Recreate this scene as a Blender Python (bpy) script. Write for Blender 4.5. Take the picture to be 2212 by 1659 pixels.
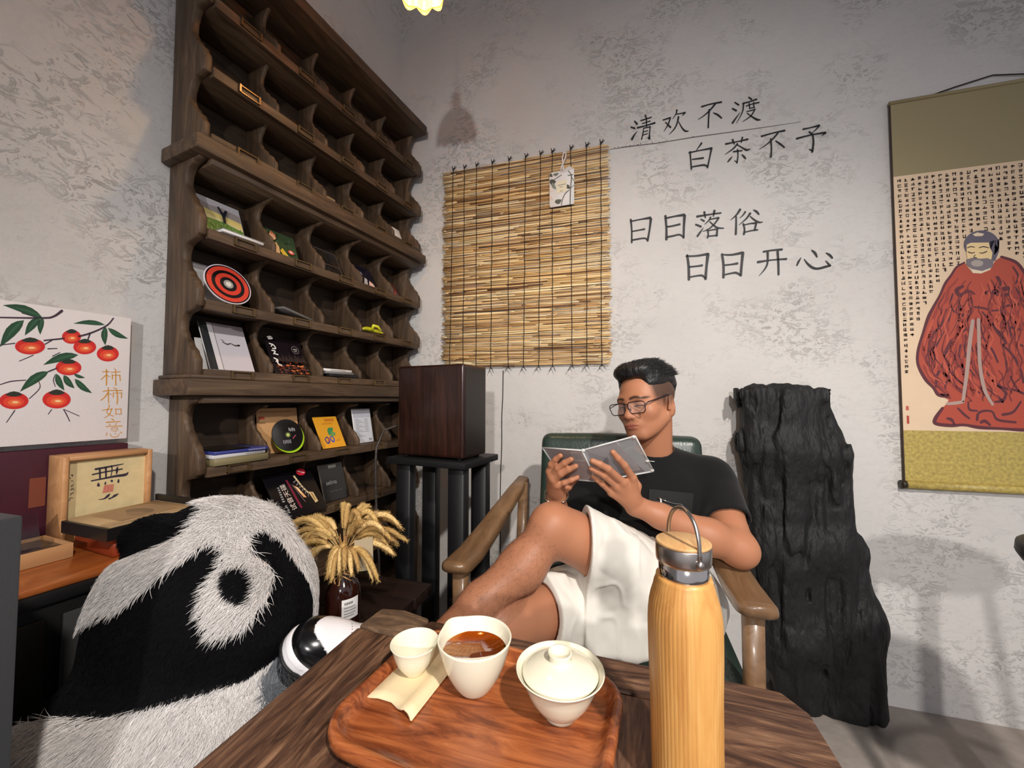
import bpy, bmesh, math, random
import numpy as np
from mathutils import Vector, Matrix, Euler

for _o in list(bpy.data.objects):
    bpy.data.objects.remove(_o)
SC = bpy.context.scene
COL = SC.collection

# ------------------------------------------------------------------ camera
FPX, CX, CY, CAMH = 831.0, 1106.0, 829.5, 1.14
YAW, PITCH = math.radians(16.2), math.atan(32.5 / 831.0)
cam_d = bpy.data.cameras.new('camera')
cam_d.sensor_width = 36.0
cam_d.lens = 36.0 * FPX / 2212.0
cam_d.clip_start = 0.02
cam = bpy.data.objects.new('camera', cam_d)
cam.location = (0, 0, CAMH)
cam.rotation_euler = (math.pi / 2 + PITCH, 0, YAW)
COL.objects.link(cam)
SC.camera = cam

# ------------------------------------------------------------------ light, world, exposure
SC.view_settings.view_transform = 'Standard'
SC.view_settings.look = 'None'
SC.view_settings.exposure = 0.0
SC.view_settings.gamma = 1.0
SC.view_settings.use_curve_mapping = False
world = bpy.data.worlds.new('world')
SC.world = world
world.use_nodes = True
world.node_tree.nodes['Background'].inputs['Color'].default_value = (0.80, 0.80, 0.86, 1)
world.node_tree.nodes['Background'].inputs['Strength'].default_value = 0.58


def spot(name, loc, aim, energy, color, angle, blend, size):
    d = bpy.data.lights.new(name, 'SPOT')
    d.energy = energy
    d.color = color
    d.spot_size = math.radians(angle)
    d.spot_blend = blend
    d.shadow_soft_size = size
    o = bpy.data.objects.new(name, d)
    o.location = loc
    o.rotation_euler = (Vector(aim) - Vector(loc)).to_track_quat('-Z', 'Y').to_euler()
    COL.objects.link(o)
    return o


spot('ceiling_spot_lamp', (0.95, -0.75, 2.6), (0.12, 1.0, 0.76), 265, (1.0, 0.94, 0.87), 84, 0.92, 0.05)
spot('second_spot_lamp', (0.45, -2.4, 2.05), (-0.15, 1.5, 0.80), 235, (1.0, 0.95, 0.91), 66, 0.65, 0.06)
PEND = Vector((-0.585, 1.0, 2.466))
pl_d = bpy.data.lights.new('pendant_bulb_light', 'POINT')
pl_d.energy = 8
pl_d.color = (1.0, 0.72, 0.38)
pl_d.shadow_soft_size = 0.03
pl_o = bpy.data.objects.new('pendant_bulb_light', pl_d)
pl_o.location = PEND + Vector((0, 0, -0.02))
COL.objects.link(pl_o)

# ------------------------------------------------------------------ measuring helpers (photo pixel -> point in the room)
_f = Vector((-math.sin(YAW) * math.cos(PITCH), math.cos(YAW) * math.cos(PITCH), math.sin(PITCH)))
_r = Vector((math.cos(YAW), math.sin(YAW), 0))
_u = _r.cross(_f)
CAM = Vector((0, 0, CAMH))


def ray(px, py):
    return _f + _r * ((px - CX) / FPX) - _u * ((py - CY) / FPX)


def at(px, py, d):
    return CAM + ray(px, py) * d


def on(px, py, ax, val):
    r = ray(px, py)
    return CAM + r * ((val - CAM[ax]) / r[ax])


def pix(p):
    q = Vector(p) - CAM
    d = q.dot(_f)
    return CX + FPX * q.dot(_r) / d, CY - FPX * q.dot(_u) / d, d


LWA = math.radians(8.3)
LU = Vector((math.sin(LWA), math.cos(LWA), 0))
LN = Vector((math.cos(LWA), -math.sin(LWA), 0))
WALL_L = -1.42            # LN . p on the left wall
DB = 1.81                 # y of the back wall


def onl(px, py, off):
    """point on the plane standing `off` in front of the left wall"""
    r = ray(px, py)
    return CAM + r * ((WALL_L + off - CAM.dot(LN)) / r.dot(LN))


# ------------------------------------------------------------------ materials
def lin(c):
    out = []
    for v in c[:3]:
        v = v / 255.0
        out.append(v / 12.92 if v <= 0.04045 else ((v + 0.055) / 1.055) ** 2.4)
    return (*out, 1.0)


MATS = {}


def mat(name, col, rough=0.5, metal=0.0, spec=0.5, bump=0.0, bscale=60, var=0.0, vscale=8, trans=0.0, ior=1.45,
        sss=0.0, coat=0.0, sheen=0.0, attr=None, emit=None, alpha=1.0, stretch=(1, 1, 1)):
    m = bpy.data.materials.new(name)
    m.use_nodes = True
    nt = m.node_tree
    b = nt.nodes['Principled BSDF']
    c = lin(col)
    b.inputs['Base Color'].default_value = c
    b.inputs['Roughness'].default_value = rough
    b.inputs['Metallic'].default_value = metal
    b.inputs['Specular IOR Level'].default_value = spec
    b.inputs['IOR'].default_value = ior
    b.inputs['Transmission Weight'].default_value = trans
    b.inputs['Alpha'].default_value = alpha
    if coat:
        b.inputs['Coat Weight'].default_value = coat
        b.inputs['Coat Roughness'].default_value = 0.12
    if sheen:
        b.inputs['Sheen Weight'].default_value = sheen
    if sss:
        b.inputs['Subsurface Weight'].default_value = sss
        b.inputs['Subsurface Radius'].default_value = (0.012, 0.005, 0.003)
        b.inputs['Subsurface Scale'].default_value = 0.5
    if emit:
        b.inputs['Emission Color'].default_value = lin(emit[0])
        b.inputs['Emission Strength'].default_value = emit[1]
    src = None
    if attr:
        a = nt.nodes.new('ShaderNodeAttribute')
        a.attribute_name = attr
        src = a.outputs['Color']
        nt.links.new(src, b.inputs['Base Color'])
    if var or bump:
        tc = nt.nodes.new('ShaderNodeTexCoord')
        mp = nt.nodes.new('ShaderNodeMapping')
        mp.inputs['Scale'].default_value = stretch
        nt.links.new(tc.outputs['Object'], mp.inputs['Vector'])
    if var:
        n = nt.nodes.new('ShaderNodeTexNoise')
        n.inputs['Scale'].default_value = vscale
        n.inputs['Detail'].default_value = 6
        n.inputs['Roughness'].default_value = 0.6
        nt.links.new(mp.outputs['Vector'], n.inputs['Vector'])
        mr = nt.nodes.new('ShaderNodeMapRange')
        mr.inputs['From Min'].default_value = 0.3
        mr.inputs['From Max'].default_value = 0.7
        mr.inputs['To Min'].default_value = 1 - var
        mr.inputs['To Max'].default_value = 1 + var
        nt.links.new(n.outputs['Fac'], mr.inputs['Value'])
        mx = nt.nodes.new('ShaderNodeMix')
        mx.data_type = 'RGBA'
        mx.blend_type = 'MULTIPLY'
        mx.inputs['Factor'].default_value = 1
        if src is not None:
            nt.links.new(src, mx.inputs['A'])
        else:
            mx.inputs['A'].default_value = c
        nt.links.new(mr.outputs['Result'], mx.inputs['B'])
        nt.links.new(mx.outputs['Result'], b.inputs['Base Color'])
    if bump:
        n2 = nt.nodes.new('ShaderNodeTexNoise')
        n2.inputs['Scale'].default_value = bscale
        n2.inputs['Detail'].default_value = 4
        nt.links.new(mp.outputs['Vector'], n2.inputs['Vector'])
        bp = nt.nodes.new('ShaderNodeBump')
        bp.inputs['Strength'].default_value = bump
        bp.inputs['Distance'].default_value = 0.01
        nt.links.new(n2.outputs['Fac'], bp.inputs['Height'])
        nt.links.new(bp.outputs['Normal'], b.inputs['Normal'])
    MATS[name] = m
    return m


def wood(name, cols, axis, scale=9.0, stretch=9.0, rough=0.5, bump=0.25, coat=0.0, distort=1.2, spec=0.4, rings=0.0):
    """streaky wood, grain running along the object's axis (0 x, 1 y, 2 z); cols = [(pos, rgb), ...]"""
    m = bpy.data.materials.new(name)
    m.use_nodes = True
    nt = m.node_tree
    b = nt.nodes['Principled BSDF']
    tc = nt.nodes.new('ShaderNodeTexCoord')
    mp = nt.nodes.new('ShaderNodeMapping')
    s = [scale * stretch / 3.0] * 3
    s[axis] = scale / 3.0
    mp.inputs['Scale'].default_value = s
    nt.links.new(tc.outputs['Object'], mp.inputs['Vector'])
    n = nt.nodes.new('ShaderNodeTexNoise')
    n.inputs['Scale'].default_value = 1.0
    n.inputs['Detail'].default_value = 7
    n.inputs['Roughness'].default_value = 0.62
    n.inputs['Distortion'].default_value = distort
    nt.links.new(mp.outputs['Vector'], n.inputs['Vector'])
    fac = n.outputs['Fac']
    if rings:
        w = nt.nodes.new('ShaderNodeTexWave')
        w.bands_direction = 'XYZ'[(axis + 1) % 3]
        w.inputs['Scale'].default_value = rings
        w.inputs['Distortion'].default_value = 6
        w.inputs['Detail'].default_value = 3
        w.inputs['Detail Scale'].default_value = 0.8
        mp2 = nt.nodes.new('ShaderNodeMapping')
        s2 = [1.0] * 3
        s2[axis] = 0.18
        mp2.inputs['Scale'].default_value = s2
        nt.links.new(tc.outputs['Object'], mp2.inputs['Vector'])
        nt.links.new(mp2.outputs['Vector'], w.inputs['Vector'])
        mx = nt.nodes.new('ShaderNodeMix')
        mx.inputs['Factor'].default_value = 0.33
        nt.links.new(n.outputs['Fac'], mx.inputs['A'])
        nt.links.new(w.outputs['Fac'], mx.inputs['B'])
        fac = mx.outputs['Result']
    cr = nt.nodes.new('ShaderNodeValToRGB')
    e = cr.color_ramp.elements
    while len(e) > 1:
        e.remove(e[-1])
    e[0].position = cols[0][0]
    e[0].color = lin(cols[0][1])
    for p, c in cols[1:]:
        k = e.new(p)
        k.color = lin(c)
    nt.links.new(fac, cr.inputs['Fac'])
    nt.links.new(cr.outputs['Color'], b.inputs['Base Color'])
    b.inputs['Roughness'].default_value = rough
    b.inputs['Specular IOR Level'].default_value = spec
    if coat:
        b.inputs['Coat Weight'].default_value = coat
        b.inputs['Coat Roughness'].default_value = 0.15
    if bump:
        bp = nt.nodes.new('ShaderNodeBump')
        bp.inputs['Strength'].default_value = bump
        bp.inputs['Distance'].default_value = 0.004
        nt.links.new(fac, bp.inputs['Height'])
        nt.links.new(bp.outputs['Normal'], b.inputs['Normal'])
    MATS[name] = m
    return m


def plaster(name, col, pits=0.5):
    """trowelled clay plaster: broad waves, scattered chips and scratches, faint blotches"""
    m = bpy.data.materials.new(name)
    m.use_nodes = True
    nt = m.node_tree
    b = nt.nodes['Principled BSDF']
    b.inputs['Roughness'].default_value = 0.85
    b.inputs['Specular IOR Level'].default_value = 0.2
    tc = nt.nodes.new('ShaderNodeTexCoord')
    def noise(scale, detail, rough=0.55, dist=0.0, vec=None):
        n = nt.nodes.new('ShaderNodeTexNoise')
        n.inputs['Scale'].default_value = scale
        n.inputs['Detail'].default_value = detail
        n.inputs['Roughness'].default_value = rough
        n.inputs['Distortion'].default_value = dist
        nt.links.new(vec or tc.outputs['Object'], n.inputs['Vector'])
        return n.outputs['Fac']
    def rng(src, a, c, lo, hi):
        r = nt.nodes.new('ShaderNodeMapRange')
        r.inputs['From Min'].default_value = a
        r.inputs['From Max'].default_value = c
        r.inputs['To Min'].default_value = lo
        r.inputs['To Max'].default_value = hi
        nt.links.new(src, r.inputs['Value'])
        return r.outputs['Result']
    def op(kind, x, y):
        q = nt.nodes.new('ShaderNodeMath')
        q.operation = kind
        for k, v in enumerate((x, y)):
            if isinstance(v, (int, float)):
                q.inputs[k].default_value = v
            else:
                nt.links.new(v, q.inputs[k])
        return q.outputs[0]
    broad = noise(5, 3)
    grit = noise(160, 3)
    mp = nt.nodes.new('ShaderNodeMapping')
    mp.inputs['Scale'].default_value = (22, 22, 34)
    mp.inputs['Rotation'].default_value = (0, 0.35, 0)
    nt.links.new(tc.outputs['Object'], mp.inputs['Vector'])
    chip = noise(1.0, 10, 0.70, 0.7, mp.outputs['Vector'])
    where = rng(noise(3.2, 3), 0.46, 0.64, 0.12, 1.0)
    ridge = op('MULTIPLY', rng(chip, 0.52, 0.60, 0.0, 1.0), where)
    pit = op('MULTIPLY', rng(chip, 0.33, 0.40, 1.0, 0.0), where)
    h = op('ADD', op('MULTIPLY', broad, 0.9), op('MULTIPLY', ridge, 0.34))
    h = op('SUBTRACT', h, op('MULTIPLY', pit, pits))
    h = op('ADD', h, op('MULTIPLY', grit, 0.07))
    bp = nt.nodes.new('ShaderNodeBump')
    bp.inputs['Strength'].default_value = 0.66
    bp.inputs['Distance'].default_value = 0.010
    nt.links.new(h, bp.inputs['Height'])
    nt.links.new(bp.outputs['Normal'], b.inputs['Normal'])
    tint = op('MULTIPLY', rng(noise(1.7, 4), 0.3, 0.7, 0.93, 1.06), op('SUBTRACT', 1.0, op('MULTIPLY', pit, 0.07)))
    mx = nt.nodes.new('ShaderNodeMix')
    mx.data_type = 'RGBA'
    mx.blend_type = 'MULTIPLY'
    mx.inputs['Factor'].default_value = 1
    mx.inputs['A'].default_value = lin(col)
    nt.links.new(tint, mx.inputs['B'])
    nt.links.new(mx.outputs['Result'], b.inputs['Base Color'])
    MATS[name] = m
    return m


# ------------------------------------------------------------------ mesh building
class MB:
    def __init__(s):
        s.v, s.f, s.c, s.sm = [], [], [], []

    def add(s, vs, fs, col=None, M=None, smooth=False):
        k = len(s.v)
        for p in vs:
            p = Vector(p)
            s.v.append(tuple(M @ p) if M is not None else tuple(p))
        s.c += [col or (1, 1, 1, 1)] * len(vs)
        s.f += [tuple(i + k for i in f) for f in fs]
        s.sm += [smooth] * len(fs)
        return s

    def box(s, lo, hi, M=None, col=None):
        x0, y0, z0 = lo
        x1, y1, z1 = hi
        vs = [(x0, y0, z0), (x1, y0, z0), (x1, y1, z0), (x0, y1, z0), (x0, y0, z1), (x1, y0, z1), (x1, y1, z1), (x0, y1, z1)]
        fs = [(0, 3, 2, 1), (4, 5, 6, 7), (0, 1, 5, 4), (1, 2, 6, 5), (2, 3, 7, 6), (3, 0, 4, 7)]
        return s.add(vs, fs, col, M)

    def prism(s, pts, t0, t1, fr, col=None, smooth=False):
        """polygon pts (a,b) swept from t0 to t1; fr(a,b,t) -> point"""
        n = len(pts)
        vs = [fr(a, b, t0) for a, b in pts] + [fr(a, b, t1) for a, b in pts]
        fs = [tuple(range(n))[::-1], tuple(range(n, 2 * n))]
        fs += [(i, (i + 1) % n, n + (i + 1) % n, n + i) for i in range(n)]
        return s.add(vs, fs, col, None, smooth)

    def tube(s, path, rad, seg=8, caps=True, col=None, flat=None):
        path = [Vector(p) for p in path]
        n = len(path)
        if not isinstance(rad, (list, tuple)):
            rad = [rad] * n
        vs, fs = [], []
        prev = None
        for i, p in enumerate(path):
            d = (path[min(i + 1, n - 1)] - path[max(i - 1, 0)])
            d = d.normalized() if d.length > 1e-9 else Vector((0, 0, 1))
            if prev is None:
                a = d.orthogonal().normalized()
            else:
                a = prev - d * prev.dot(d)
                a = a.normalized() if a.length > 1e-6 else d.orthogonal().normalized()
            prev = a
            b = d.cross(a)
            for k in range(seg):
                t = 2 * math.pi * k / seg
                q = a * math.cos(t) + b * math.sin(t)
                if flat:
                    q = q - flat[0] * q.dot(flat[0]) * (1 - flat[1])
                vs.append(p + q * rad[i])
        for i in range(n - 1):
            for k in range(seg):
                fs.append((i * seg + k, i * seg + (k + 1) % seg, (i + 1) * seg + (k + 1) % seg, (i + 1) * seg + k))
        if caps:
            fs.append(tuple(range(seg))[::-1])
            fs.append(tuple(range((n - 1) * seg, n * seg)))
        return s.add(vs, fs, col, None, True)

    def lathe(s, prof, c, seg=40, rfun=None, col=None, caps=True, tilt=None):
        """profile [(r, z)] turned about the vertical through c; rfun(angle, i, r) -> radius"""
        vs, fs = [], []
        c = Vector(c)
        n = len(prof)
        for i, (r, z) in enumerate(prof):
            for k in range(seg):
                t = 2 * math.pi * k / seg
                rr = rfun(t, i, r) if rfun else r
                q = Vector((rr * math.cos(t), rr * math.sin(t), z))
                if tilt is not None:
                    q = tilt @ q
                vs.append(c + q)
        for i in range(n - 1):
            for k in range(seg):
                fs.append((i * seg + k, i * seg + (k + 1) % seg, (i + 1) * seg + (k + 1) % seg, (i + 1) * seg + k))
        if caps:
            fs.append(tuple(range(seg))[::-1])
            fs.append(tuple(range((n - 1) * seg, n * seg)))
        return s.add(vs, fs, col, None, True)

    def ell(s, c, r, col=None, M=None, nu=16, nv=10):
        vs, fs = [], []
        for j in range(nv + 1):
            a = math.pi * j / nv
            for i in range(nu):
                t = 2 * math.pi * i / nu
                p = Vector((r[0] * math.sin(a) * math.cos(t), r[1] * math.sin(a) * math.sin(t), r[2] * math.cos(a)))
                if M is not None:
                    p = M @ p
                vs.append(Vector(c) + p)
        for j in range(nv):
            for i in range(nu):
                fs.append((j * nu + i, (j + 1) * nu + i, (j + 1) * nu + (i + 1) % nu, j * nu + (i + 1) % nu))
        return s.add(vs, fs, col, None, True)


def finish(o, label=None, cat=None, group=None, kind=None):
    if label: o['label'] = label
    if cat: o['category'] = cat
    if group: o['group'] = group
    if kind: o['kind'] = kind
    return o


def obj(name, mb, m, parent=None, bevel=0.0, seg=2, smooth=None, attr=False, base=None):
    """one mesh object; coordinates in mb are world unless parent is given without a base (then still world)"""
    me = bpy.data.meshes.new(name)
    if parent is not None:
        off = parent_world(parent).inverted()
        vs = [tuple(off @ Vector(p)) for p in mb.v]
    elif base is not None:
        vs = [tuple(Vector(p) - Vector(base)) for p in mb.v]
    else:
        vs = mb.v
    me.from_pydata(vs, [], mb.f)
    me.validate()
    me.update()
    if attr:
        a = me.color_attributes.new('Col', 'FLOAT_COLOR', 'POINT')
        a.data.foreach_set('color', np.array(mb.c, dtype=np.float32).ravel())
    if len(mb.sm) == len(me.polygons):
        me.polygons.foreach_set('use_smooth', mb.sm if smooth is None else [smooth] * len(mb.sm))
    if bevel:
        bm = bmesh.new()
        bm.from_mesh(me)
        bmesh.ops.remove_doubles(bm, verts=bm.verts, dist=1e-6)
        ed = [e for e in bm.edges if len(e.link_faces) == 2 and e.calc_face_angle(0) > 0.5]
        r = bmesh.ops.bevel(bm, geom=ed, offset=bevel, segments=seg, affect='EDGES', profile=0.6, clamp_overlap=True)
        for f in bm.faces:
            f.smooth = True
        bm.to_mesh(me)
        bm.free()
        try:
            me.set_sharp_from_angle(angle=math.radians(50))
        except Exception:
            pass
    if m is not None:
        me.materials.append(m)
    o = bpy.data.objects.new(name, me)
    COL.objects.link(o)
    if parent is not None:
        o.parent = parent
    elif base is not None:
        o.location = base
    return o


WORLD = {}


def parent_world(o):
    M = o.matrix_basis.copy()
    while o.parent is not None:
        o = o.parent
        M = o.matrix_basis @ M
    return M


def thing(name, label, cat, loc, rotz=0.0, group=None):
    o = bpy.data.objects.new(name, None)
    o.empty_display_size = 0.05
    o.location = loc
    o.rotation_euler = (0, 0, rotz)
    COL.objects.link(o)
    o.matrix_basis = Matrix.LocRotScale(Vector(loc), Euler((0, 0, rotz)), None)
    return finish(o, label, cat, group)


def solo(name, mb, m, label, cat, base, group=None, **kw):
    return finish(obj(name, mb, m, base=base, **kw), label, cat, group)


def share(name, src, parent, M):
    """another object with src's mesh, placed by M in the parent's space"""
    o = src.copy()
    o.name = name
    COL.objects.link(o)
    o.parent = parent
    o.matrix_basis = M
    return o


# ------------------------------------------------------------------ flat print: polygons, strokes and letters on a plane
def ribbon(pts):
    """outline quads of a brush stroke [(x, y, width), ...] with rounded ends -> list of polygons"""
    P = []
    n = len(pts)
    # subdivide with Catmull-Rom for smooth strokes
    if n > 2:
        for i in range(n - 1):
            p0, p1, p2, p3 = pts[max(i - 1, 0)], pts[i], pts[i + 1], pts[min(i + 2, n - 1)]
            for k in range(5):
                t = k / 5
                q = []
                for j in range(3):
                    a, b, c, d = p0[j], p1[j], p2[j], p3[j]
                    q.append(0.5 * (2 * b + (c - a) * t + (2 * a - 5 * b + 4 * c - d) * t * t + (3 * b - a - 3 * c + d) * t ** 3))
                P.append(q)
        P.append(list(pts[-1]))
    else:
        P = [list(p) for p in pts]
    L, R = [], []
    m = len(P)
    for i, (x, y, w) in enumerate(P):
        a, b = P[max(i - 1, 0)], P[min(i + 1, m - 1)]
        dx, dy = b[0] - a[0], b[1] - a[1]
        l = math.hypot(dx, dy) or 1
        nx, ny = -dy / l, dx / l
        w = max(w, 0.0) / 2
        L.append((x + nx * w, y + ny * w))
        R.append((x - nx * w, y - ny * w))
    polys = [[L[i], L[i + 1], R[i + 1], R[i]] for i in range(m - 1)]
    for e, s in ((0, -1), (m - 1, 1)):
        x, y, w = P[e]
        a, b = P[max(e - 1, 0)], P[min(e + 1, m - 1)]
        ang = math.atan2(b[1] - a[1], b[0] - a[0])
        if s < 0:
            ang += math.pi
        polys.append([(x + w / 2 * math.cos(ang + t), y + w / 2 * math.sin(ang + t)) for t in
                      [math.pi / 2 - math.pi * k / 6 for k in range(7)]])
    return polys


def strokes(txt):
    """'x,y,w x,y,w; ...' -> list of point lists"""
    return [[tuple(float(v) for v in p.split(',')) for p in s.split()] for s in txt.split(';') if s.strip()]


def flat_poly(mb, pts, fr, col=None, h=0.0, lift=0.0):
    """polygon on the surface fr(x, y, out); raised by lift, with thickness h"""
    n = len(pts)
    ar = sum(pts[i][0] * pts[(i + 1) % n][1] - pts[(i + 1) % n][0] * pts[i][1] for i in range(n))
    if abs(ar) < 1e-12:
        return
    vs = [fr(x, y, lift + h) for x, y in pts]
    fs = [tuple(range(n))]
    if h > 0:
        vs += [fr(x, y, lift) for x, y in pts]
        fs += [(i, n + i, n + (i + 1) % n, (i + 1) % n) for i in range(n)]
    mb.add(vs, fs, col)


def ellipse(cx, cy, rx, ry, n=24, rot=0.0):
    return [(cx + rx * math.cos(t) * math.cos(rot) - ry * math.sin(t) * math.sin(rot),
             cy + rx * math.cos(t) * math.sin(rot) + ry * math.sin(t) * math.cos(rot)) for t in [2 * math.pi * k / n for k in range(n)]]


def rect(x0, y0, x1, y1):
    return [(x0, y0), (x1, y0), (x1, y1), (x0, y1)]


def leaf(x0, y0, x1, y1, w, bend=0.12):
    dx, dy = x1 - x0, y1 - y0
    out = []
    for sgn, ts in ((1, [0, .15, .3, .5, .7, .85, 1]), (-1, [.85, .7, .5, .3, .15])):
        for t in ts:
            ww = w / 2 * math.sin(math.pi * min(1, t ** 0.8)) * sgn
            l = math.hypot(dx, dy)
            b = bend * l * math.sin(math.pi * t)
            out.append((x0 + dx * t - dy / l * (ww + b), y0 + dy * t + dx / l * (ww + b)))
    return out


class Art:
    """coloured flat print on a rectangle O + u*U + v*V, facing N; layers stack in steps of 0.15 mm"""
    def __init__(s, O, U, V):
        s.O, s.U, s.V = Vector(O), Vector(U), Vector(V)
        s.N = s.U.cross(s.V).normalized()
        s.mb = MB()
        s.k = 1

    def fr(s, u, v, h):
        return s.O + s.U * u + s.V * v + s.N * h

    def poly(s, pts, col):
        flat_poly(s.mb, pts, s.fr, lin(col), 0, 0.00015 * s.k)
        s.k += 1
        return s

    def many(s, polys, col):
        for p in polys:
            flat_poly(s.mb, p, s.fr, lin(col), 0, 0.00015 * s.k)
        s.k += 1
        return s

    def stroke(s, pts, col):
        return s.many(ribbon(pts), col)

    def text(s, body, u, v, hgt, col, aspect=1.0, vert=False, rot=0.0):
        """real letters; hgt in v units; aspect = |V| / |U| so that letters keep their shape"""
        ca, sa = math.cos(rot), math.sin(rot)
        rows = list(body) if vert else [body]
        for i, t in enumerate(rows):
            vs, fs = glyphs(t)
            P = []
            for x, y in vs:
                a, b = x * hgt, y * hgt - i * hgt * 1.15
                P.append(s.fr(u + (a * ca - b * sa) * aspect, v + a * sa + b * ca, 0.00015 * s.k))
            s.mb.add(P, fs, lin(col))
        s.k += 1
        return s

    def build(s, name, parent, m=None):
        return obj(name, s.mb, m or MATS['printed'], parent, attr=True)


_GL = {}


def glyphs(t):
    if t not in _GL:
        c = bpy.data.curves.new('lettering', 'FONT')
        c.body = t
        o = bpy.data.objects.new('lettering', c)
        COL.objects.link(o)
        bpy.context.view_layer.update()
        me = bpy.data.meshes.new_from_object(o.evaluated_get(bpy.context.evaluated_depsgraph_get()))
        _GL[t] = ([(v.co.x, v.co.y) for v in me.vertices], [tuple(p.vertices) for p in me.polygons])
        bpy.data.objects.remove(o)
        bpy.data.curves.remove(c)
        bpy.data.meshes.remove(me)
    return _GL[t]


random.seed(7)
# ------------------------------------------------------------------ shared materials
mat('printed', (255, 255, 255), 0.55, attr='Col')
mat('printed_gloss', (255, 255, 255), 0.25, attr='Col', coat=0.3)
plaster('plaster', (205, 202, 199))
BOOKW = [(0.25, (50, 38, 28)), (0.45, (74, 57, 42)), (0.58, (88, 69, 52)), (0.75, (112, 91, 68))]
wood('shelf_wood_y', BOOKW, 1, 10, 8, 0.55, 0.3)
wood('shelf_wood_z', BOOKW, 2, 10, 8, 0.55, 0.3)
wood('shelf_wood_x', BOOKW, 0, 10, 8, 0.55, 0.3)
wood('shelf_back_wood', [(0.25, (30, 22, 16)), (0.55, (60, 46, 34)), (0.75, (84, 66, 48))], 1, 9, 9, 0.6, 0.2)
mat('dark_bronze', (112, 92, 64), 0.32, metal=0.65)
mat('concrete_floor', (158, 148, 140), 0.7, bump=0.25, bscale=25, var=0.22, vscale=5)
mat('lettering_black', (26, 25, 28), 0.55)
mat('black_paint', (18, 18, 19), 0.42)
mat('black_satin', (19, 19, 21), 0.5)
mat('dark_cord', (34, 24, 22), 0.8)

# ------------------------------------------------------------------ the room shell
def struct(name, mb, m, **kw):
    return finish(obj(name, mb, m, **kw), kind='structure')


corner = LN * WALL_L + LU * ((DB - (LN * WALL_L).y) / LU.y)     # where the two walls meet
struct('wall_back', MB().box((corner.x - 0.3, DB, -0.02), (3.2, DB + 0.12, 3.5)), MATS['plaster'])
Mw = Matrix.Translation(LN * WALL_L) @ Matrix.Rotation(-LWA, 4, 'Z')
struct('wall_left', MB().box((-0.12, -2.2, -0.02), (0, (corner - LN * WALL_L).length + 0.1, 3.5), Mw), MATS['plaster'])
struct('floor', MB().box((-2.6, -2.2, -0.08), (3.2, DB + 0.12, 0)), MATS['concrete_floor'])
struct('ceiling', MB().box((-2.6, -2.2, 3.5), (3.2, DB + 0.12, 3.58)), mat('ceiling_paint', (150, 148, 150), 0.9))

# thin joint line in the plaster of the back wall
mb = MB()
pts = [(1318, 323), (1360, 317), (1420, 309), (1500, 297), (1580, 285), (1660, 274), (1730, 264)]
path = [on(x, y + random.uniform(-1, 1), 1, DB - 0.0005) for x, y in pts]
mb.tube(path, [0.0012, 0.0025, 0.002, 0.0022, 0.0018, 0.0014, 0.0006], 5)
for x, y in [(1328, 319), (1336, 317), (1345, 317), (1352, 316), (1361, 314), (1378, 312), (1384, 310), (1409, 308), (1424, 307), (1440, 303), (1497, 295)]:
    mb.ell(on(x, y, 1, DB - 0.0005), (random.uniform(.002, .004), .001, random.uniform(.0015, .003)), nu=6, nv=4)
struct('trim_1', mb, mat('plaster_joint', (112, 105, 104), 0.9))

# ------------------------------------------------------------------ bookcase (local x = out of the wall, y = along it)
BR = LN * -1.25
Mb = Matrix.Translation(BR) @ Matrix.Rotation(-LWA, 4, 'Z')


def bc(n, s, z):
    return Mb @ Vector((n, s, z))


bookcase = thing('bookcase', 'tall dark brown wooden bookcase with curved dividers and pigeonholes against the left wall', 'bookcase', BR, -LWA)
S6 = [0.628, 0.828, 1.022, 1.210, 1.400, 1.578]
BACK = -0.165


def scallop(z0, z1, d=0.088, front=0.0, steps=24, horn=True):
    """front edge of a divider from z0 up to z1: full depth at the lip, scooped back above, a small knob on top"""
    out = []
    key = [(0, 0), (.14, -.002), (.27, -.2), (.42, -.55), (.56, -.86), (.68, -1.0), (.78, -.98), (.86, -.88), (.91, -.72), (.94, -.52), (.955, -.30), (.962, -.13), (1, -.13)]
    if not horn:                                  # the tallest tier: the curve runs on up under the shelf
        key = key[:7] + [(.92, -.84), (.97, -.74), (1, -.66)]
    for i in range(steps + 1):
        t = i / steps
        for (a, va), (b, vb) in zip(key, key[1:]):
            if a <= t <= b:
                w = (t - a) / (b - a)
                w = w * w * (3 - 2 * w)
                out.append((front + d * (va + (vb - va) * w), z0 + (z1 - z0) * t))
                break
    return out


def panel(s0, s1, prof, name, m):
    mb = MB()
    pts = [(BACK, prof[0][1])] + prof + [(BACK, prof[-1][1])]
    mb.prism(pts, s0, s1, lambda a, b, t: bc(a, t, b))
    return obj(name, mb, m, bookcase, bevel=0.0025, seg=1)


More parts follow.
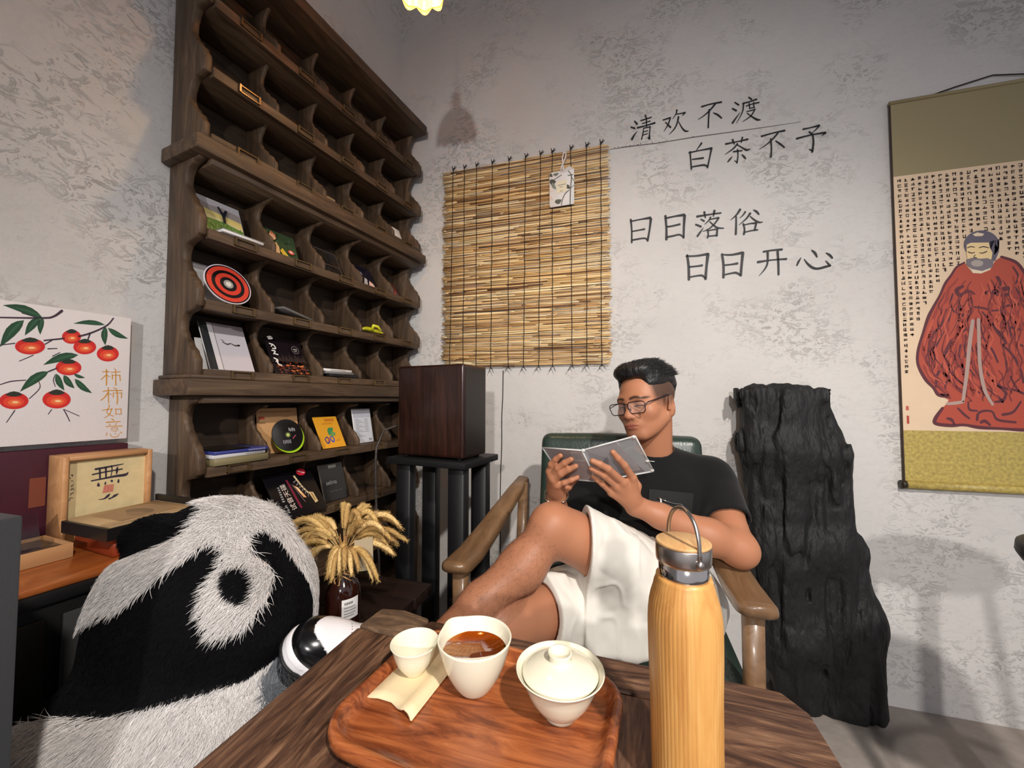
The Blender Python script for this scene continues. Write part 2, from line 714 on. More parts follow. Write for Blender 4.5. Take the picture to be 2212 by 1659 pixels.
TIERS = [  # (row floors ..., top underside), front plane, first and last s
    ([0.512, 0.733, 0.945], 1.140, -0.004, 0.018),
    ([1.225, 1.425, 1.632], 1.842, 0.0, 0.0),
    ([1.912, 2.112, 2.325], 2.530, 0.0, 0.0),
]
Wz, Wy, Wx = MATS['shelf_wood_z'], MATS['shelf_wood_y'], MATS['shelf_wood_x']
holder_src = None
for ti, (rows, top, front, ds) in enumerate(TIERS):
    ends = rows[1:] + [top]
    prof = []
    for k, (a, b) in enumerate(zip(rows, ends)):
        prof += [(front, a - 0.02)] + scallop(a, b - 0.022 if k < len(rows) - 1 else b, 0.075, front, horn=ti < 2)
    if ti == 0:
        prof = [(front, 0.0), (front, 0.30)] + prof
    panel(S6[0] + ds - 0.022, S6[0] + ds, prof, 'side_panel', Wz)
    panel(S6[5], S6[5] + 0.022, prof, 'side_panel', Wz)
    for z, ze in zip(rows, ends):
        mb = MB().box((BACK, S6[0] + ds, z - 0.020), (front - 0.008, S6[5], z), Mb)
        obj('shelf', mb, Wy, bookcase, bevel=0.001, seg=1)
        mb = MB().box((front - 0.012, S6[0] + ds, z - 0.030), (front + 0.006, S6[5], z + 0.0004), Mb)
        obj('shelf_lip', mb, Wy, bookcase, bevel=0.003, seg=2)
        for s in S6[1:5]:
            panel(s - 0.0065, s + 0.0065, scallop(z, ze - 0.020, 0.088, front - 0.002, horn=ti < 2), 'divider', Wz)
        for a, b in zip(S6, S6[1:]):
            if holder_src is None:
                h = MB()
                w, e = 0.032, 0.0035
                for lo, hi in (((0, -w, -.012), (.006, w, -.012 + e)), ((0, -w, .012 - e), (.006, w, .012)),
                               ((0, -w, -.012), (.008, -w + e * 1.5, .012)), ((0, w - e * 1.5, -.012), (.008, w, .012))):
                    h.box(lo, hi, Mb)
                holder_src = obj('label_holder', h, MATS['dark_bronze'], bookcase)
                holder_src.matrix_basis = Matrix.Translation((front + 0.006, (a + b) / 2, z - 0.013))
            else:
                share('label_holder', holder_src, bookcase, Matrix.Translation((front + 0.006, (a + b) / 2, z - 0.013)))
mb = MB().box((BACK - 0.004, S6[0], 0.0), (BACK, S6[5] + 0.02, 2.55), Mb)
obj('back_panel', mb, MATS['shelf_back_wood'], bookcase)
for z0, z1, a, b in ((1.150, 1.197, 0.583, 1.612), (1.842, 1.885, 0.583, 1.612), (2.530, 2.575, 0.583, 1.612)):
    mb = MB().box((BACK, a, z0), (0.024, b, z1), Mb)
    obj('cornice', mb, Wy, bookcase, bevel=0.006, seg=2)
    mb = MB().box((BACK, a + 0.012, z1), (0.010, b - 0.012, z1 + 0.012), Mb)
    obj('cornice_step', mb, Wy, bookcase, bevel=0.003, seg=1)
mb = MB().box((BACK, S6[0] + 0.002, 1.128), (0.004, S6[5] + 0.015, 1.150), Mb)
obj('top_board', mb, Wy, bookcase, bevel=0.002, seg=1)
mb = MB().box((BACK, S6[0] + 0.004, 1.822), (0.004, S6[5] + 0.015, 1.842), Mb)
obj('top_board', mb, Wy, bookcase, bevel=0.002, seg=1)
mb = MB().box((BACK, S6[0], 0.06), (-0.01, S6[5], 0.30), Mb)
obj('base_panel', mb, Wy, bookcase, bevel=0.003, seg=1)


# ------------------------------------------------------------------ things on the bookcase
mat('paper_white', (225, 222, 220), 0.6)
mat('clear_plastic', (235, 238, 240), 0.06, trans=1.0, ior=1.35, spec=0.6)
mat('black_card', (20, 19, 21), 0.4)
mat('kraft_card', (190, 142, 96), 0.7)
mat('grey_plastic', (120, 118, 118), 0.35)


def lean(name, label, cat, s0, s1, z0, h, n0, n1, t, m, art=None, group=None, holder=None):
    """a flat thing standing on a shelf, its foot at depth n0 and its top at n1"""
    foot = bc(n0, s0, z0 + 0.0006)
    th = thing(name, label, cat, foot, 0, group)
    U = bc(n0, s1, z0) - bc(n0, s0, z0)
    V = bc(n1, s0, z0 + h) - bc(n0, s0, z0)
    N = U.cross(V).normalized()
    O = foot + Vector((0, 0, t * abs(N.z) + .0004))
    mb = MB()
    vs = [O, O + U, O + U + V, O + V]
    vs += [p - N * t for p in vs]
    mb.add(vs, [(0, 1, 2, 3), (7, 6, 5, 4), (0, 4, 5, 1), (1, 5, 6, 2), (2, 6, 7, 3), (3, 7, 4, 0)])
    obj(holder or 'cover', mb, m, th, bevel=min(0.0012, t / 3), seg=1)
    if art:
        a = Art(O, U, V)
        art(a)
        a.build('printed_front', th, MATS['printed_gloss'])
    return th


def art_field(a):
    a.poly(rect(.02, .02, .98, .98), (196, 190, 150))
    a.poly(rect(.02, .62, .98, .98), (140, 132, 130))
    a.poly([(.02, .98), (.98, .98), (.98, .80), (.6, .86), (.3, .82), (.02, .88)], (168, 166, 172))
    a.poly([(.02, .6), (.98, .45), (.98, .62), (.5, .66), (.02, .70)], (205, 190, 120))
    a.poly([(.02, .02), (.98, .02), (.98, .40), (.55, .48), (.02, .46)], (92, 128, 62))
    r = random.Random(3)
    for i in range(46):
        x, y = r.uniform(.04, .93), r.uniform(.03, .36)
        a.poly(leaf(x, y, x + r.uniform(-.05, .05), y + r.uniform(.05, .1), .02), r.choice([(60, 98, 44), (120, 150, 74), (150, 170, 110)]))
    a.poly([(.50, .42), (.56, .42), (.58, .62), (.66, .78), (.60, .78), (.54, .68), (.47, .82), (.43, .80), (.50, .60)], (26, 30, 40))


lean('picture_book', 'picture book with a windmill in a green field on its cover, under the middle ledge', 'book', 0.645, 0.775, 1.632, 0.138, -0.060, -0.115, 0.008, MATS['paper_white'], art_field)
# white booklet lying flat and sticking out in front of it
th = thing('white_booklet', 'thin white booklet lying flat at the foot of the windmill picture book', 'booklet', bc(-.05, .72, 1.6356))
obj('pages', MB().box((-.058, .662, 1.6356), (.012, .782, 1.6432), Mb), MATS['paper_white'], th, bevel=.0008, seg=1)
obj('cover', MB().box((-.056, .660, 1.6432), (.014, .784, 1.6440), Mb), mat('booklet_cover', (176, 172, 166), .5), th)


def art_girl(a):
    a.poly(rect(.0, .0, 1, 1), (58, 76, 50))
    r = random.Random(9)
    for i in range(30):
        x, y = r.uniform(.05, .9), r.uniform(.05, .9)
        a.poly(ellipse(x, y, r.uniform(.02, .06), r.uniform(.02, .05), 8), r.choice([(70, 92, 66), (92, 112, 96), (44, 60, 40)]))
    a.poly([(.05, .35), (.16, .5), (.3, .56), (.36, .42), (.34, .2), (.5, .02), (.1, .02)], (226, 190, 140))
    a.poly(ellipse(.22, .74, .10, .12), (228, 176, 140))
    a.poly([(.12, .80), (.2, .92), (.33, .84), (.33, .70), (.26, .82)], (200, 120, 80))
    a.poly([(.36, .30), (.46, .42), (.66, .10), (.60, .02), (.48, .02)], (226, 196, 70))
    a.poly(ellipse(.74, .36, .10, .08), (206, 86, 70))
    a.poly(ellipse(.74, .37, .06, .04), (232, 190, 180))


lean('picture_case', 'green picture disc case with a figure in yellow beside a red round sticker', 'disc case', 0.850, 0.965, 1.632, 0.112, -0.060, -0.105, 0.010, MATS['clear_plastic'], art_girl)


def jewel(name, label, s0, s1, z0, h, n0, n1, art=None, group=None):
    th = lean(name, label, 'disc case', s0, s1, z0, h, n0, n1, 0.009, MATS['clear_plastic'], art, group, 'case')
    return th


jewel('empty_disc_case', 'empty clear disc case leaning in the third pigeonhole below the middle ledge', 1.045, 1.160, 1.632, 0.118, -0.05, -0.11,
      lambda a: a.many([rect(0, 0, 1, .03), rect(0, .97, 1, 1), rect(.97, 0, 1, 1), rect(0, 0, .04, 1)], (88, 82, 78)).poly(rect(.05, .42, .96, .46), (70, 62, 56)))


def art_dark(a):
    a.poly(rect(0, 0, 1, 1), (26, 24, 36))
    a.poly([(.3, .1), (.5, .5), (.62, .45), (.5, .05)], (196, 190, 196))
    a.poly([(.55, .04), (.72, .42), (.9, .3), (.95, .04)], (226, 190, 180))
    a.poly([(.2, .55), (.4, .75), (.46, .62)], (120, 116, 140))


jewel('dark_disc_case', 'dark disc case with white and pink picture in the fourth pigeonhole under the middle ledge', 1.235, 1.345, 1.632, 0.105, -0.045, -0.10, art_dark)
jewel('red_disc_case', 'small reddish disc case in the last pigeonhole under the middle ledge', 1.425, 1.515, 1.632, 0.085, -0.05, -0.10,
      lambda a: a.poly(rect(0, 0, 1, 1), (74, 34, 28)).poly(ellipse(.55, .5, .25, .3), (150, 54, 46)).poly(rect(.1, .1, .4, .3), (188, 120, 110)))
# second row: printed sheet, brown card, ringed disc
lean('printed_sheet', 'white printed sheet standing behind the red and black ringed disc', 'sheet', 0.640, 0.735, 1.425, 0.135, -0.095, -0.125, 0.002, MATS['paper_white'],
     lambda a: a.poly(rect(0, .86, 1, 1), (176, 170, 172)).many([rect(.10 + .055 * k, .25, .115 + .055 * k, .8) for k in range(13)], (186, 186, 190)))
lean('brown_card', 'brownish pink card standing right of the printed sheet behind the ringed disc', 'card', 0.742, 0.79, 1.425, 0.105, -0.10, -0.125, 0.002, mat('brown_pink', (120, 88, 80), .6))
th = thing('ringed_disc', 'round red and black ringed disc sleeve leaning in a second row pigeonhole', 'disc', bc(-.03, .712, 1.43))
Oc = bc(-.045, .712, 1.4968)
U = (bc(-.045, .713, 1.49) - bc(-.045, .712, 1.49)).normalized()
V = (bc(-.075, .712, 1.56) - bc(-.03, .712, 1.432)).normalized()
N = U.cross(V)
mb = MB()
for r, t0, t1 in ((.067, -.0035, 0),):
    cir = ellipse(0, 0, r, r, 48)
    mb.prism(cir, t0, t1, lambda a, b, t: Oc + U * a + V * b + N * t)
obj('disc_body', mb, MATS['paper_white'], th)
a = Art(Oc, U, V)
for r, c in ((.0665, (214, 200, 214)), (.064, (18, 14, 20)), (.060, (206, 66, 48)), (.047, (20, 15, 18)), (.037, (204, 62, 44)), (.024, (20, 15, 18)), (.014, (150, 150, 146)), (.008, (214, 214, 208))):
    a.poly(ellipse(0, 0, r, r, 48), c)
a.build('ring_print', th, MATS['printed_gloss'])
th = thing('lying_disc_case', 'clear disc case lying flat in the second row, second pigeonhole', 'disc case', bc(-.05, .89, 1.426))
Mt = Mb @ Matrix.Translation((-.055, .914, 1.438)) @ Matrix.Rotation(math.radians(-9), 4, 'X') @ Matrix.Rotation(math.radians(8), 4, 'Z')
obj('case', MB().box((-.06, -.068, -.0005), (.056, .068, .0075), Mt), mat('case_grey', (150, 148, 146), .15, trans=.6, spec=.8), th, bevel=.001, seg=1)
obj('inlay', MB().box((-.058, -.060, .0078), (.054, .060, .0082), Mt), mat('inlay_grey', (112, 106, 102), .2), th)
# yellow plastic clip
th = thing('yellow_clip', 'glossy yellow plastic clip with a raised tab lying on the second row shelf', 'clip', bc(-.01, 1.29, 1.43))
mb = MB()
pth = [bc(-.012 - .02 * math.sin(k / 9 * math.pi), 1.222 + .014 * k, 1.440 + .010 * math.sin(k / 9 * math.pi)) for k in range(10)]
mb.tube(pth, [.004, .007, .009, .010, .010, .010, .009, .008, .007, .003], 10)
obj('clip_body', mb, mat('yellow_plastic', (206, 204, 40), .15, coat=.6), th)
mb = MB().tube([bc(-.02, 1.285, 1.444), bc(-.012, 1.288, 1.466), bc(-.002, 1.302, 1.462), bc(.002, 1.318, 1.446)], [.006, .008, .007, .005], 8)
obj('clip_tab', mb, MATS['yellow_plastic'], th)
# third row
lean('white_sheet', 'white sheet showing at the left behind the white album', 'sheet', 0.652, 0.70, 1.225, 0.10, -0.07, -0.10, 0.002, MATS['paper_white'])


def art_album(a):
    a.poly(rect(0, 0, 1, 1), (196, 190, 196))
    a.poly(rect(0, 0, .17, 1), (44, 46, 48))
    a.poly(rect(.17, 0, .29, 1), (206, 202, 204))
    a.poly(rect(.28, 0, .295, 1), (120, 116, 116))
    a.poly(rect(.295, .78, 1, 1), (166, 158, 162))
    a.stroke([(.42, .60, .02), (.52, .56, .03), (.60, .585, .02), (.7, .55, .03), (.8, .57, .03)], (90, 74, 70))
    a.poly(ellipse(.78, .56, .03, .02), (40, 34, 34))
    a.stroke([(.40, .65, .012), (.46, .62, .014)], (90, 74, 70))


lean('white_album', 'white album with dark spine band leaning above the lower ledge', 'album', 0.662, 0.790, 1.225, 0.150, -0.030, -0.105, 0.006, MATS['paper_white'], art_album)


def art_fire(a):
    a.poly(rect(0, 0, 1, 1), (28, 20, 24))
    r = random.Random(4)
    for i in range(60):
        x, y = r.uniform(.12, .95), r.uniform(.0, .34)
        a.poly(ellipse(x, y, r.uniform(.015, .07), r.uniform(.01, .03), 7), r.choice([(110, 46, 34), (150, 66, 40), (70, 36, 34), (196, 110, 60), (90, 60, 60)]))
    for i in range(16):
        x = r.uniform(.12, .9)
        a.poly([(x, .3), (x + .05, .3 + r.uniform(.1, .3)), (x + .12, .3)], (44, 32, 34))
    a.poly(ellipse(.72, .66, .115, .115), (120, 112, 112)).poly(ellipse(.72, .66, .100, .100), (34, 26, 30))
    a.many([rect(.66, .66, .78, .69), rect(.67, .61, .76, .63)], (170, 164, 160))
    for k, g in enumerate((((0, 0), (.09, .03), (.12, -.02), (.02, -.04)), ((0, .03), (.10, 0), (.13, -.09), (.05, -.10)), ((.01, .05), (.09, .04), (.05, -.03), (.14, -.05)), ((0, .05), (.08, .0), (.06, -.09), (.15, -.14)))):
        y = .94 - .21 * k
        a.stroke([(.02 + p[0], y + p[1], .034) for p in g], (232, 228, 220))
        a.stroke([(.04, y - .05, .02), (.10, y + .02, .03)], (232, 228, 220))


lean('fire_album', 'black album with a glowing fire picture and white vertical lettering', 'album', 0.858, 0.990, 1.225, 0.130, -0.030, -0.095, 0.006, MATS['black_card'], art_fire)
for k, (c, lab, dz, h, off) in enumerate(((MATS['black_card'], 'black disc case at the bottom of the small stack above the lower ledge', 0, .012, .004), (MATS['grey_plastic'], 'grey disc case in the middle of the small stack above the lower ledge', .0125, .009, -.006),
                                          (MATS['paper_white'], 'white disc case on top of the small stack above the lower ledge', .022, .010, -.012))):
    th = thing('stacked_disc_case', lab, 'disc case', bc(-.06, 1.105, 1.2256 + dz), 0, 'disc cases in the small stack')
    obj('case', MB().box((-.115, 1.046 + off, 1.2258 + dz), (.004 + off, 1.180 + off, 1.2256 + dz + h), Mb), c, th, bevel=.0012, seg=1)
    if k == 2:
        p0 = bc(.0043 + off, 1.050 + off, 1.2256 + dz)
        A = Art(p0, bc(.0043 + off, 1.176 + off, 1.2256 + dz) - p0, Vector((0, 0, h)))
        A.many([rect(.2 + .022 * i, .35, .214 + .022 * i, .68) for i in range(26)], (96, 90, 92))
        A.build('spine_print', th)
lean('white_leaflet', 'slim white leaflet standing in the row right above the middle ledge', 'leaflet', 1.43, 1.50, 1.912, 0.075, -0.03, -0.06, 0.002, MATS['paper_white'])
lean('pale_leaflet', 'pale leaflet edge in the third pigeonhole above the middle ledge', 'leaflet', 1.06, 1.13, 1.912, 0.06, -0.06, -0.08, 0.002, mat('pale_card', (160, 140, 112), .6))
# lower tier, first row: stack of cases
for k, (z, h, c, lab, o) in enumerate((
        (0.9456, .020, mat('olive_box', (126, 116, 84), .4), 'olive disc box at the bottom of the stack in the lower left pigeonhole', (0, 0)),
        (0.9660, .010, mat('milky_case', (196, 194, 196), .2), 'milky white disc case in the middle of the stack in the lower left pigeonhole', (-.008, -.012)),
        (0.9764, .011, mat('blue_case', (56, 62, 128), .25), 'blue spined disc case on top of the stack in the lower left pigeonhole', (-.006, .010)))):
    th = thing('piled_disc_case', lab, 'disc case', bc(-.05, .75, z), 0, 'disc cases in the lower left stack')
    Mk = Mb @ Matrix.Translation((-.062 + o[0], .737 + o[1] * .4, z)) @ Matrix.Rotation(math.radians((0, 2, -1)[k]), 4, 'Z')
    obj('case', MB().box((-.075, -.078, 0), (.072, .078, h), Mk), c, th, bevel=.0012, seg=1)
    if k == 2:
        obj('clear_lid', MB().box((-.075, -.078, h), (.073, .02, h + .002), Mk), MATS['clear_plastic'], th)
    if k:
        A = Art(Mk @ Vector((.0723, -.02, 0)), Mk @ Vector((.0723, .085, 0)) - Mk @ Vector((.0723, -.02, 0)), Vector((0, 0, h)))
        A.many([rect(.35 + .05 * i, .35, .38 + .05 * i, .7) for i in range(10)], (160, 160, 190) if k == 2 else (120, 116, 118))
        A.build('spine_print', th)


def art_tan(a):
    a.poly(rect(0, 0, 1, 1), (214, 164, 116))
    a.many([rect(.08 + .03 * i, .90, .096 + .03 * i, .94) for i in range(26)], (150, 104, 70))
    a.poly(rect(.05, .76, .18, .82), (196, 84, 60))
    a.many([rect(.05 + .03 * i, .66, .065 + .03 * i, .70) for i in range(5)], (120, 90, 66))


lean('cardboard_sleeve', 'tan cardboard record sleeve behind a black disc in the lower tier', 'record sleeve', 0.852, 1.005, 0.945, 0.160, -0.095, -0.120, 0.005, MATS['kraft_card'], art_tan)
th = thing('black_disc', 'black disc with bright green rim leaning on the tan cardboard sleeve', 'disc', bc(-.03, .925, .95))
Oc = bc(-.052, .925, 1.0120)
V = (bc(-.07, .925, 1.06) - bc(-.034, .925, .947)).normalized()
N = U.cross(V)
mb = MB().prism(ellipse(0, 0, .058, .058, 40), -.002, 0, lambda a, b, t: Oc + U * a + V * b + N * t)
mb2 = MB().prism(ellipse(.006, -.006, .059, .059, 40), -.007, -.004, lambda a, b, t: Oc + U * a + V * b + N * t)
obj('rim_disc', mb2, mat('lime_plastic', (170, 214, 40), .3), th)
obj('disc_body', mb, MATS['black_card'], th)
a = Art(Oc, U, V)
a.poly(ellipse(0, 0, .0575, .0575, 40), (20, 19, 20)).poly(ellipse(0, 0, .011, .011), (66, 74, 50)).poly(ellipse(0, 0, .0065, .0065), (196, 206, 110))
for k in range(6):
    a.poly(rect(.006 + .004 * k, .014 - .003 * (k % 2), .008 + .004 * k, .026 - .002 * (k % 3)), (196, 192, 192))
    a.poly(rect(-.022 + .005 * k, -.03 - .002 * (k % 2), -.020 + .005 * k, -.018), (188, 184, 186))
a.stroke([(.014, -.016, .002), (.022, -.008, .003), (.028, -.004, .002)], (206, 90, 110))
a.build('disc_print', th, MATS['printed_gloss'])


def art_orange(a):
    a.poly(rect(0, 0, 1, 1), (232, 164, 46))
    a.many([rect(.45 + .06 * i, .84, .49 + .06 * i, .93) for i in range(7)], (196, 104, 40))
    a.many([rect(.30 + .05 * i, .74, .33 + .05 * i, .80) for i in range(9)], (206, 128, 40))
    a.stroke([(.20, .28, .04), (.25, .16, .05), (.36, .20, .05), (.32, .34, .04), (.22, .30, .03)], (70, 62, 130))
    a.stroke([(.42, .28, .05), (.50, .18, .06), (.58, .26, .05), (.50, .36, .04), (.42, .30, .04)], (96, 96, 170))
    a.poly(leaf(.42, .40, .70, .62, .20), (60, 140, 84)).poly(leaf(.50, .36, .74, .44, .16), (110, 160, 90))
    a.stroke([(.30, .22, .03), (.40, .30, .03)], (206, 74, 60))
    a.stroke([(.66, .20, .02), (.80, .22, .02)], (180, 110, 50))


lean('orange_booklet', 'orange booklet with a small coloured drawing in the lower tier', 'booklet', 1.055, 1.165, 0.945, 0.120, -0.030, -0.095, 0.004, mat('orange_card', (226, 160, 50), .5), art_orange)
lean('list_card', 'white card printed with a fine list in the lower tier beside the speaker', 'card', 1.238, 1.345, 0.945, 0.150, -0.055, -0.085, 0.003, MATS['paper_white'],
     lambda a: a.poly(rect(.04, .03, .96, .97), (214, 216, 222)).poly(rect(.04, .74, .96, .97), (190, 192, 204)).many(
         [rect(.12, .68 - .045 * i, .3 + .14 * ((i * 7) % 3), .695 - .045 * i) for i in range(12)] + [rect(.6, .68 - .045 * i, .8, .695 - .045 * i) for i in range(9)], (150, 152, 164)).many(
         [rect(.74 + .03 * i, .06, .755 + .03 * i, .12) for i in range(6)], (60, 60, 66)))


def art_test(a):
    a.poly(rect(0, 0, 1, 1), (16, 14, 18))
    a.poly([(.395, .82), (.435, .80), (.495, .15), (.45, .16)], (128, 34, 62))
    a.text('试音天碟', .385, .15, .150, (232, 214, 200), .82, rot=math.pi / 2 + .10)
    a.text('HI-FI', .235, .12, .085, (206, 202, 204), .82, rot=math.pi / 2 + .08)
    a.many([rect(.165 + .002 * k, .36 + .05 * k, .215, .39 + .05 * k) for k in range(7)], (150, 150, 152))
    a.stroke([(.60, .86, .04), (.66, .62, .035), (.74, .42, .03)], (220, 196, 150))
    a.poly([(.74, .46), (.84, .42), (.86, .20), (.79, .18)], (214, 190, 140)).poly([(.78, .42), (.81, .41), (.825, .24), (.80, .23)], (150, 112, 70))
    a.many([[(.52 + .035 * k, .74 - .075 * k), (.60 + .03 * k, .77 - .06 * k), (.605 + .03 * k, .75 - .06 * k), (.53 + .035 * k, .71 - .075 * k)] for k in range(6)], (120, 110, 112))
    a.poly([(.50, .66), (.57, .60), (.66, .34), (.60, .36)], (236, 176, 120)).poly([(.53, .62), (.56, .60), (.61, .44), (.58, .46)], (252, 226, 180))
    a.poly([(.47, .70), (.49, .66), (.60, .24), (.585, .26)], (150, 120, 132))
    a.poly(ellipse(.77, .93, .10, .085), (206, 40, 54)).poly([(.70, .95), (.715, .975), (.845, .905), (.83, .88)], (244, 190, 196))


lean('test_disc_album', 'black album with red sticker and white Chinese lettering, above the dried grass', 'album', 0.850, 1.030, 0.733, 0.140, 0.030, -0.075, 0.006, MATS['black_card'], art_test)
jewel('silver_lettered_case', 'black disc case with faint grey lettering beside the album with red sticker', 1.075, 1.185, 0.733, 0.140, -0.035, -0.080,
      lambda a: a.poly(rect(.0, .0, 1, 1), (30, 29, 30)).poly(rect(.38, .88, .72, .96), (150, 152, 140)).text('selma', .16, .44, .17, (150, 148, 146), 1.2).many(
          [rect(.3 + .1 * i, .24, .36 + .1 * i, .26) for i in range(5)], (90, 88, 88)))
# ------------------------------------------------------------------ smooth solid modelling: distance fields turned into one skin (surface nets)
class RC:                      # limb: round cone from a to b
    def __init__(s, a, b, ra, rb, k=0.02, sub=False, flat=None):
        s.a, s.b, s.ra, s.rb, s.k, s.sub = np.array(a, float), np.array(b, float), ra, rb, k, sub
        s.c = (s.a + s.b) / 2
        s.R = np.linalg.norm(s.b - s.a) / 2 + max(ra, rb)

    def d(s, p):
        ba = s.b - s.a
        l = ba @ ba
        t = np.clip(((p - s.a) @ ba) / max(l, 1e-12), 0, 1)
        q = p - (s.a + t[:, None] * ba)
        return np.sqrt((q * q).sum(1)) - (s.ra + (s.rb - s.ra) * t)


class EL:                      # ellipsoid, axes = columns of M
    def __init__(s, c, r, M=None, k=0.02, sub=False):
        s.c, s.r, s.k, s.sub = np.array(c, float), np.array(r, float), k, sub
        s.M = np.eye(3) if M is None else np.array(M, float)
        s.R = max(r)

    def d(s, p):
        q = (p - s.c) @ s.M
        k0 = np.sqrt(((q / s.r) ** 2).sum(1))
        k1 = np.sqrt(((q / (s.r * s.r)) ** 2).sum(1))
        return np.where(k1 > 1e-9, k0 * (k0 - 1) / np.maximum(k1, 1e-9), -min(s.r))


class BX:                      # rounded box
    def __init__(s, c, h, M=None, r=0.01, k=0.01, sub=False):
        s.c, s.h, s.r, s.k, s.sub = np.array(c, float), np.array(h, float), r, k, sub
        s.M = np.eye(3) if M is None else np.array(M, float)
        s.R = float(np.linalg.norm(h))

    def d(s, p):
        q = np.abs((p - s.c) @ s.M) - (s.h - s.r)
        return np.sqrt((np.maximum(q, 0) ** 2).sum(1)) + np.minimum(q.max(1), 0) - s.r


class TR:                      # slab of a plane-bounded polygon: thick triangle fan, for cloth panels
    def __init__(s, pts, r, k=0.01):
        s.p = [np.array(q, float) for q in pts]
        s.r, s.k, s.sub = r, k, False
        s.c = sum(s.p) / len(s.p)
        s.R = max(np.linalg.norm(q - s.c) for q in s.p) + r

    def d(s, p):
        out = None
        for i in range(1, len(s.p) - 1):
            a, b, c = s.p[0], s.p[i], s.p[i + 1]
            ba, cb, ac = b - a, c - b, a - c
            n = np.cross(ba, ac)
            pa, pb, pc = p - a, p - b, p - c
            ins = (np.sign(pa @ np.cross(ba, n)) + np.sign(pb @ np.cross(cb, n)) + np.sign(pc @ np.cross(ac, n))) < 2
            def e(q, v):
                t = np.clip((q @ v) / (v @ v), 0, 1)
                w = q - t[:, None] * v
                return (w * w).sum(1)
            de = np.minimum(np.minimum(e(pa, ba), e(pb, cb)), e(pc, ac))
            dp = (pa @ n) ** 2 / (n @ n)
            d = np.sqrt(np.where(ins, de, dp))
            out = d if out is None else np.minimum(out, d)
        return out - s.r


def sdf(prims, p, near=None):
    d = None
    for q in prims:
        if near is not None and not near[id(q)]:
            continue
        e = q.d(p)
        if d is None:
            d = e if not q.sub else np.full(len(p), 9.0)
            continue
        k = q.k
        if q.sub:
            h = np.maximum(k - np.abs(-e - d), 0) / k if k > 0 else 0
            d = np.maximum(d, -e) + h * h * k * 0.25
        else:
            h = np.maximum(k - np.abs(e - d), 0) / k if k > 0 else 0
            d = np.minimum(d, e) - h * h * k * 0.25
    return d if d is not None else np.full(len(p), 9.0)


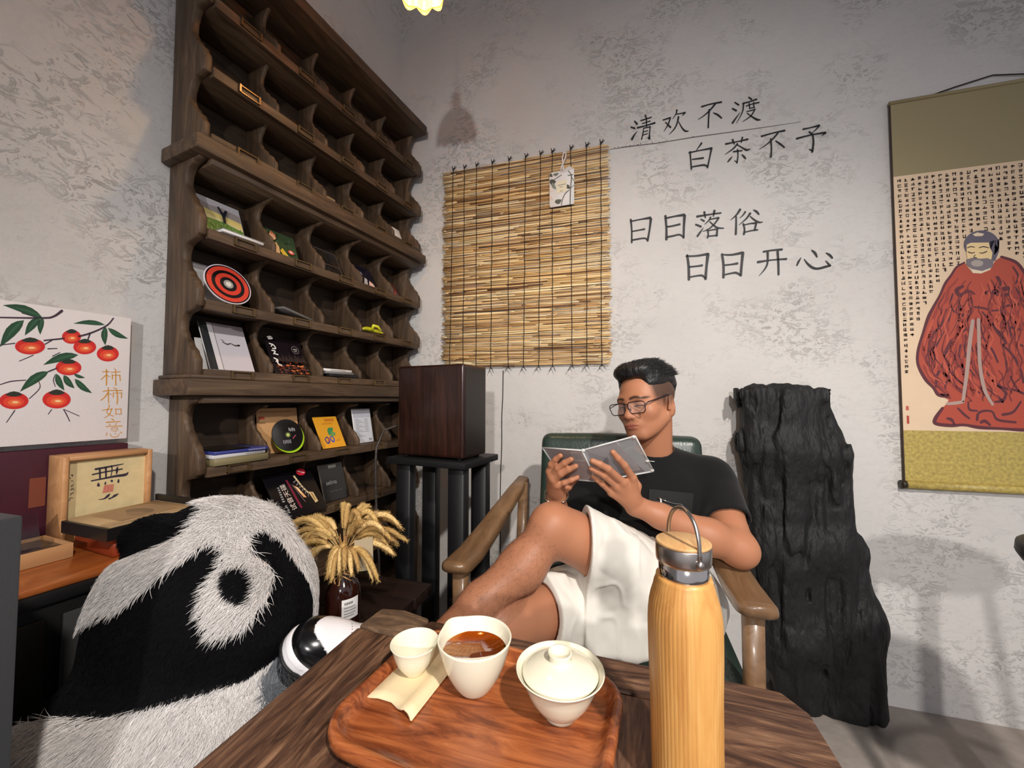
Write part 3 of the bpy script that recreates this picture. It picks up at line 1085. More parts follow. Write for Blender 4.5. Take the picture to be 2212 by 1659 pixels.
def skin(groups, h, disp=None, join=0.012, B=14, margin=0.03):
    """groups: list of lists of shapes; inside a list shapes blend, lists join with `join`. -> verts, quads"""
    allp = [q for g in groups for q in g if not q.sub]
    lo = np.min([q.c - q.R for q in allp], 0) - 2 * h
    hi = np.max([q.c + q.R for q in allp], 0) + 2 * h
    n = np.ceil((hi - lo) / h).astype(int) + 2
    nb = np.ceil(n / B).astype(int)
    NX, NY, NZ = (nb * B + 4).tolist()
    half = B * h / 2
    rad = half * 1.75
    blocks = np.array(np.meshgrid(*[np.arange(k) for k in nb], indexing='ij')).reshape(3, -1).T
    cen = lo + (blocks * B + B / 2) * h

    def field(p, near=None):
        d = None
        for g in groups:
            if near is not None and not any(near[id(q)] for q in g if not q.sub):
                continue
            e = sdf(g, p, near)
            if d is None:
                d = e
            else:
                hh = np.maximum(join - np.abs(e - d), 0) / join
                d = np.minimum(d, e) - hh * hh * join * 0.25
        if d is None:
            d = np.full(len(p), 9.0)
        if disp is not None:
            d = d + disp(p)
        return d
    # keep blocks within reach of any shape, then those the surface may cross
    keep = np.zeros(len(cen), bool)
    for q in allp:
        keep |= np.linalg.norm(cen - q.c, axis=1) < q.R + rad + margin
    cen, blocks = cen[keep], blocks[keep]
    d0 = field(cen)
    k2 = np.abs(d0) < rad + margin + 0.01
    cen, blocks = cen[k2], blocks[k2]
    ar = np.arange(-1, B + 1)
    gi = np.array(np.meshgrid(ar, ar, ar, indexing='ij')).reshape(3, -1).T
    S = B + 2
    keys, pos, quads = [], [], []
    for b, c in zip(blocks, cen):
        near = {}
        some = False
        for g in groups:
            for q in g:
                ok = np.linalg.norm(c - q.c) < q.R + rad + q.k + margin
                if ok and not q.sub:
                    ok = True
                near[id(q)] = ok
                some |= ok and not q.sub
        if not some:
            continue
        base = b * B
        P = lo + (base + gi) * h
        d = field(P, near).reshape(S, S, S)
        sg = d < 0
        if sg.all() or not sg.any():
            continue
        # dual vertex of every crossing cell
        C = S - 1
        acc = np.zeros((C, C, C, 3))
        cnt = np.zeros((C, C, C))
        for ax in range(3):
            i0 = [slice(None)] * 3
            i1 = [slice(None)] * 3
            i0[ax], i1[ax] = slice(0, -1), slice(1, None)
            a, bb = d[tuple(i0)], d[tuple(i1)]
            cr = (a < 0) != (bb < 0)
            t = np.where(cr, a / np.where(cr, a - bb, 1), 0)
            oth = [k for k in range(3) if k != ax]
            for u in (0, 1):
                for v in (0, 1):
                    sl = [slice(None)] * 3
                    sl[oth[0]] = slice(u, u + C)
                    sl[oth[1]] = slice(v, v + C)
                    m = cr[tuple(sl)]
                    off = np.zeros((C, C, C, 3))
                    off[..., ax] = t[tuple(sl)]
                    off[..., oth[0]] = u
                    off[..., oth[1]] = v
                    acc += off * m[..., None]
                    cnt += m
        act = cnt > 0
        idx = np.argwhere(act)
        vp = (idx + acc[act] / cnt[act][:, None] + base - 1) * h + lo
        gk = idx + base - 1 + 1
        key = (gk[:, 0].astype(np.int64) * NY + gk[:, 1]) * NZ + gk[:, 2]
        keys.append(key)
        pos.append(vp)
        for ax in range(3):
            i0 = [slice(1, -1)] * 3
            i1 = [slice(1, -1)] * 3
            i1[ax] = slice(2, None)
            cr = sg[tuple(i0)] != sg[tuple(i1)]
            w = np.argwhere(cr)
            if not len(w):
                continue
            ins = sg[tuple(i0)][cr]
            cell = w + 1 + base - 1 + 1 - 0
            o1, o2 = [k for k in range(3) if k != ax]
            def kk(da, db):
                q = cell.copy()
                q[:, o1] -= da
                q[:, o2] -= db
                return (q[:, 0].astype(np.int64) * NY + q[:, 1]) * NZ + q[:, 2]
            qd = np.stack([kk(1, 1), kk(0, 1), kk(0, 0), kk(1, 0)], 1)
            flip = ins if ax != 1 else ~ins
            qd[~flip] = qd[~flip][:, ::-1]
            quads.append(qd)
    keys = np.concatenate(keys)
    pos = np.concatenate(pos)
    uk, first = np.unique(keys, return_index=True)
    V = pos[first]
    Q = np.concatenate(quads)
    ix = np.searchsorted(uk, Q)
    ix = np.clip(ix, 0, len(uk) - 1)
    good = (uk[ix] == Q).all(1)
    return V, ix[good]


def relax(V, Q, n=1, f=0.5):
    for _ in range(n):
        s = np.zeros_like(V)
        c = np.zeros(len(V))
        for i in range(4):
            a, b = Q[:, i], Q[:, (i + 1) % 4]
            np.add.at(s, a, V[b])
            np.add.at(s, b, V[a])
            np.add.at(c, a, 1)
            np.add.at(c, b, 1)
        V = V + f * (s / np.maximum(c, 1)[:, None] - V)
    return V


def skin_obj(name, V, Q, m, parent=None, base=None, colors=None, slots=None):
    me = bpy.data.meshes.new(name)
    if parent is not None:
        W = np.array(parent_world(parent).inverted())
        V2 = V @ W[:3, :3].T + W[:3, 3]
    elif base is not None:
        V2 = V - np.array(base)
    else:
        V2 = V
    me.vertices.add(len(V2))
    me.vertices.foreach_set('co', V2.astype(np.float32).ravel())
    me.loops.add(len(Q) * 4)
    me.loops.foreach_set('vertex_index', Q.astype(np.int32).ravel())
    me.polygons.add(len(Q))
    me.polygons.foreach_set('loop_start', np.arange(0, len(Q) * 4, 4, dtype=np.int32))
    me.update(calc_edges=True)
    me.validate()
    me.polygons.foreach_set('use_smooth', np.ones(len(me.polygons), dtype=bool))
    if colors is not None:
        a = me.color_attributes.new('Col', 'FLOAT_COLOR', 'POINT')
        c4 = np.ones((len(V), 4), np.float32)
        c4[:, :3] = colors
        a.data.foreach_set('color', c4.ravel())
    for q in (m if isinstance(m, (list, tuple)) else [m]):
        me.materials.append(q)
    o = bpy.data.objects.new(name, me)
    COL.objects.link(o)
    if parent is not None:
        o.parent = parent
    elif base is not None:
        o.location = base
    return o


def vnoise(p, scale, seed=0, octaves=3):
    """smooth value noise in -1..1"""
    out = np.zeros(len(p))
    amp, tot = 1.0, 0.0
    for o in range(octaves):
        q = p * (scale * 2 ** o) + 17.3 * seed + 5.1 * o
        i = np.floor(q).astype(np.int64)
        f = q - i
        f = f * f * (3 - 2 * f)
        def hsh(x, y, z):
            n = (x * 374761393 + y * 668265263 + z * 2147483647 + seed * 144665) & 0xffffffff
            n = ((n ^ (n >> 13)) * 1274126177) & 0xffffffff
            return ((n ^ (n >> 16)) & 0xffff) / 32767.5 - 1
        v = 0
        for dx in (0, 1):
            for dy in (0, 1):
                for dz in (0, 1):
                    w = (f[:, 0] if dx else 1 - f[:, 0]) * (f[:, 1] if dy else 1 - f[:, 1]) * (f[:, 2] if dz else 1 - f[:, 2])
                    v = v + w * hsh(i[:, 0] + dx, i[:, 1] + dy, i[:, 2] + dz)
        out += amp * v
        tot += amp
        amp *= 0.5
    return out / tot


def A3(v):
    return np.array([v[0], v[1], v[2]], float)
# ------------------------------------------------------------------ Chinese lettering on the back wall (raised black letters)
LINES = [
 ('wall_lettering', 'top line of black Chinese characters on the back wall, above the plaster joint', 1350, 200, 7.1355, ['''
150,440,20 185,480,30;95,530,22 150,550,26;110,715,34 140,660,24 185,600,6;245,430,18 405,380,16;315,350,24 330,400,20 335,520,16;270,475,14 390,435,14;195,540,26 330,505,18 460,465,26;290,545,14 275,640,18 258,715,20;290,548,14 340,535,14 390,525,18;390,525,20 380,620,18 375,705,34;375,705,24 350,690,6;285,605,12 350,585,12;282,650,12 350,630,12''', '''
590,420,18 700,385,22;700,390,22 665,490,20 600,600,6;625,455,14 660,490,20 700,530,30;800,268,26 790,320,16 740,400,8;790,330,14 850,322,14 925,305,20;925,308,26 890,350,10;825,375,28 805,470,22 760,560,18 685,640,6;830,450,12 880,540,20 930,590,26 980,590,10''', '''
1185,215,24 1320,175,18 1485,145,26;1395,170,26 1310,270,22 1210,360,14 1130,410,6;1300,265,26 1290,400,22 1285,535,24;1365,310,12 1430,340,28 1490,390,20''', '''
1695,150,18 1750,185,26;1660,245,22 1715,275,28;1660,465,28 1705,400,22 1775,305,6;1910,70,18 1950,100,26;1820,165,22 1930,135,18 2030,100,24;1830,165,22 1810,300,18 1720,470,6;1870,205,14 1960,175,14 2065,150,20;1915,165,18 1925,245,16;1985,150,18 1990,230,14;1920,240,12 2000,225,14;1880,290,14 1940,275,14 2005,255,18;2005,255,20 1940,360,18 1815,445,6;1885,315,12 1960,370,20 2040,415,30 2090,415,10''']),
 ('wall_lettering', 'second line of black Chinese characters, set in to the right just below the plaster joint', 1480, 260, 6.9125, ['''
245,340,28 210,390,18 165,450,8;75,470,24 85,600,22 95,725,24;60,480,20 230,445,16 390,415,30;395,415,32 370,540,22 335,700,26;110,580,18 270,560,26;95,695,18 200,675,22 290,665,26 335,690,20''', '''
610,350,26 780,315,16 935,280,26;710,290,30 735,350,16;855,255,26 840,325,16;780,350,24 720,420,20 600,505,6;785,365,14 860,410,20 920,440,30 970,425,10;725,465,22 850,450,18;785,435,22 790,530,18 775,630,24;775,620,16 740,600,8;640,615,18 670,580,26 705,540,8;850,510,14 880,540,30 905,570,18''', '''
1145,235,26 1320,185,18 1485,150,28;1385,190,26 1300,285,22 1215,360,14 1110,430,6;1280,280,26 1290,420,22 1282,545,28;1355,305,16 1420,350,28 1480,400,22''', '''
1765,130,24 1880,105,16 2000,75,30;2005,80,24 1950,140,16 1895,185,8;1855,170,22 1905,210,26;1670,270,28 1880,215,18 2090,180,28;2095,185,30 2045,225,8;1905,210,24 1918,320,26 1900,465,32;1900,450,24 1855,430,10''']),
 ('wall_lettering', 'third line of black Chinese characters, starting level with the middle of the reed blind', 1350, 440, 7.1355, ['''
90,245,30 105,400,24 105,595,26;95,270,20 240,240,18 390,215,36;400,235,40 380,400,28 350,565,34;115,425,18 220,405,18 300,390,26;110,560,24 290,530,22 350,555,24''', '''
625,190,36 640,380,32 640,545,38;640,220,24 780,190,24 910,170,40;920,185,44 910,350,34 905,520,32;650,355,24 740,340,24 845,315,28;640,515,28 740,495,26 840,475,24 900,510,24''', '''
1115,195,32 1300,165,22 1480,140,22;1225,130,34 1240,210,20;1380,110,38 1365,190,18;1175,240,20 1220,265,26;1095,320,26 1170,350,30;1120,495,30 1160,440,28 1210,370,8;1320,210,28 1290,260,20 1230,315,8;1300,245,14 1380,225,18 1445,215,26;1445,220,28 1380,310,24 1290,390,18 1200,425,6;1310,275,14 1370,330,22 1430,370,26 1525,375,12;1270,400,22 1285,460,24 1275,520,26;1290,415,16 1350,400,16 1425,390,24;1425,390,28 1415,490,32;1280,500,18 1425,485,20''', '''
1775,90,36 1720,170,26 1630,250,6;1715,200,24 1715,330,28 1710,465,34;1855,125,28 1820,175,20 1770,220,6;1985,95,14 2030,120,32 2065,160,22;1930,150,36 1870,230,24 1760,325,6;1935,195,14 2000,250,26 2070,285,26 2125,280,8;1825,310,26 1845,390,26 1835,465,34;1840,325,16 1930,305,18 2025,295,30;2025,300,32 2000,405,28;1840,440,18 1940,415,18 2045,400,22''']),
 ('wall_lettering', 'bottom line of black Chinese characters on the back wall, above the charred timber', 1475, 530, 6.703, ['''
65,145,34 85,300,36 90,490,36;55,155,24 200,150,24 350,125,34;365,130,48 345,300,36 330,480,40;100,310,24 200,300,22 280,288,30;90,460,22 200,440,22 280,435,28 325,470,24''', '''
570,130,34 590,280,34 590,460,36;560,130,16 700,135,26 860,105,36;870,110,44 855,260,36 840,430,38;605,285,22 700,275,22 790,260,32;600,425,22 690,405,22 770,395,30 830,425,26''', '''
1170,90,26 1290,70,22 1435,58,30;1090,240,34 1290,210,18 1500,195,28;1230,100,34 1228,250,26 1190,340,22 1105,440,6;1375,90,34 1385,260,32 1388,420,28''', '''
1655,285,22 1680,230,30 1715,175,8;1760,200,10 1810,265,28 1880,320,34 1960,335,30 2080,305,32 2140,295,16;2130,290,36 2070,220,8;1870,70,16 1915,110,36 1945,165,20;2080,110,16 2130,140,32 2165,180,26'''])]
for name, label, ox, oy, k, chars in LINES:
    fr = lambda x, y, h: on(ox + x / k, oy + y / k, 1, DB - h)
    c0 = strokes(chars[0])[0][0]
    root = thing(name, label, 'lettering', fr(c0[0], c0[1], 0), 0, 'lines of wall lettering')
    for ch in chars:
        mb = MB()
        for st in strokes(ch):
            for p in ribbon(st):
                flat_poly(mb, p, fr, None, 0.0025, 0.0004)
        obj('character', mb, MATS['lettering_black'], root)

# ------------------------------------------------------------------ reed blind
YB = DB - 0.020
bl = [on(963, 372, 1, YB), on(1316, 311, 1, YB), on(1318, 786, 1, YB), on(957, 793, 1, YB)]
bx0, bx1 = (bl[0].x + bl[3].x) / 2 + .004, (bl[1].x + bl[2].x) / 2
bz1, bz0 = (bl[0].z + bl[1].z) / 2, (bl[2].z + bl[3].z) / 2
blind = thing('reed_blind', 'straw coloured reed blind with dark knotted cords hanging on the back wall', 'blind', ((bx0 + bx1) / 2, YB, bz1))
mat('reed', (206, 168, 112), 0.55, attr='Col', spec=0.3)
R = random.Random(11)
mb = MB()
n = 165
REEDC = [(226, 190, 132), (214, 176, 118), (238, 208, 156), (196, 154, 102), (222, 184, 128), (176, 134, 88), (242, 218, 170), (124, 90, 62), (212, 176, 124), (246, 226, 180)]
for i in range(n):
    z = bz0 + (bz1 - bz0) * (i + .5) / n
    cuts = sorted([bx0 - R.uniform(-.006, .020)] + [R.uniform(bx0, bx1) for _ in range(R.choice((1, 2, 3, 3, 4, 5)))] + [bx1 + R.uniform(-.006, .010)])
    for a, b in zip(cuts, cuts[1:]):
        r = R.uniform(.0021, .0035)
        c = lin(R.choice(REEDC))
        zz, yy = z + R.uniform(-.0012, .0012), YB + R.uniform(-.002, .002)
        mid = (a + b) / 2
        sag = R.uniform(-.0018, .0018)
        mb.tube([(a, yy, zz), (mid, yy + R.uniform(-.001, .001), zz + sag), (b, yy, zz + R.uniform(-.003, .003))], [r, r, r * R.uniform(.7, 1)], 5, True, c)
finish(obj('reeds', mb, MATS['reed'], blind, attr=True), kind='stuff')
top_px = [980, 1004, 1030, 1064, 1100, 1136, 1168, 1193, 1233, 1267, 1298]
bot_px = [972, 1001, 1029, 1061, 1098, 1131, 1164, 1194, 1236, 1268, 1300]
for i in range(11):
    xt, xb = on(top_px[i], 330, 1, YB).x, on(bot_px[i], 780, 1, YB).x
    mb = MB()
    path = []
    for k in range(24):
        t = k / 23
        path.append((xt + (xb - xt) * t + R.uniform(-.0018, .0018), YB - .0045, bz1 + .012 - (bz1 - bz0 + .024) * t))
    mb.tube(path, .0018, 5)
    obj('cord', mb, MATS['dark_cord'], blind)
    mb = MB()
    for dx, dz in ((-.004, .022), (.012, .020), (.018, .012)):
        mb.tube([(xt, YB - .006, bz1 + .002), (xt + dx, YB - .008, bz1 + .002 + dz * .9)], [.0026, .0018], 5)
    mb.ell((xt, YB - .006, bz1 + .001), (.004, .003, .004), nu=8, nv=5)
    obj('knot', mb, MATS['dark_cord'], blind)
    e = [(xb + s * R.uniform(.010, .022), YB - .008, bz0 - R.uniform(.022, .034)) for s in (-1, 1)]
    mb = MB().tube([e[0], ((xb + e[0][0]) / 2, YB - .006, bz0 - .014), (xb, YB - .005, bz0 - .004), ((xb + e[1][0]) / 2, YB - .006, bz0 - .014), e[1]], [.001, .0015, .0018, .0015, .001], 5)
    obj('knot', mb, MATS['dark_cord'], blind)

# gift tag hanging on the blind
YT = YB - 0.012
P = lambda x, y, h=0: on(1180 + x / 11.057, 310 + y / 11.057, 1, YT - h)
tag_ = thing('paper_bag_tag', 'white paper gift pouch printed with grey leaves hanging by a ribbon on the reed blind', 'gift pouch', P(440, 220))
mb = MB()
mb.prism([(75, 730), (140, 690), (420, 640), (545, 530), (665, 598), (668, 1440), (100, 1535), (78, 1480)], 0, 0.006, lambda a, b, t: P(a, b, t))
obj('pouch', mb, MATS['paper_white'], tag_, bevel=.001, seg=1)
mb = MB()
fr = lambda x, y, h: P(x, y, .0062 + h)
for k, (pts, c) in enumerate((
        ([(660, 600), (545, 532), (350, 690), (340, 720)], (206, 202, 198)),
        (leaf(75, 910, 235, 905, 150), (70, 74, 66)), (leaf(150, 930, 240, 1100, 90), (128, 132, 116)), (leaf(95, 720, 150, 800, 80), (84, 88, 76)),
        (leaf(160, 745, 300, 700, 70), (112, 116, 104)), (leaf(200, 1400, 370, 1340, 120, .1), (86, 90, 80)), (leaf(490, 980, 575, 1080, 90), (74, 78, 70)),
        (leaf(80, 1250, 160, 1340, 60), (206, 190, 176)), (leaf(90, 1050, 170, 1140, 80), (222, 208, 196)),
        ([(248, 910), (490, 868), (490, 1145), (250, 1190)], (226, 218, 190)))):
    flat_poly(mb, pts, fr, lin(c), 0, .00012 * (k + 1))
for st in strokes('530,650,18 600,780,22 580,1080,26 570,1450,22;360,1470,18 390,1330,22 450,1200,22 545,1110,18;190,860,14 360,750,14;520,760,16 640,740,20;600,790,12 655,880,16;590,1060,12 655,995,12;280,1000,12 460,965,12;320,1040,10 390,1030,10;330,1135,10 390,1125,10'):
    for p in ribbon(st):
        flat_poly(mb, p, fr, lin((104, 104, 98)), 0, .0017)
obj('leaf_print', mb, MATS['printed'], tag_, attr=True)
mb = MB()
for k, pth in enumerate(((( 395, 650), (395, 480), (385, 330), (420, 205), (470, 205)), ((470, 205), (460, 330), (395, 480), (360, 560), (345, 670)), ((395, 500), (410, 600), (405, 660)))):
    mb.tube([P(x, y, .008 + .001 * k) for x, y in pth], .0032, 6, flat=(Vector((0, 1, 0)), .35))
mb.tube([P(440, 190, .006), P(440, 235, .010)], .002, 6)
obj('ribbon', mb, mat('ribbon_white', (226, 222, 220), .5), tag_)

# ------------------------------------------------------------------ hanging scroll
YS = DB - 0.014
sx0, sx1 = on(1938, 600, 1, YS).x, on(1938, 600, 1, YS).x + 0.62
sz1, sz0 = on(1938, 221, 1, YS).z, on(1938, 1045, 1, YS).z
pz1, pz0 = on(1940, 381, 1, YS).z, on(1940, 929, 1, YS).z
scroll = thing('hanging_scroll', 'hanging scroll painting of a bearded figure in a red robe on olive silk', 'scroll painting', ((sx0 + sx1) / 2, YS, sz1))
mat('olive_silk', (150, 138, 104), 0.7, bump=.15, bscale=900)
mat('gold_brocade', (176, 156, 84), 0.5, var=.34, vscale=95, spec=.6)
mat('scroll_paper', (222, 196, 166), 0.75, var=.06, vscale=6)
obj('silk_mount', MB().box((sx0, YS, pz1), (sx1, YS + .003, sz1)), MATS['olive_silk'], scroll)
obj('painting_paper', MB().box((sx0, YS, pz0), (sx1, YS + .003, pz1)), MATS['scroll_paper'], scroll)
obj('brocade_mount', MB().box((sx0, YS, sz0), (sx1, YS + .003, pz0)), MATS['gold_brocade'], scroll)
for a in (sx0 - .003, sx1):
    obj('edge_binding', MB().box((a, YS - .001, sz0), (a + .003, YS + .004, sz1)), mat('binding_brown', (62, 44, 36), .6) if 'binding_brown' not in MATS else MATS['binding_brown'], scroll)
obj('top_rod', MB().tube([(sx0 - .004, YS, sz1), (sx1 + .004, YS, sz1)], .007, 10), MATS['olive_silk'], scroll)
rr = obj('bottom_roller', MB().tube([(sx0 - .002, YS - .004, sz0), (sx1 + .002, YS - .004, sz0)], .015, 16), MATS['gold_brocade'], scroll)
obj('roller_cap', MB().tube([(sx0 - .016, YS - .004, sz0), (sx0 - .002, YS - .004, sz0)], [.0155, .016], 16), mat('dark_wood_cap', (44, 36, 26), .4), rr)
obj('hanging_cord', MB().tube([(sx0 + .12, YS + .002, sz1 + .004), (sx0 + .2, YS + .006, sz1 + .024), (sx0 + .31, YS + .008, sz1 + .045), (sx1 - .12, YS + .002, sz1 + .004)], .0022, 6), MATS['dark_cord'], scroll)
# the painting, in units of a detail grid (one unit = 1/1.7115 of a photo pixel on the scroll)
Q = lambda x, y, h=0: on(1900 + x / 1.7115, 150 + y / 1.7115, 1, YS - .0008 - h)
pa = MB()
lay = [0]


def paint(polys, c):
    lay[0] += 1
    for p in polys:
        flat_poly(pa, p, Q, lin(c), 0, .00012 * lay[0])


Z = lambda pts: [((2000 - 1900 + x / 3.6085) * 1.7115, (480 - 150 + y / 3.6085) * 1.7115) for x, y in pts]   # from the closer grid
robe = Z([(300, 312), (240, 340), (205, 400), (150, 470), (110, 560), (60, 650), (30, 720), (0, 780), (-40, 900), (-70, 1010), (-60, 1120), (-10, 1230), (60, 1290), (100, 1345),
          (180, 1385), (160, 1420), (125, 1450), (70, 1530), (75, 1570), (200, 1585), (420, 1600), (600, 1610), (765, 1620), (900, 1620), (960, 1560), (900, 1400), (980, 1290), (1040, 1100),
          (1000, 900), (930, 700), (860, 520), (790, 400), (700, 310), (590, 270), (540, 300), (500, 370), (430, 398), (360, 392)])
paint([robe], (176, 76, 58))
ROBEC = (92, 44, 52)
darks = '''300,315,14 240,350,16 200,410,18 150,480,20 110,570,18 60,660,22 20,740,26 -20,860,20 -60,1000,22 -60,1110,22 -5,1220,26 60,1290,22 100,1345,26 180,1360,20;
130,1450,22 75,1530,30 80,1570,26 200,1585,26 300,1580,20 420,1600,26 600,1610,20 765,1620,26 900,1615,22;590,270,20 700,310,24 760,380,26 800,460,20 870,560,20 930,700,20 1000,900,18 1040,1100,18;
290,500,20 240,530,34 270,570,30 330,535,18 380,560,12;470,545,20 550,540,34 640,515,34 650,560,30 560,570,18;560,430,26 580,480,22 540,560,20;430,500,12 470,560,14;
260,610,14 270,680,22 290,730,22;330,540,14 360,620,16 350,680,22 330,760,14;440,700,12 500,770,18 560,860,22 620,930,26 600,960,14;480,740,14 560,830,18 600,900,16;
420,760,10 450,900,14 520,1000,18 560,1090,16;600,960,18 680,1040,20 740,1160,22 760,1250,16;620,1060,12 640,1160,18 700,1280,18 740,1330,14;460,1150,12 520,1230,18 600,1290,20 700,1310,18 770,1340,18;
320,830,14 240,890,20 170,970,22 150,1080,22 90,1190,22 80,1280,20;270,960,18 260,1060,18 290,1080,16;160,680,12 120,800,18 60,870,18 20,1000,18 30,1150,16;
200,640,12 180,760,16 110,900,20 60,1010,16;250,1120,14 190,1200,18 150,1290,16 190,1370,14;350,950,10 370,1030,14 350,1100,12;345,1150,12 390,1210,14;340,1290,14 420,1330,14;
550,1270,12 620,1330,20 600,1390,24 540,1400,16;330,1400,12 340,1460,18 400,1470,14;400,1540,22 410,1490,20 460,1470,18 520,1480,16 560,1540,20 700,1560,18;600,1500,22 680,1480,20 740,1400,16;
430,1560,22 460,1550,26 500,1580,18;250,1450,14 300,1500,20 340,1530,14;170,1530,20 200,1540,24 220,1570,16;370,660,14 450,670,16 540,690,14 640,650,18 720,640,22 750,590,18;690,500,18 720,560,16 680,640,14;
680,350,14 720,420,18 700,480,14;670,820,22 740,840,20;120,1340,16 170,1350,20;480,1300,12 560,1360,20 600,1400,20;310,880,14 300,980,14 320,1060,14;210,560,14 190,640,18 220,700,14;620,700,14 660,860,18 680,930,16;720,700,14 760,800,16;800,640,16 850,800,20 900,1000,18;820,900,16 880,1100,20 900,1300,18;700,940,14 800,1000,18 860,1150,16'''
paint([p for st in strokes(darks) for p in ribbon(Zs) for Zs in [0]] if False else
      [q for st in strokes(darks) for q in ribbon([(*Z([(x, y)])[0], w * .4743) for x, y, w in st])], ROBEC)
RF = random.Random(17)
LE = [(300, 330), (225, 400), (150, 500), (80, 640), (20, 780), (-40, 930), (-58, 1080), (0, 1220), (110, 1320), (190, 1400)]
RE = [(590, 290), (720, 350), (800, 450), (880, 580), (940, 720), (990, 880), (1030, 1060), (1010, 1220), (960, 1340), (900, 1400)]
for pas, (colr, n_, w0, w1) in enumerate((((150, 62, 52), 46, 14, 34), ((190, 88, 68), 30, 12, 26), ((112, 48, 50), 70, 6, 15))):
    st_ = []
    for _ in range(n_):
        u, t, ln_ = RF.random(), RF.uniform(.16, .80), RF.uniform(.10, .28)
        u2 = .5 + (u - .5) * RF.uniform(.75, 1.1)
        pl_ = []
        for k in range(6):
            tt = min(.99, t + ln_ * k / 5) * 9
            i_, f_ = int(tt), tt - int(tt)
            i2 = min(i_ + 1, 9)
            uu = u + (u2 - u) * k / 5 + .018 * math.sin(k * 1.7 + 9 * u)
            xl, yl = LE[i_][0] * (1 - f_) + LE[i2][0] * f_, LE[i_][1] * (1 - f_) + LE[i2][1] * f_
            xr, yr = RE[i_][0] * (1 - f_) + RE[i2][0] * f_, RE[i_][1] * (1 - f_) + RE[i2][1] * f_
            uu = max(.03, min(.97, uu))
            pl_.append((xl + (xr - xl) * uu, yl + (yr - yl) * uu, RF.uniform(w0, w1) * (.3 + .7 * math.sin(math.pi * (k + .6) / 6.4))))
        st_.append(pl_)
    paint([q for s in st_ for q in ribbon([(*Z([(x, y)])[0], w * .4743) for x, y, w in s])], colr)
paint([q for s in ('365,770,30 340,960,32 320,1170,30 290,1390,26', '410,760,26 415,960,28 425,1140,28 460,1310,28 520,1420,22', '290,1400,22 230,1410,26 170,1415,22')
       for q in ribbon([(*Z([(float(a.split(',')[0]), float(a.split(',')[1]))])[0], float(a.split(',')[2]) * .4743) for a in s.split()])], (176, 150, 140))
paint([Z([(330, 330), (540, 300), (500, 372), (430, 400), (365, 396)])], (226, 208, 180))
paint([Z(ellipse(435, 175, 138, 112, 30)), Z([(500, 150), (574, 130), (570, 230), (540, 300), (500, 310)])], (98, 92, 106))
paint([Z([(318, 175), (350, 160), (490, 158), (500, 200), (520, 240), (510, 290), (480, 330), (330, 320), (318, 250)])], (232, 204, 152))
paint([Z([(318, 290), (370, 275), (420, 285), (480, 280), (530, 300), (520, 350), (440, 380), (360, 365), (318, 330)])], (122, 112, 118))
paint([Z(ellipse(400, 320, 48, 26))], (170, 160, 150))
paint([Z([(365, 95), (400, 80), (455, 90), (440, 108), (385, 110)])], (226, 204, 176))
paint([q for s in strokes('325,200,6 350,190,8 380,195,6;415,200,6 450,190,8 490,200,6;330,232,8 355,240,8 380,236,6;420,238,6 445,240,8 475,228,8;385,255,6 375,270,6 395,278,6')
       for q in ribbon([(*Z([(x, y)])[0], w * .4743) for x, y, w in s])], (70, 56, 50))
obj('painted_figure', pa, MATS['printed'], scroll, attr=True)


def inside(pt, poly):
    x, y = pt
    c = False
    for (x0, y0), (x1, y1) in zip(poly, poly[1:] + poly[:1]):
        if (y0 > y) != (y1 > y) and x < (x1 - x0) * (y - y0) / (y1 - y0) + x0:
            c = not c
    return c


tx = MB()
R = random.Random(5)
robe_px = [(1900 + x / 1.7115, 150 + y / 1.7115) for x, y in robe]
head_px = [(1900 + x / 1.7115, 150 + y / 1.7115) for x, y in Z(ellipse(435, 240, 175, 190))]
ox, step = sx0 + .018, .0205
for c in range(30):
    x = ox + c * step
    for r in range(40):
        z = pz1 - .018 - r * .0198 + R.uniform(-.001, .001)
        if z < pz0 + .10 or x > sx1 - .014:
            continue
        p = pix((x, YS, z))[:2]
        q = pix((x + .024, YS, z))[:2]
        q2 = pix((x - .020, YS, z - .01))[:2]
        if inside(p, robe_px) or inside(q, robe_px) or inside(q2, robe_px) or inside(p, head_px):
            continue
        if (c > 4 and r > 23 and c < 14) or r > 37:
            continue
        for k in range(R.choice((4, 5, 5, 6))):
            if R.random() < .55:
                dz, w = R.uniform(-.0062, .0062), R.uniform(.007, .0125)
                pts = rect(x - w / 2, z + dz - .0011, x + w / 2, z + dz + .0011)
            else:
                dx, w = R.uniform(-.005, .005), R.uniform(.007, .0135)
                pts = rect(x + dx - .0011, z - w / 2, x + dx + .0011, z + w / 2)
            flat_poly(tx, pts, lambda a, b, h: Vector((a, YS - .0005 - h, b)), lin((66, 48, 44)), 0, 0)
tz = on(1945, 915, 1, YS).z
flat_poly(tx, rect(sx0 + .012, tz, sx0 + .019, tz + .03), lambda a, b, h: Vector((a, YS - .0006, b)), lin((176, 66, 56)), 0, 0)
flat_poly(tx, rect(sx0 + .011, tz + .05, sx0 + .019, tz + .066), lambda a, b, h: Vector((a, YS - .0006, b)), lin((186, 92, 76)), 0, 0)
finish(obj('written_columns', tx, MATS['printed'], scroll, attr=True), kind='stuff')

# ------------------------------------------------------------------ cord running down the back wall
mb = MB()
path = [on(x, y, 1, DB - .004) for x, y in ((1087, 800), (1086, 860), (1084, 900), (1084, 960), (1082, 1010), (1081, 1060), (1080, 1100), (1081, 1160))]
path += [Vector((path[-1].x, DB - .006, .25)), Vector((path[-1].x + .01, DB - .008, .012))]
mb.tube(path, .0022, 6)
solo('wall_cable', mb, MATS['dark_cord'], 'thin dark cable running down the back wall beside the wooden speaker', 'cable', path[0])

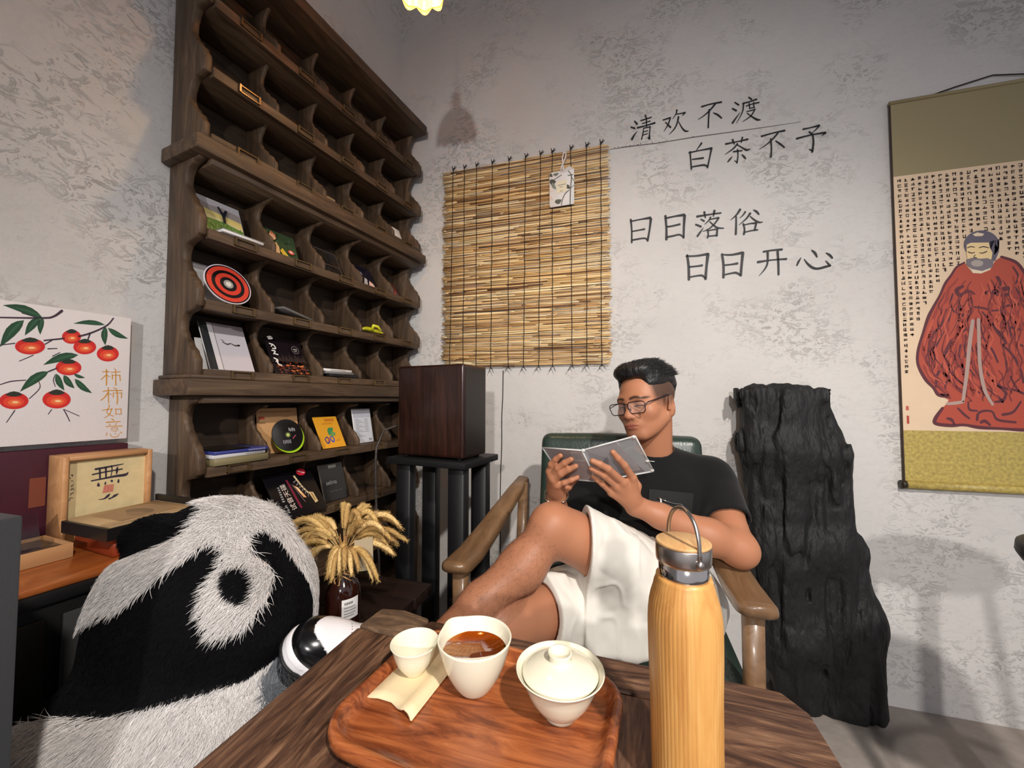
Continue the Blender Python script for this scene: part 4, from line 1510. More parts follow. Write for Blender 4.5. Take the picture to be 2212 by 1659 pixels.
# ------------------------------------------------------------------ wooden loudspeaker on its black stand
SZ0, SZ1 = 0.926, 1.264
Ms = Matrix.Translation((-0.534, 1.232, 0)) @ Matrix.Rotation(math.radians(-9), 4, 'Z')     # right front corner of the cabinet
spk = thing('wood_speaker', 'glossy dark reddish wooden loudspeaker cabinet on the black stand', 'loudspeaker', Ms @ Vector((-.145, .08, SZ0)))
wood('rosewood', [(0.25, (20, 9, 7)), (0.5, (40, 20, 15)), (0.75, (62, 34, 25))], 2, 9, 9, 0.28, 0.02, coat=0.35)
obj('cabinet', MB().box((-.292, .0015, SZ0 + .006), (0, .165, SZ1), Ms), MATS['rosewood'], spk, bevel=.010, seg=3)
mb = MB()
for k in range(5):
    x = -.282 + .0548 * k
    mb.box((x, 0, SZ0 + .016), (x + .0535, .0012, SZ1 - .010), Ms)
obj('front_veneer', mb, MATS['rosewood'], spk)
obj('side_panel', MB().box((.0002, .014, SZ0 + .016), (.0014, .154, SZ1 - .012), Ms), mat('dark_side', (30, 22, 20), .35), spk)
for x in (-.265, -.028):
    for y in (.024, .140):
        q = Ms @ Vector((x, y, 0))
        obj('rubber_foot', MB().tube([(q.x, q.y, SZ0 - .0018), (q.x, q.y, SZ0 + .008)], .010, 10), MATS['black_paint'], spk)
stand = thing('speaker_stand', 'black four-post speaker stand with flat top plate beside the armchair', 'stand', Ms @ Vector((-.14, .10, 0)))
obj('top_plate', MB().box((-.325, -.022, .900), (.022, .225, .924), Ms), MATS['black_satin'], stand, bevel=.005, seg=2)
for x in (-.300, -.066):
    for y in (.004, .160):
        obj('post', MB().box((x, y, .03), (x + .066, y + .040, .9005), Ms), MATS['black_satin'], stand, bevel=.004, seg=1)
obj('base_plate', MB().box((-.330, .004, 0.0), (.020, .24, .03), Ms), MATS['black_satin'], stand, bevel=.005, seg=2)
mb = MB()
cp = [Ms @ Vector((-.2945, .10, 1.04)), Ms @ Vector((-.335, .09, 1.045)), Ms @ Vector((-.350, -.01, 1.02)), Ms @ Vector((-.345, -.05, .96)), Ms @ Vector((-.343, -.055, .90)), Ms @ Vector((-.345, -.05, .80)), Ms @ Vector((-.342, -.045, .68)), Ms @ Vector((-.346, -.03, .56))]
cp += [Ms @ Vector((-.350, -.012, .25)), Ms @ Vector((-.356, -.008, .0045))]
mb.tube(cp, .0042, 8)
o = solo('speaker_cable', mb, mat('braided_cable', (58, 52, 50), .5, var=.9, vscale=160), 'braided dark cable hanging between the bookcase and the speaker stand', 'cable', cp[0])
# ------------------------------------------------------------------ charred timber leaning at the wall
def char_prims():
    y = DB - 0.10
    def w(px, py):
        return on(px, py, 1, y)
    L = [w(1592, 836), w(1600, 960), w(1618, 1180), w(1640, 1400), w(1668, 1600)]
    Rr = [w(1796, 840), w(1834, 985), w(1868, 1185), w(1902, 1330), w(1921, 1600)]
    g = []
    for k in range(4):
        for f0 in (0.17, 0.39, 0.61, 0.83):
            a = L[k].lerp(Rr[k], f0)
            b = L[k + 1].lerp(Rr[k + 1], f0)
            wa = (Rr[k] - L[k]).length / 8 * 1.38
            wb = (Rr[k + 1] - L[k + 1]).length / 8 * 1.38
            b = Vector(b)
            if k == 3:
                b.z = max(b.z, .03)
            a = Vector(a)
            dy = .02 * math.sin(f0 * 9 + k)
            a.y += .02 + dy * .5
            b.y += .02 + dy * .5
            if k == 0:
                a.z -= wa * .85
            g.append(RC(A3(a), A3(b), wa, wb, .07))
    tl, tr = L[0], Rr[0]
    g.append(BX(A3((tl.lerp(tr, .5).x, y + .02, tl.z - .035)), ((tr.x - tl.x) / 2, .045, .034), None, .008, .02))
    g.append(BX(A3((tl.x + .012, y - .005, tl.z - .030)), (.020, .05, .030), None, .006, .006))
    return g


def char_disp(p):
    q = p * np.array([1.0, 1.0, .22])
    a = vnoise(q, 10, 3, 4)
    b = vnoise(p * np.array([1, 1, .45]), 30, 8, 3)
    cr = np.maximum(0, .16 - np.abs(vnoise(q, 9, 21, 3))) * .13
    pit = np.maximum(0, vnoise(p * np.array([1, 1, .5]), 20, 5, 2) - .40) * .05
    return a * .011 - np.abs(b) * .007 + cr * .7 + pit + .004


V, Q = skin([char_prims()], 0.0055, char_disp)
V[:, 2] = np.maximum(V[:, 2], 0.001)
V[:, 1] = np.minimum(V[:, 1], DB - 0.003)
mat('char_wood', (23, 23, 24), 0.62, bump=.6, bscale=90, var=.35, vscale=14, spec=.45, stretch=(1, 1, .3))
o = skin_obj('charred_timber', V, Q, MATS['char_wood'], base=on(1760, 1600, 1, DB - .1) * 1.0)
finish(o, 'tall black charred timber slab standing against the back wall behind the armchair', 'timber')

# ------------------------------------------------------------------ cabinet on the left with things on it
wood('orange_wood', [(0.3, (142, 74, 32)), (0.55, (176, 98, 46)), (0.75, (200, 124, 64))], 1, 7, 9, 0.3, 0.05, coat=.3)
mat('cabinet_black', (9, 9, 10), 0.6)
CZ = 0.80
Mc = Matrix.Translation(LN * WALL_L) @ Matrix.Rotation(-LWA, 4, 'Z')


def wl(n, s, z):
    return Mc @ Vector((n, s, z))


cab = thing('media_cabinet', 'low black cabinet with an orange wooden top along the left wall', 'cabinet', wl(.2, .1, 0))
obj('body', MB().box((.01, -.62, .04), (.345, .575, CZ - .035), Mc), MATS['cabinet_black'], cab, bevel=.004)
obj('plinth', MB().box((.03, -.60, 0), (.32, .56, .04), Mc), MATS['black_paint'], cab)
obj('top_trim', MB().box((.006, -.63, CZ - .035), (.355, .585, CZ - .012), Mc), MATS['black_satin'], cab, bevel=.004)
obj('wooden_top', MB().box((.006, -.63, CZ - .012), (.350, .585, CZ), Mc), MATS['orange_wood'], cab, bevel=.004)
for k in range(2):
    s = .05 + .27 * k
    dr = obj('door', MB().box((.345, s, .10), (.353, s + .25, CZ - .06), Mc), MATS['cabinet_black'], cab, bevel=.002, seg=1)
    mb = MB()
    c = wl(.353, s + (.20 if k else .15), .62)
    for r0, rr in ((.034, .004), (.022, .003)):
        ring = [c + LN * .004 + LU * (r0 * math.cos(t)) + Vector((0, 0, r0 * math.sin(t))) for t in [2 * math.pi * i / 20 for i in range(21)]]
        mb.tube(ring, rr, 6, caps=False)
    obj('ring_pull', mb, mat('dark_steel', (70, 72, 74), .3, metal=.8) if 'dark_steel' not in MATS else MATS['dark_steel'], dr)

# maroon panel behind, with the painting standing on it
mar = thing('maroon_board', 'dark maroon board with a small brown label standing on the cabinet below the persimmon painting', 'board', wl(.03, .40, CZ))
mat('maroon', (66, 22, 36), 0.5, var=.1, vscale=20)
zt = onl(270, 957, .036)
obj('board', MB().box((.008, .02, CZ + .0005), (.036, .524, zt.z), Mc), MATS['maroon'], mar, bevel=.003)
a0, a1 = onl(64, 1034, .037), onl(97, 1092, .037)
s0, s1 = a0.dot(LU), a1.dot(LU)
obj('label_patch', MB().box((.036, s0, a1.z), (.0375, s1, a0.z), Mc), mat('label_brown', (120, 60, 40), .6), mar)

pt = thing('persimmon_painting', 'white canvas painted with red persimmons and gold Chinese characters on the left wall', 'painting', wl(.03, .4, 1.03))
fr = lambda px, py, h: onl(px, py, .030 + h)
c_tr, c_br, c_l = onl(280, 687, .03), onl(286, 946, .03), onl(0, 650, .03)
sz_t, sz_b, s_r = c_tr.z, c_br.z, c_tr.dot(LU)
zb = max(sz_b, zt.z + .001)
mat('canvas', (226, 220, 220), 0.75, bump=.2, bscale=700)
obj('canvas', MB().box((.010, s_r - .34, zb), (.030, s_r + .004, sz_t), Mc), MATS['canvas'], pt, bevel=.002)
K = 2.513
PX = lambda x, y: (x / K, 640 + y / K)


def paint_part(name, layers):
    mb = MB()
    for i, (polys, c) in enumerate(layers):
        for p in polys:
            flat_poly(mb, [PX(x, y) for x, y in p], fr, lin(c), 0, .0004 + .00015 * i)
    return obj(name, mb, MATS['printed'], pt, attr=True)


BR_ = '0,115,8 230,118,10 290,110,12 335,80,16;215,118,8 120,90,6;240,240,8 440,215,10 570,165,9 615,120,8;490,200,9 475,240,7;0,480,5 60,462,6 140,455,5;210,460,4 215,500,5 160,555,5;300,425,4 290,455,5 300,490,4;245,260,6 280,240,7;0,265,5 80,255,6;265,408,8 310,390,7;105,352,4 180,320,5;260,285,6 310,283,5;285,325,5 325,305,4;35,685,4 80,620,6;345,615,5 360,640,6 378,678,5;350,615,4 430,650,4;262,640,4 280,615,5'
for s in strokes(BR_):
    paint_part('painted_branch', [(ribbon(s), (62, 44, 60))])
LV = [(130, 130, 0, 275, 62), (230, 115, 15, 48, 44), (218, 115, 135, 212, 46), (232, 115, 218, 208, 34), (570, 155, 398, 148, 26), (572, 165, 572, 266, 36), (585, 172, 696, 230, 30),
      (425, 318, 234, 373, 44), (265, 408, 108, 518, 50), (305, 420, 350, 512, 36), (345, 428, 405, 500, 36), (405, 448, 500, 526, 34), (400, 422, 462, 442, 18)]
for l in LV:
    paint_part('painted_leaf', [([leaf(*l, .06)], (36, 74, 52)), ([leaf(l[0], l[1], l[0] + (l[2] - l[0]) * .8, l[1] + (l[3] - l[1]) * .8, l[4] * .3, .06)], (52, 92, 66))])
FR = [(163, 272, 82, 44), (388, 220, 52, 38), (460, 275, 62, 40), (585, 312, 60, 42), (372, 387, 70, 42), (75, 567, 80, 46), (307, 560, 77, 49)]
for x, y, a, b in FR:
    paint_part('painted_persimmon', [([ellipse(x, y, a, b)], (206, 40, 36)), ([ellipse(x, y + b * .15, a * .72, b * .6)], (226, 70, 44)), ([ellipse(x + a * .05, y + b * .22, a * .45, b * .34)], (236, 112, 62)),
                                     ([ellipse(x + a * .1, y + b * .18, a * .22, b * .12)], (250, 206, 150)),
                                     ([[(x - a * .6, y - b * .7), (x - a * .3, y - b * 1.0), (x, y - b * 1.12), (x + a * .35, y - b * 1.0), (x + a * .6, y - b * .7), (x + a * .3, y - b * .55), (x + a * .1, y - b * .5), (x - a * .25, y - b * .52)]], (40, 48, 38))])
GOLD = '115,135,18 265,130,20;205,80,24 210,250,30 205,430,28;205,200,22 85,310,16;220,215,16 280,250,12;380,60,12 415,100,20;305,145,16 515,135,16;335,200,24 340,295,24;335,215,12 505,210,16;505,210,24 515,330,22;415,110,22 415,430,28;130,575,18 265,555,20 555,555,22;245,490,24 255,830,22;245,600,36 170,700,24 80,775,18;265,620,16 320,650,12;365,495,16 430,515,20;355,610,16 355,705,20;355,610,12 550,610,16;545,610,22 540,720,20;435,540,24 455,720,28 445,855,26;255,880,20 270,910,18 215,1050,18 360,1130,16;330,960,20 270,1090,20 160,1170,12;105,1000,14 220,980,18 335,970,16;415,970,18 420,1080,18;400,970,18 540,970,16;530,970,20 535,1080,18;395,1085,14 545,1080,14;325,1190,24 375,1225,20;205,1265,24 515,1250,18;265,1305,18 290,1330,18;430,1290,16 405,1325,16;195,1365,16 380,1350,14 555,1350,22;310,1430,14 330,1390,14 400,1375,14 450,1390,14 450,1440,14 400,1465,14 320,1450,14;340,1420,10 440,1410,10;215,1500,16 205,1560,20;290,1530,16 310,1575,14 380,1600,16 460,1580,16 485,1530,14;390,1510,12 420,1530,14;515,1485,20 550,1515,16'
mb = MB()
for st in strokes(GOLD):
    for p in ribbon(st):
        flat_poly(mb, [(210 + x / 10.371, 790 + y / 10.371) for x, y in p], fr, lin((206, 146, 60)), 0, .0006)
obj('painted_lettering', mb, MATS['printed'], pt, attr=True)

# wooden shadow box with calligraphy
wood('beech', [(0.3, (168, 120, 78)), (0.55, (192, 142, 96)), (0.75, (206, 160, 114))], 1, 8, 8, 0.5, 0.05)
FN = .122
f_tr, f_tl, f_bl = onl(334, 966, FN), onl(143, 992, FN), onl(96, 1175, .09)
sa, sb, ft = onl(142, 1000, FN).dot(LU), onl(330, 975, FN).dot(LU), (f_tr.z + f_tl.z) / 2
shb = thing('calligraphy_box', 'pale wooden shadow box with a large Chinese character and red seal on the cabinet', 'picture frame', wl(FN - .03, (sa + sb) / 2, CZ))
fw_ = .010
D0 = .042
for nm, lo, hi in (('frame_side', (D0, sa - .004, CZ + .0005), (FN, sa + fw_ - .004, ft)), ('frame_side', (D0, sb - fw_, CZ + .0005), (FN, sb, ft)),
                   ('frame_top', (D0, sa + fw_ - .004, ft - fw_), (FN, sb - fw_, ft)), ('frame_bottom', (D0, sa + fw_ - .004, CZ + .0005), (FN, sb - fw_, CZ + .0005 + fw_))):
    obj(nm, MB().box(lo, hi, Mc), MATS['beech'], shb, bevel=.001, seg=1)
PN = FN - .014
obj('paper_panel', MB().box((D0 + .002, sa + fw_ - .004, CZ + fw_), (PN, sb - fw_, ft - fw_), Mc), mat('cream_paper', (206, 186, 140), .8, var=.08, vscale=40), shb)
fr2 = lambda x, y, h: onl(90 + x / 8.848, 970 + y / 8.848, PN + h)
WU = '1030,385,40 1250,345,34 1560,285,16;970,488,26 1200,440,26 1540,380,24;950,608,24 1150,570,30 1400,520,40 1600,490,50 1655,440,10;1110,370,36 1115,550,36;1225,350,40 1230,550,30;1335,320,26 1345,400,20 1325,510,16;1450,340,16 1440,400,50 1430,480,16;1085,650,20 1085,690,60;1220,630,20 1215,665,36;1340,610,50 1345,635,10;1470,590,30 1465,630,40;1090,965,10 1190,950,24 1260,900,46 1300,860,20;1290,950,30 1340,930,24 1400,890,44 1470,855,10'
mb = MB()
for st in strokes(WU):
    for p in ribbon(st):
        flat_poly(mb, p, fr2, lin((50, 42, 56)), 0, .0005)
rr_ = random.Random(2)
for y in (500, 590, 685, 775, 860, 955):
    for k in range(5):
        x0, y0 = 570 + rr_.uniform(-30, 30), y + rr_.uniform(-25, 25)
        for p in ribbon([(x0, y0, 9), (x0 + rr_.uniform(-30, 30), y0 + rr_.uniform(-24, 24), 12)]):
            flat_poly(mb, p, fr2, lin((70, 62, 70)), 0, .0005)
obj('calligraphy', mb, MATS['printed'], shb, attr=True)
mb = MB()
flat_poly(mb, [(1195, 690), (1380, 668), (1360, 810), (1160, 845)], fr2, lin((196, 122, 100)), 0, .0006)
for k in range(5):
    for p in ribbon([(1200, 710 + 26 * k, 5), (1350, 690 + 26 * k, 5)]):
        flat_poly(mb, p, fr2, lin((176, 84, 72)), 0, .0008)
for p in ribbon([(1250, 690, 5), (1230, 830, 5)]) + ribbon([(1310, 685, 5), (1300, 815, 5)]):
    flat_poly(mb, p, fr2, lin((206, 150, 128)), 0, .0009)
obj('red_seal', mb, MATS['printed'], shb, attr=True)

# stacked boxes
obx = Vector((-1.09, .580, CZ))
Mo = Matrix.Translation((-1.050, .560, CZ + .0008)) @ Matrix.Rotation(math.radians(-6), 4, 'Z')
ob = thing('orange_box', 'flat orange box under the black tray on the cabinet', 'box', Mo @ Vector((-.1, .1, 0)))
mat('orange_box', (186, 84, 40), 0.45)
obj('box_base', MB().box((-.168, .004, 0), (-.003, .170, .032), Mo), mat('orange_box_dark', (160, 66, 34), .45), ob, bevel=.0015, seg=1)
obj('box_lid', MB().box((-.171, .001, .030), (0, .174, .040), Mo), MATS['orange_box'], ob, bevel=.0015, seg=1)
Mk = Mo @ Matrix.Translation((.012, -.012, .0406)) @ Matrix.Rotation(math.radians(3), 4, 'Z')
bb = thing('black_tray_box', 'shallow black box holding a tan card print, on top of the orange box', 'box', Mk @ Vector((-.1, .1, 0)))
obj('box_base', MB().box((-.172, .0, 0), (0, .180, .006), Mk), MATS['black_card'], bb)
for lo, hi in (((-.172, 0, .006), (0, .006, .026)), ((-.172, .174, .006), (0, .180, .046)), ((-.172, .006, .006), (-.166, .174, .026)), ((-.006, .006, .006), (0, .174, .026))):
    obj('box_wall', MB().box(lo, hi, Mk), MATS['black_card'], bb)
tp = thing('tan_print', 'tan card print with a dim landscape lying in the shallow black box', 'card', Mk @ Vector((-.1, .1, .03)))
obj('card', MB().box((-.165, .007, .0072), (-.007, .173, .030), Mk), mat('tan_card', (176, 146, 106), .6), tp, bevel=.001, seg=1)
A = Art(Mk @ Vector((-.163, .009, .0303)), Mk.to_3x3() @ Vector((.154, 0, 0)), Mk.to_3x3() @ Vector((0, .162, 0)))
A.poly(rect(.14, .16, .88, .84), (156, 126, 92)).poly(ellipse(.5, .55, .26, .12), (120, 98, 74)).poly(ellipse(.62, .45, .18, .08), (140, 112, 84)).many([rect(.01, .985, .99, .999), rect(.98, 0, .999, .99)], (206, 182, 146))
A.build('print', tp)
Mk2 = Mo @ Matrix.Translation((.10, .16, .0002)) @ Matrix.Rotation(math.radians(12), 4, 'Z')

# kraft box with clear lid
Mk = Matrix.Translation((-1.143, .545, CZ + .0008)) @ Matrix.Rotation(math.radians(-5), 4, 'Z')
kb = thing('kraft_box', 'open kraft paper box holding a clear plastic tray, on the orange cabinet top', 'box', Mk @ Vector((-.06, -.08, 0)))
obj('box_floor', MB().box((-.125, -.19, 0), (0, 0, .004), Mk), MATS['kraft_card'], kb)
for lo, hi in (((-.125, -.19, .004), (0, -.186, .030)), ((-.125, -.004, .004), (0, 0, .030)), ((-.125, -.186, .004), (-.121, -.004, .030)), ((-.004, -.186, .004), (0, -.004, .030))):
    obj('box_wall', MB().box(lo, hi, Mk), MATS['kraft_card'], kb)
dt = thing('disc_tray', 'clear plastic disc tray with a raised transparent lid inside the kraft box', 'disc case', Mk @ Vector((-.06, -.08, .01)))
obj('tray', MB().box((-.118, -.182, .0045), (-.007, -.007, .024), Mk), mat('tray_dark', (52, 46, 50), .15, spec=.8), dt, bevel=.001, seg=1)
mb = MB().box((-.0015, -.150, 0), (.0015, 0, .075), Mk @ Matrix.Translation((-.050, -.030, .0245)) @ Matrix.Rotation(math.radians(-22), 4, 'Y'))
obj('clear_lid', mb, MATS['clear_plastic'], dt)

# tall black box at the left edge
p = at(51, 1113, .46)
tw = thing('black_floor_speaker', 'tall dark grey floor speaker at the left edge in front of the cabinet', 'loudspeaker', (p.x - .11, p.y - .16, 0))
mat('charcoal_vinyl', (56, 58, 61), 0.5, bump=.05, bscale=300)
obj('cabinet', MB().box((p.x - .22, p.y - .30, .02), (p.x, p.y, p.z)), MATS['charcoal_vinyl'], tw, bevel=.003)
obj('plinth', MB().box((p.x - .23, p.y - .31, 0), (p.x + .01, p.y + .008, .02)), MATS['black_paint'], tw, bevel=.002)
mb = MB().tube([(p.x - .11, p.y + .0005, .75), (p.x - .11, p.y + .004, .75)], .07, 24)
obj('driver_ring', mb, MATS['black_paint'], tw)

# ------------------------------------------------------------------ low bench, and dried grass in its bottle
bz = .50
wood('dark_bench_wood', [(0.25, (20, 11, 9)), (0.55, (38, 22, 17)), (0.8, (58, 36, 26))], 0, 9, 8, 0.55, 0.2)
bn = thing('low_bench', 'low dark wooden plank bench in front of the bookcase foot', 'bench', (-.86, 1.10, 0))
for k in range(4):
    y0 = .790 + .111 * k
    obj('plank', MB().box((-1.06 + .018 * k, y0, bz - .035), (-.665 + .006 * k, y0 + .108, bz)), MATS['dark_bench_wood'], bn, bevel=.004)
for x in (-1.0, -.74):
    for y in (.83, 1.20):
        obj('leg', MB().box((x - .022, y - .022, 0), (x + .022, y + .022, bz - .035)), MATS['dark_bench_wood'], bn, bevel=.003)
fl = thing('slatted_rack', 'dark slatted wooden rack on the floor by the speaker stand', 'rack', (-.52, 1.15, 0))
for k in range(7):
    obj('slat', MB().box((-.638, 1.06 + .024 * k, .22), (-.505, 1.074 + .024 * k, .232)), MATS['dark_bench_wood'], fl, bevel=.001, seg=1)
for x in (-.630, -.53):
    obj('rail', MB().box((x, 1.05, .10), (x + .02, 1.205, .22)), MATS['dark_bench_wood'], fl)
    for y in (1.055, 1.185):
        obj('leg', MB().box((x, y, 0), (x + .02, y + .02, .10)), MATS['dark_bench_wood'], fl)

mat('amber_glass', (38, 13, 7), 0.06, spec=.7, coat=.5)
mat('twine', (190, 150, 96), 0.85)
mat('grass_gold', (204, 170, 108), 0.8, attr='Col')
VB = at(742, 1236, .965)                                   # neck of the bottle
VC = Vector((VB.x, VB.y, bz + .0006))
vz = VB.z - VC.z
vase = thing('amber_bottle', 'dark amber glass bottle with a white label and twine bow on the low bench', 'bottle', VC)
obj('glass', MB().lathe([(.002, 0), (.037, 0), (.041, .004), (.0415, .08), (.0415, vz - .050), (.0400, vz - .036), (.0330, vz - .020), (.0200, vz - .006), (.0165, vz + .030), (.019, vz + .033), (.019, vz + .040), (.014, vz + .040), (.014, vz - .02)], VC, 32), MATS['amber_glass'], vase)
mb = MB()
R = random.Random(8)
Lb = []
for k in range(13):
    t = -.95 + k / 12 * 1.0
    for z in (vz - .098, vz - .050):
        Lb.append(VC + Vector((.0420 * math.cos(t), .0420 * math.sin(t), z)))
mb.add(Lb, [(2 * k, 2 * k + 2, 2 * k + 3, 2 * k + 1) for k in range(12)], smooth=True)
obj('paper_label', mb, MATS['paper_white'], vase)
mb = MB()
for row, (z, w) in enumerate(((vz - .060, .6), (vz - .070, .8), (vz - .077, .85), (vz - .084, .8), (vz - .090, .7))):
    for k in range(9):
        t0 = -.80 + k * .09 * w
        zh = .0030 if row == 0 else .0014
        v = [VC + Vector((.0423 * math.cos(t), .0423 * math.sin(t), zz)) for t in (t0, t0 + .055 * w) for zz in (z - zh, z + zh)]
        mb.add(v, [(0, 2, 3, 1)], lin((90, 86, 88) if row else (50, 46, 50)))
obj('label_print', mb, MATS['printed'], vase, attr=True)
mb = MB()
for dz in (0, .003):
    mb.tube([VC + Vector((.0185 * math.cos(t), .0185 * math.sin(t), vz + .004 + dz)) for t in [2 * math.pi * k / 20 for k in range(21)]], .0018, 6, caps=False)
kn = VC + Vector((.006, -.021, vz + .004))
for pth in (((0, 0, 0), (-.02, -.004, -.004), (-.034, -.003, -.014)), ((0, 0, 0), (-.012, -.005, .004), (-.028, -.002, .006)), ((0, 0, 0), (.014, -.004, .006), (.034, -.002, .004)),
            ((0, 0, 0), (.016, -.004, -.002), (.034, 0, -.010)), ((0, 0, 0), (-.010, -.006, -.012), (-.004, -.008, -.024), (.006, -.008, -.022), (.004, -.004, -.008), (0, 0, 0))):
    mb.tube([kn + Vector(q) for q in pth], .0015, 6)
mb.ell(kn, (.004, .003, .003), nu=8, nv=6)
obj('twine_bow', mb, MATS['twine'], vase)
tg = thing('kraft_swing_tag', 'small pale kraft tag tucked beside the neck of the amber bottle', 'tag', at(790, 1200, .95))
T4 = [at(765, 1168, .95), at(805, 1160, .945), at(806, 1231, .945), at(769, 1235, .95)]
mb = MB()
mb.add(T4 + [q + Vector((0, .001, 0)) for q in T4], [(0, 1, 2, 3), (7, 6, 5, 4), (0, 4, 5, 1), (1, 5, 6, 2), (2, 6, 7, 3), (3, 7, 4, 0)])
obj('card', mb, mat('pale_kraft', (176, 160, 132), .8), tg)
mb = MB().tube([at(768, 1168, .95), at(752, 1180, .957), VC + Vector((.0175, -.004, vz + .028))], .0012, 5)
obj('string', mb, MATS['twine'], tg)

gr = thing('dried_grass_bouquet', 'bunch of dried golden foxtail grass spilling from the amber bottle', 'dried flowers', VC + Vector((0, 0, vz + .04)))
mouth = VC + Vector((0, 0, vz + .038))
TIPS = [(630, 1160, -.04), (636, 1180, -.02), (640, 1190, -.03), (652, 1222, -.03), (690, 1150, .04), (640, 1140, .05), (668, 1118, .06), (712, 1242, -.05), (716, 1258, -.06), (732, 1240, -.06), (744, 1230, -.07), (760, 1246, -.06), (806, 1256, -.04),
        (742, 1090, .08), (780, 1140, -.03), (774, 1128, .05), (864, 1138, .03), (866, 1160, .0), (852, 1200, -.02), (838, 1192, .03), (846, 1168, -.03), (834, 1120, .06), (818, 1108, .07), (796, 1094, .08), (860, 1175, .04), (830, 1150, -.05), (700, 1170, .02), (660, 1165, -.05)]
GC = [(206, 172, 108), (190, 154, 92), (222, 190, 130), (176, 140, 84)]
RJ = random.Random(31)
TIPS += [(a + RJ.uniform(-16, 16), b + RJ.uniform(-14, 10), c_ + RJ.uniform(-.03, .04)) for a, b, c_ in TIPS]
for i, (tx_, ty_, dd) in enumerate(TIPS):
    tip = at(tx_, ty_, .965 + dd + (.07 if tx_ < 705 else 0))
    side = (tip - mouth)
    apex = mouth + Vector((side.x * .55, side.y * .55, 0))
    apex.z = max(tip.z, mouth.z) + .055 + .02 * R.random() + (.03 if ty_ < 1150 else 0)
    if ty_ < 1135:
        apex.z = tip.z + .012
    path = []
    for k in range(17):
        t = k / 16
        q = mouth * (1 - t) ** 2 + apex * 2 * t * (1 - t) * 1.0 + tip * t * t
        path.append(q)
    st = MB().tube(path[:9], .0012, 5, True, lin((170, 140, 90)))
    s_o = obj('stem', st, MATS['grass_gold'], gr, attr=True)
    head = path[5:]
    m_ = len(head)
    mb = MB()
    c = lin(R.choice(GC))
    rad = [.0036 + .0036 * math.sin(math.pi * min(1, (k + .6) / (m_ - .2)) ** .8) for k in range(m_)]
    rad[-1] = .0012
    mb.tube(head, rad, 8, True, c)
    for k in range(m_ - 1):
        a, b = head[k], head[k + 1]
        d = (b - a).normalized()
        for j in range(34):
            t = R.random()
            base = a.lerp(b, t)
            o1 = d.orthogonal().normalized()
            o1 = Matrix.Rotation(R.uniform(0, 6.283), 3, d) @ o1
            r0 = rad[k] * .85
            e = base + o1 * (r0 + R.uniform(.003, .0065)) + d * R.uniform(.003, .008)
            w = d.cross(o1) * .0006
            cc = lin(R.choice(GC))
            mb.add([base + o1 * r0 - w, base + o1 * r0 + w, e], [(0, 1, 2)], cc)
    obj('seed_head', mb, MATS['grass_gold'], gr, attr=True)
mb = MB()
for k in range(12):
    t = R.uniform(0, 6.28)
    mb.tube([mouth + Vector((.007 * math.cos(t), .007 * math.sin(t), -.06)), mouth + Vector((.006 * math.cos(t + .3), .006 * math.sin(t + .3), .02)), mouth + Vector((.014 * math.cos(t), .014 * math.sin(t), .055))], .0011, 5, True, lin((150, 110, 64)))
finish(obj('stem_bundle', mb, MATS['grass_gold'], gr, attr=True), kind='stuff')

# ------------------------------------------------------------------ pendant lamp at the top of the picture
pe = thing('pendant_lamp', 'amber glass pendant lamp with a scalloped rim hanging above the bookcase', 'lamp', PEND)
mat('amber_shade', (255, 190, 84), .25, trans=.55, emit=((255, 176, 60), 2.2))
mb = MB()
prof = [(.012, .09), (.03, .085), (.055, .062), (.074, .03), (.084, -.005), (.088, -.035), (.086, -.055)]
sc = lambda t, i, r: r * (1 + .045 * math.cos(10 * t) * (i / 6))
mb.lathe(prof, PEND, 80, sc, caps=False)
for k in range(80):                                      # scalloped rim
    v = mb.v[6 * 80 + k]
    mb.v[6 * 80 + k] = (v[0], v[1], v[2] - .014 * abs(math.cos(5 * 2 * math.pi * k / 80)))
mb.lathe([(r - .003, z) for r, z in prof[::-1]], PEND, 80, lambda t, i, r: r * (1 + .045 * math.cos(10 * t) * ((6 - i) / 6)), caps=False)
PZ = on(905, 21, 1, PEND.y).z - (PEND.z - .069)
obj('glass_shade', mb, MATS['amber_shade'], pe)
obj('socket', MB().lathe([(.004, .16), (.018, .155), (.020, .10), (.013, .088)], PEND, 20), mat('brass', (150, 112, 52), .3, metal=.9), pe)
obj('bulb', MB().ell(PEND + Vector((0, 0, .02)), (.026, .026, .034)), mat('bulb_glow', (255, 230, 180), .3, emit=((255, 214, 150), 9)), pe)
obj('cord', MB().tube([PEND + Vector((0, 0, .15)), Vector((PEND.x, PEND.y, 3.5))], .003, 8), MATS['black_paint'], pe)

# ------------------------------------------------------------------ black bar stool at the right edge
se = on(2191, 1205, 1, 1.0)
sc_ = Vector((se.x + .222, 1.0, 0))
st_ = thing('black_bar_stool', 'black round bar stool cut off by the right edge of the picture', 'stool', sc_)
obj('seat', MB().lathe([(.004, .795), (.150, .797), (.172, .806), (.180, .822), (.178, .840), (.160, .852), (.004, .856)], sc_, 40), MATS['black_satin'], st_)
for k in range(4):
    a = math.radians(180 + 90 * k - 12)
    v = Vector((math.cos(a), math.sin(a), 0))
    obj('leg', MB().tube([sc_ + v * .130 + Vector((0, 0, .798)), sc_ + v * .225 + Vector((0, 0, .004))], [.016, .015], 12), MATS['black_satin'], st_)
obj('foot_ring', MB().tube([sc_ + Vector((.196 * math.cos(t), .196 * math.sin(t), .26)) for t in [2 * math.pi * i / 36 for i in range(37)]], .009, 8, caps=False), MATS['black_satin'], st_)
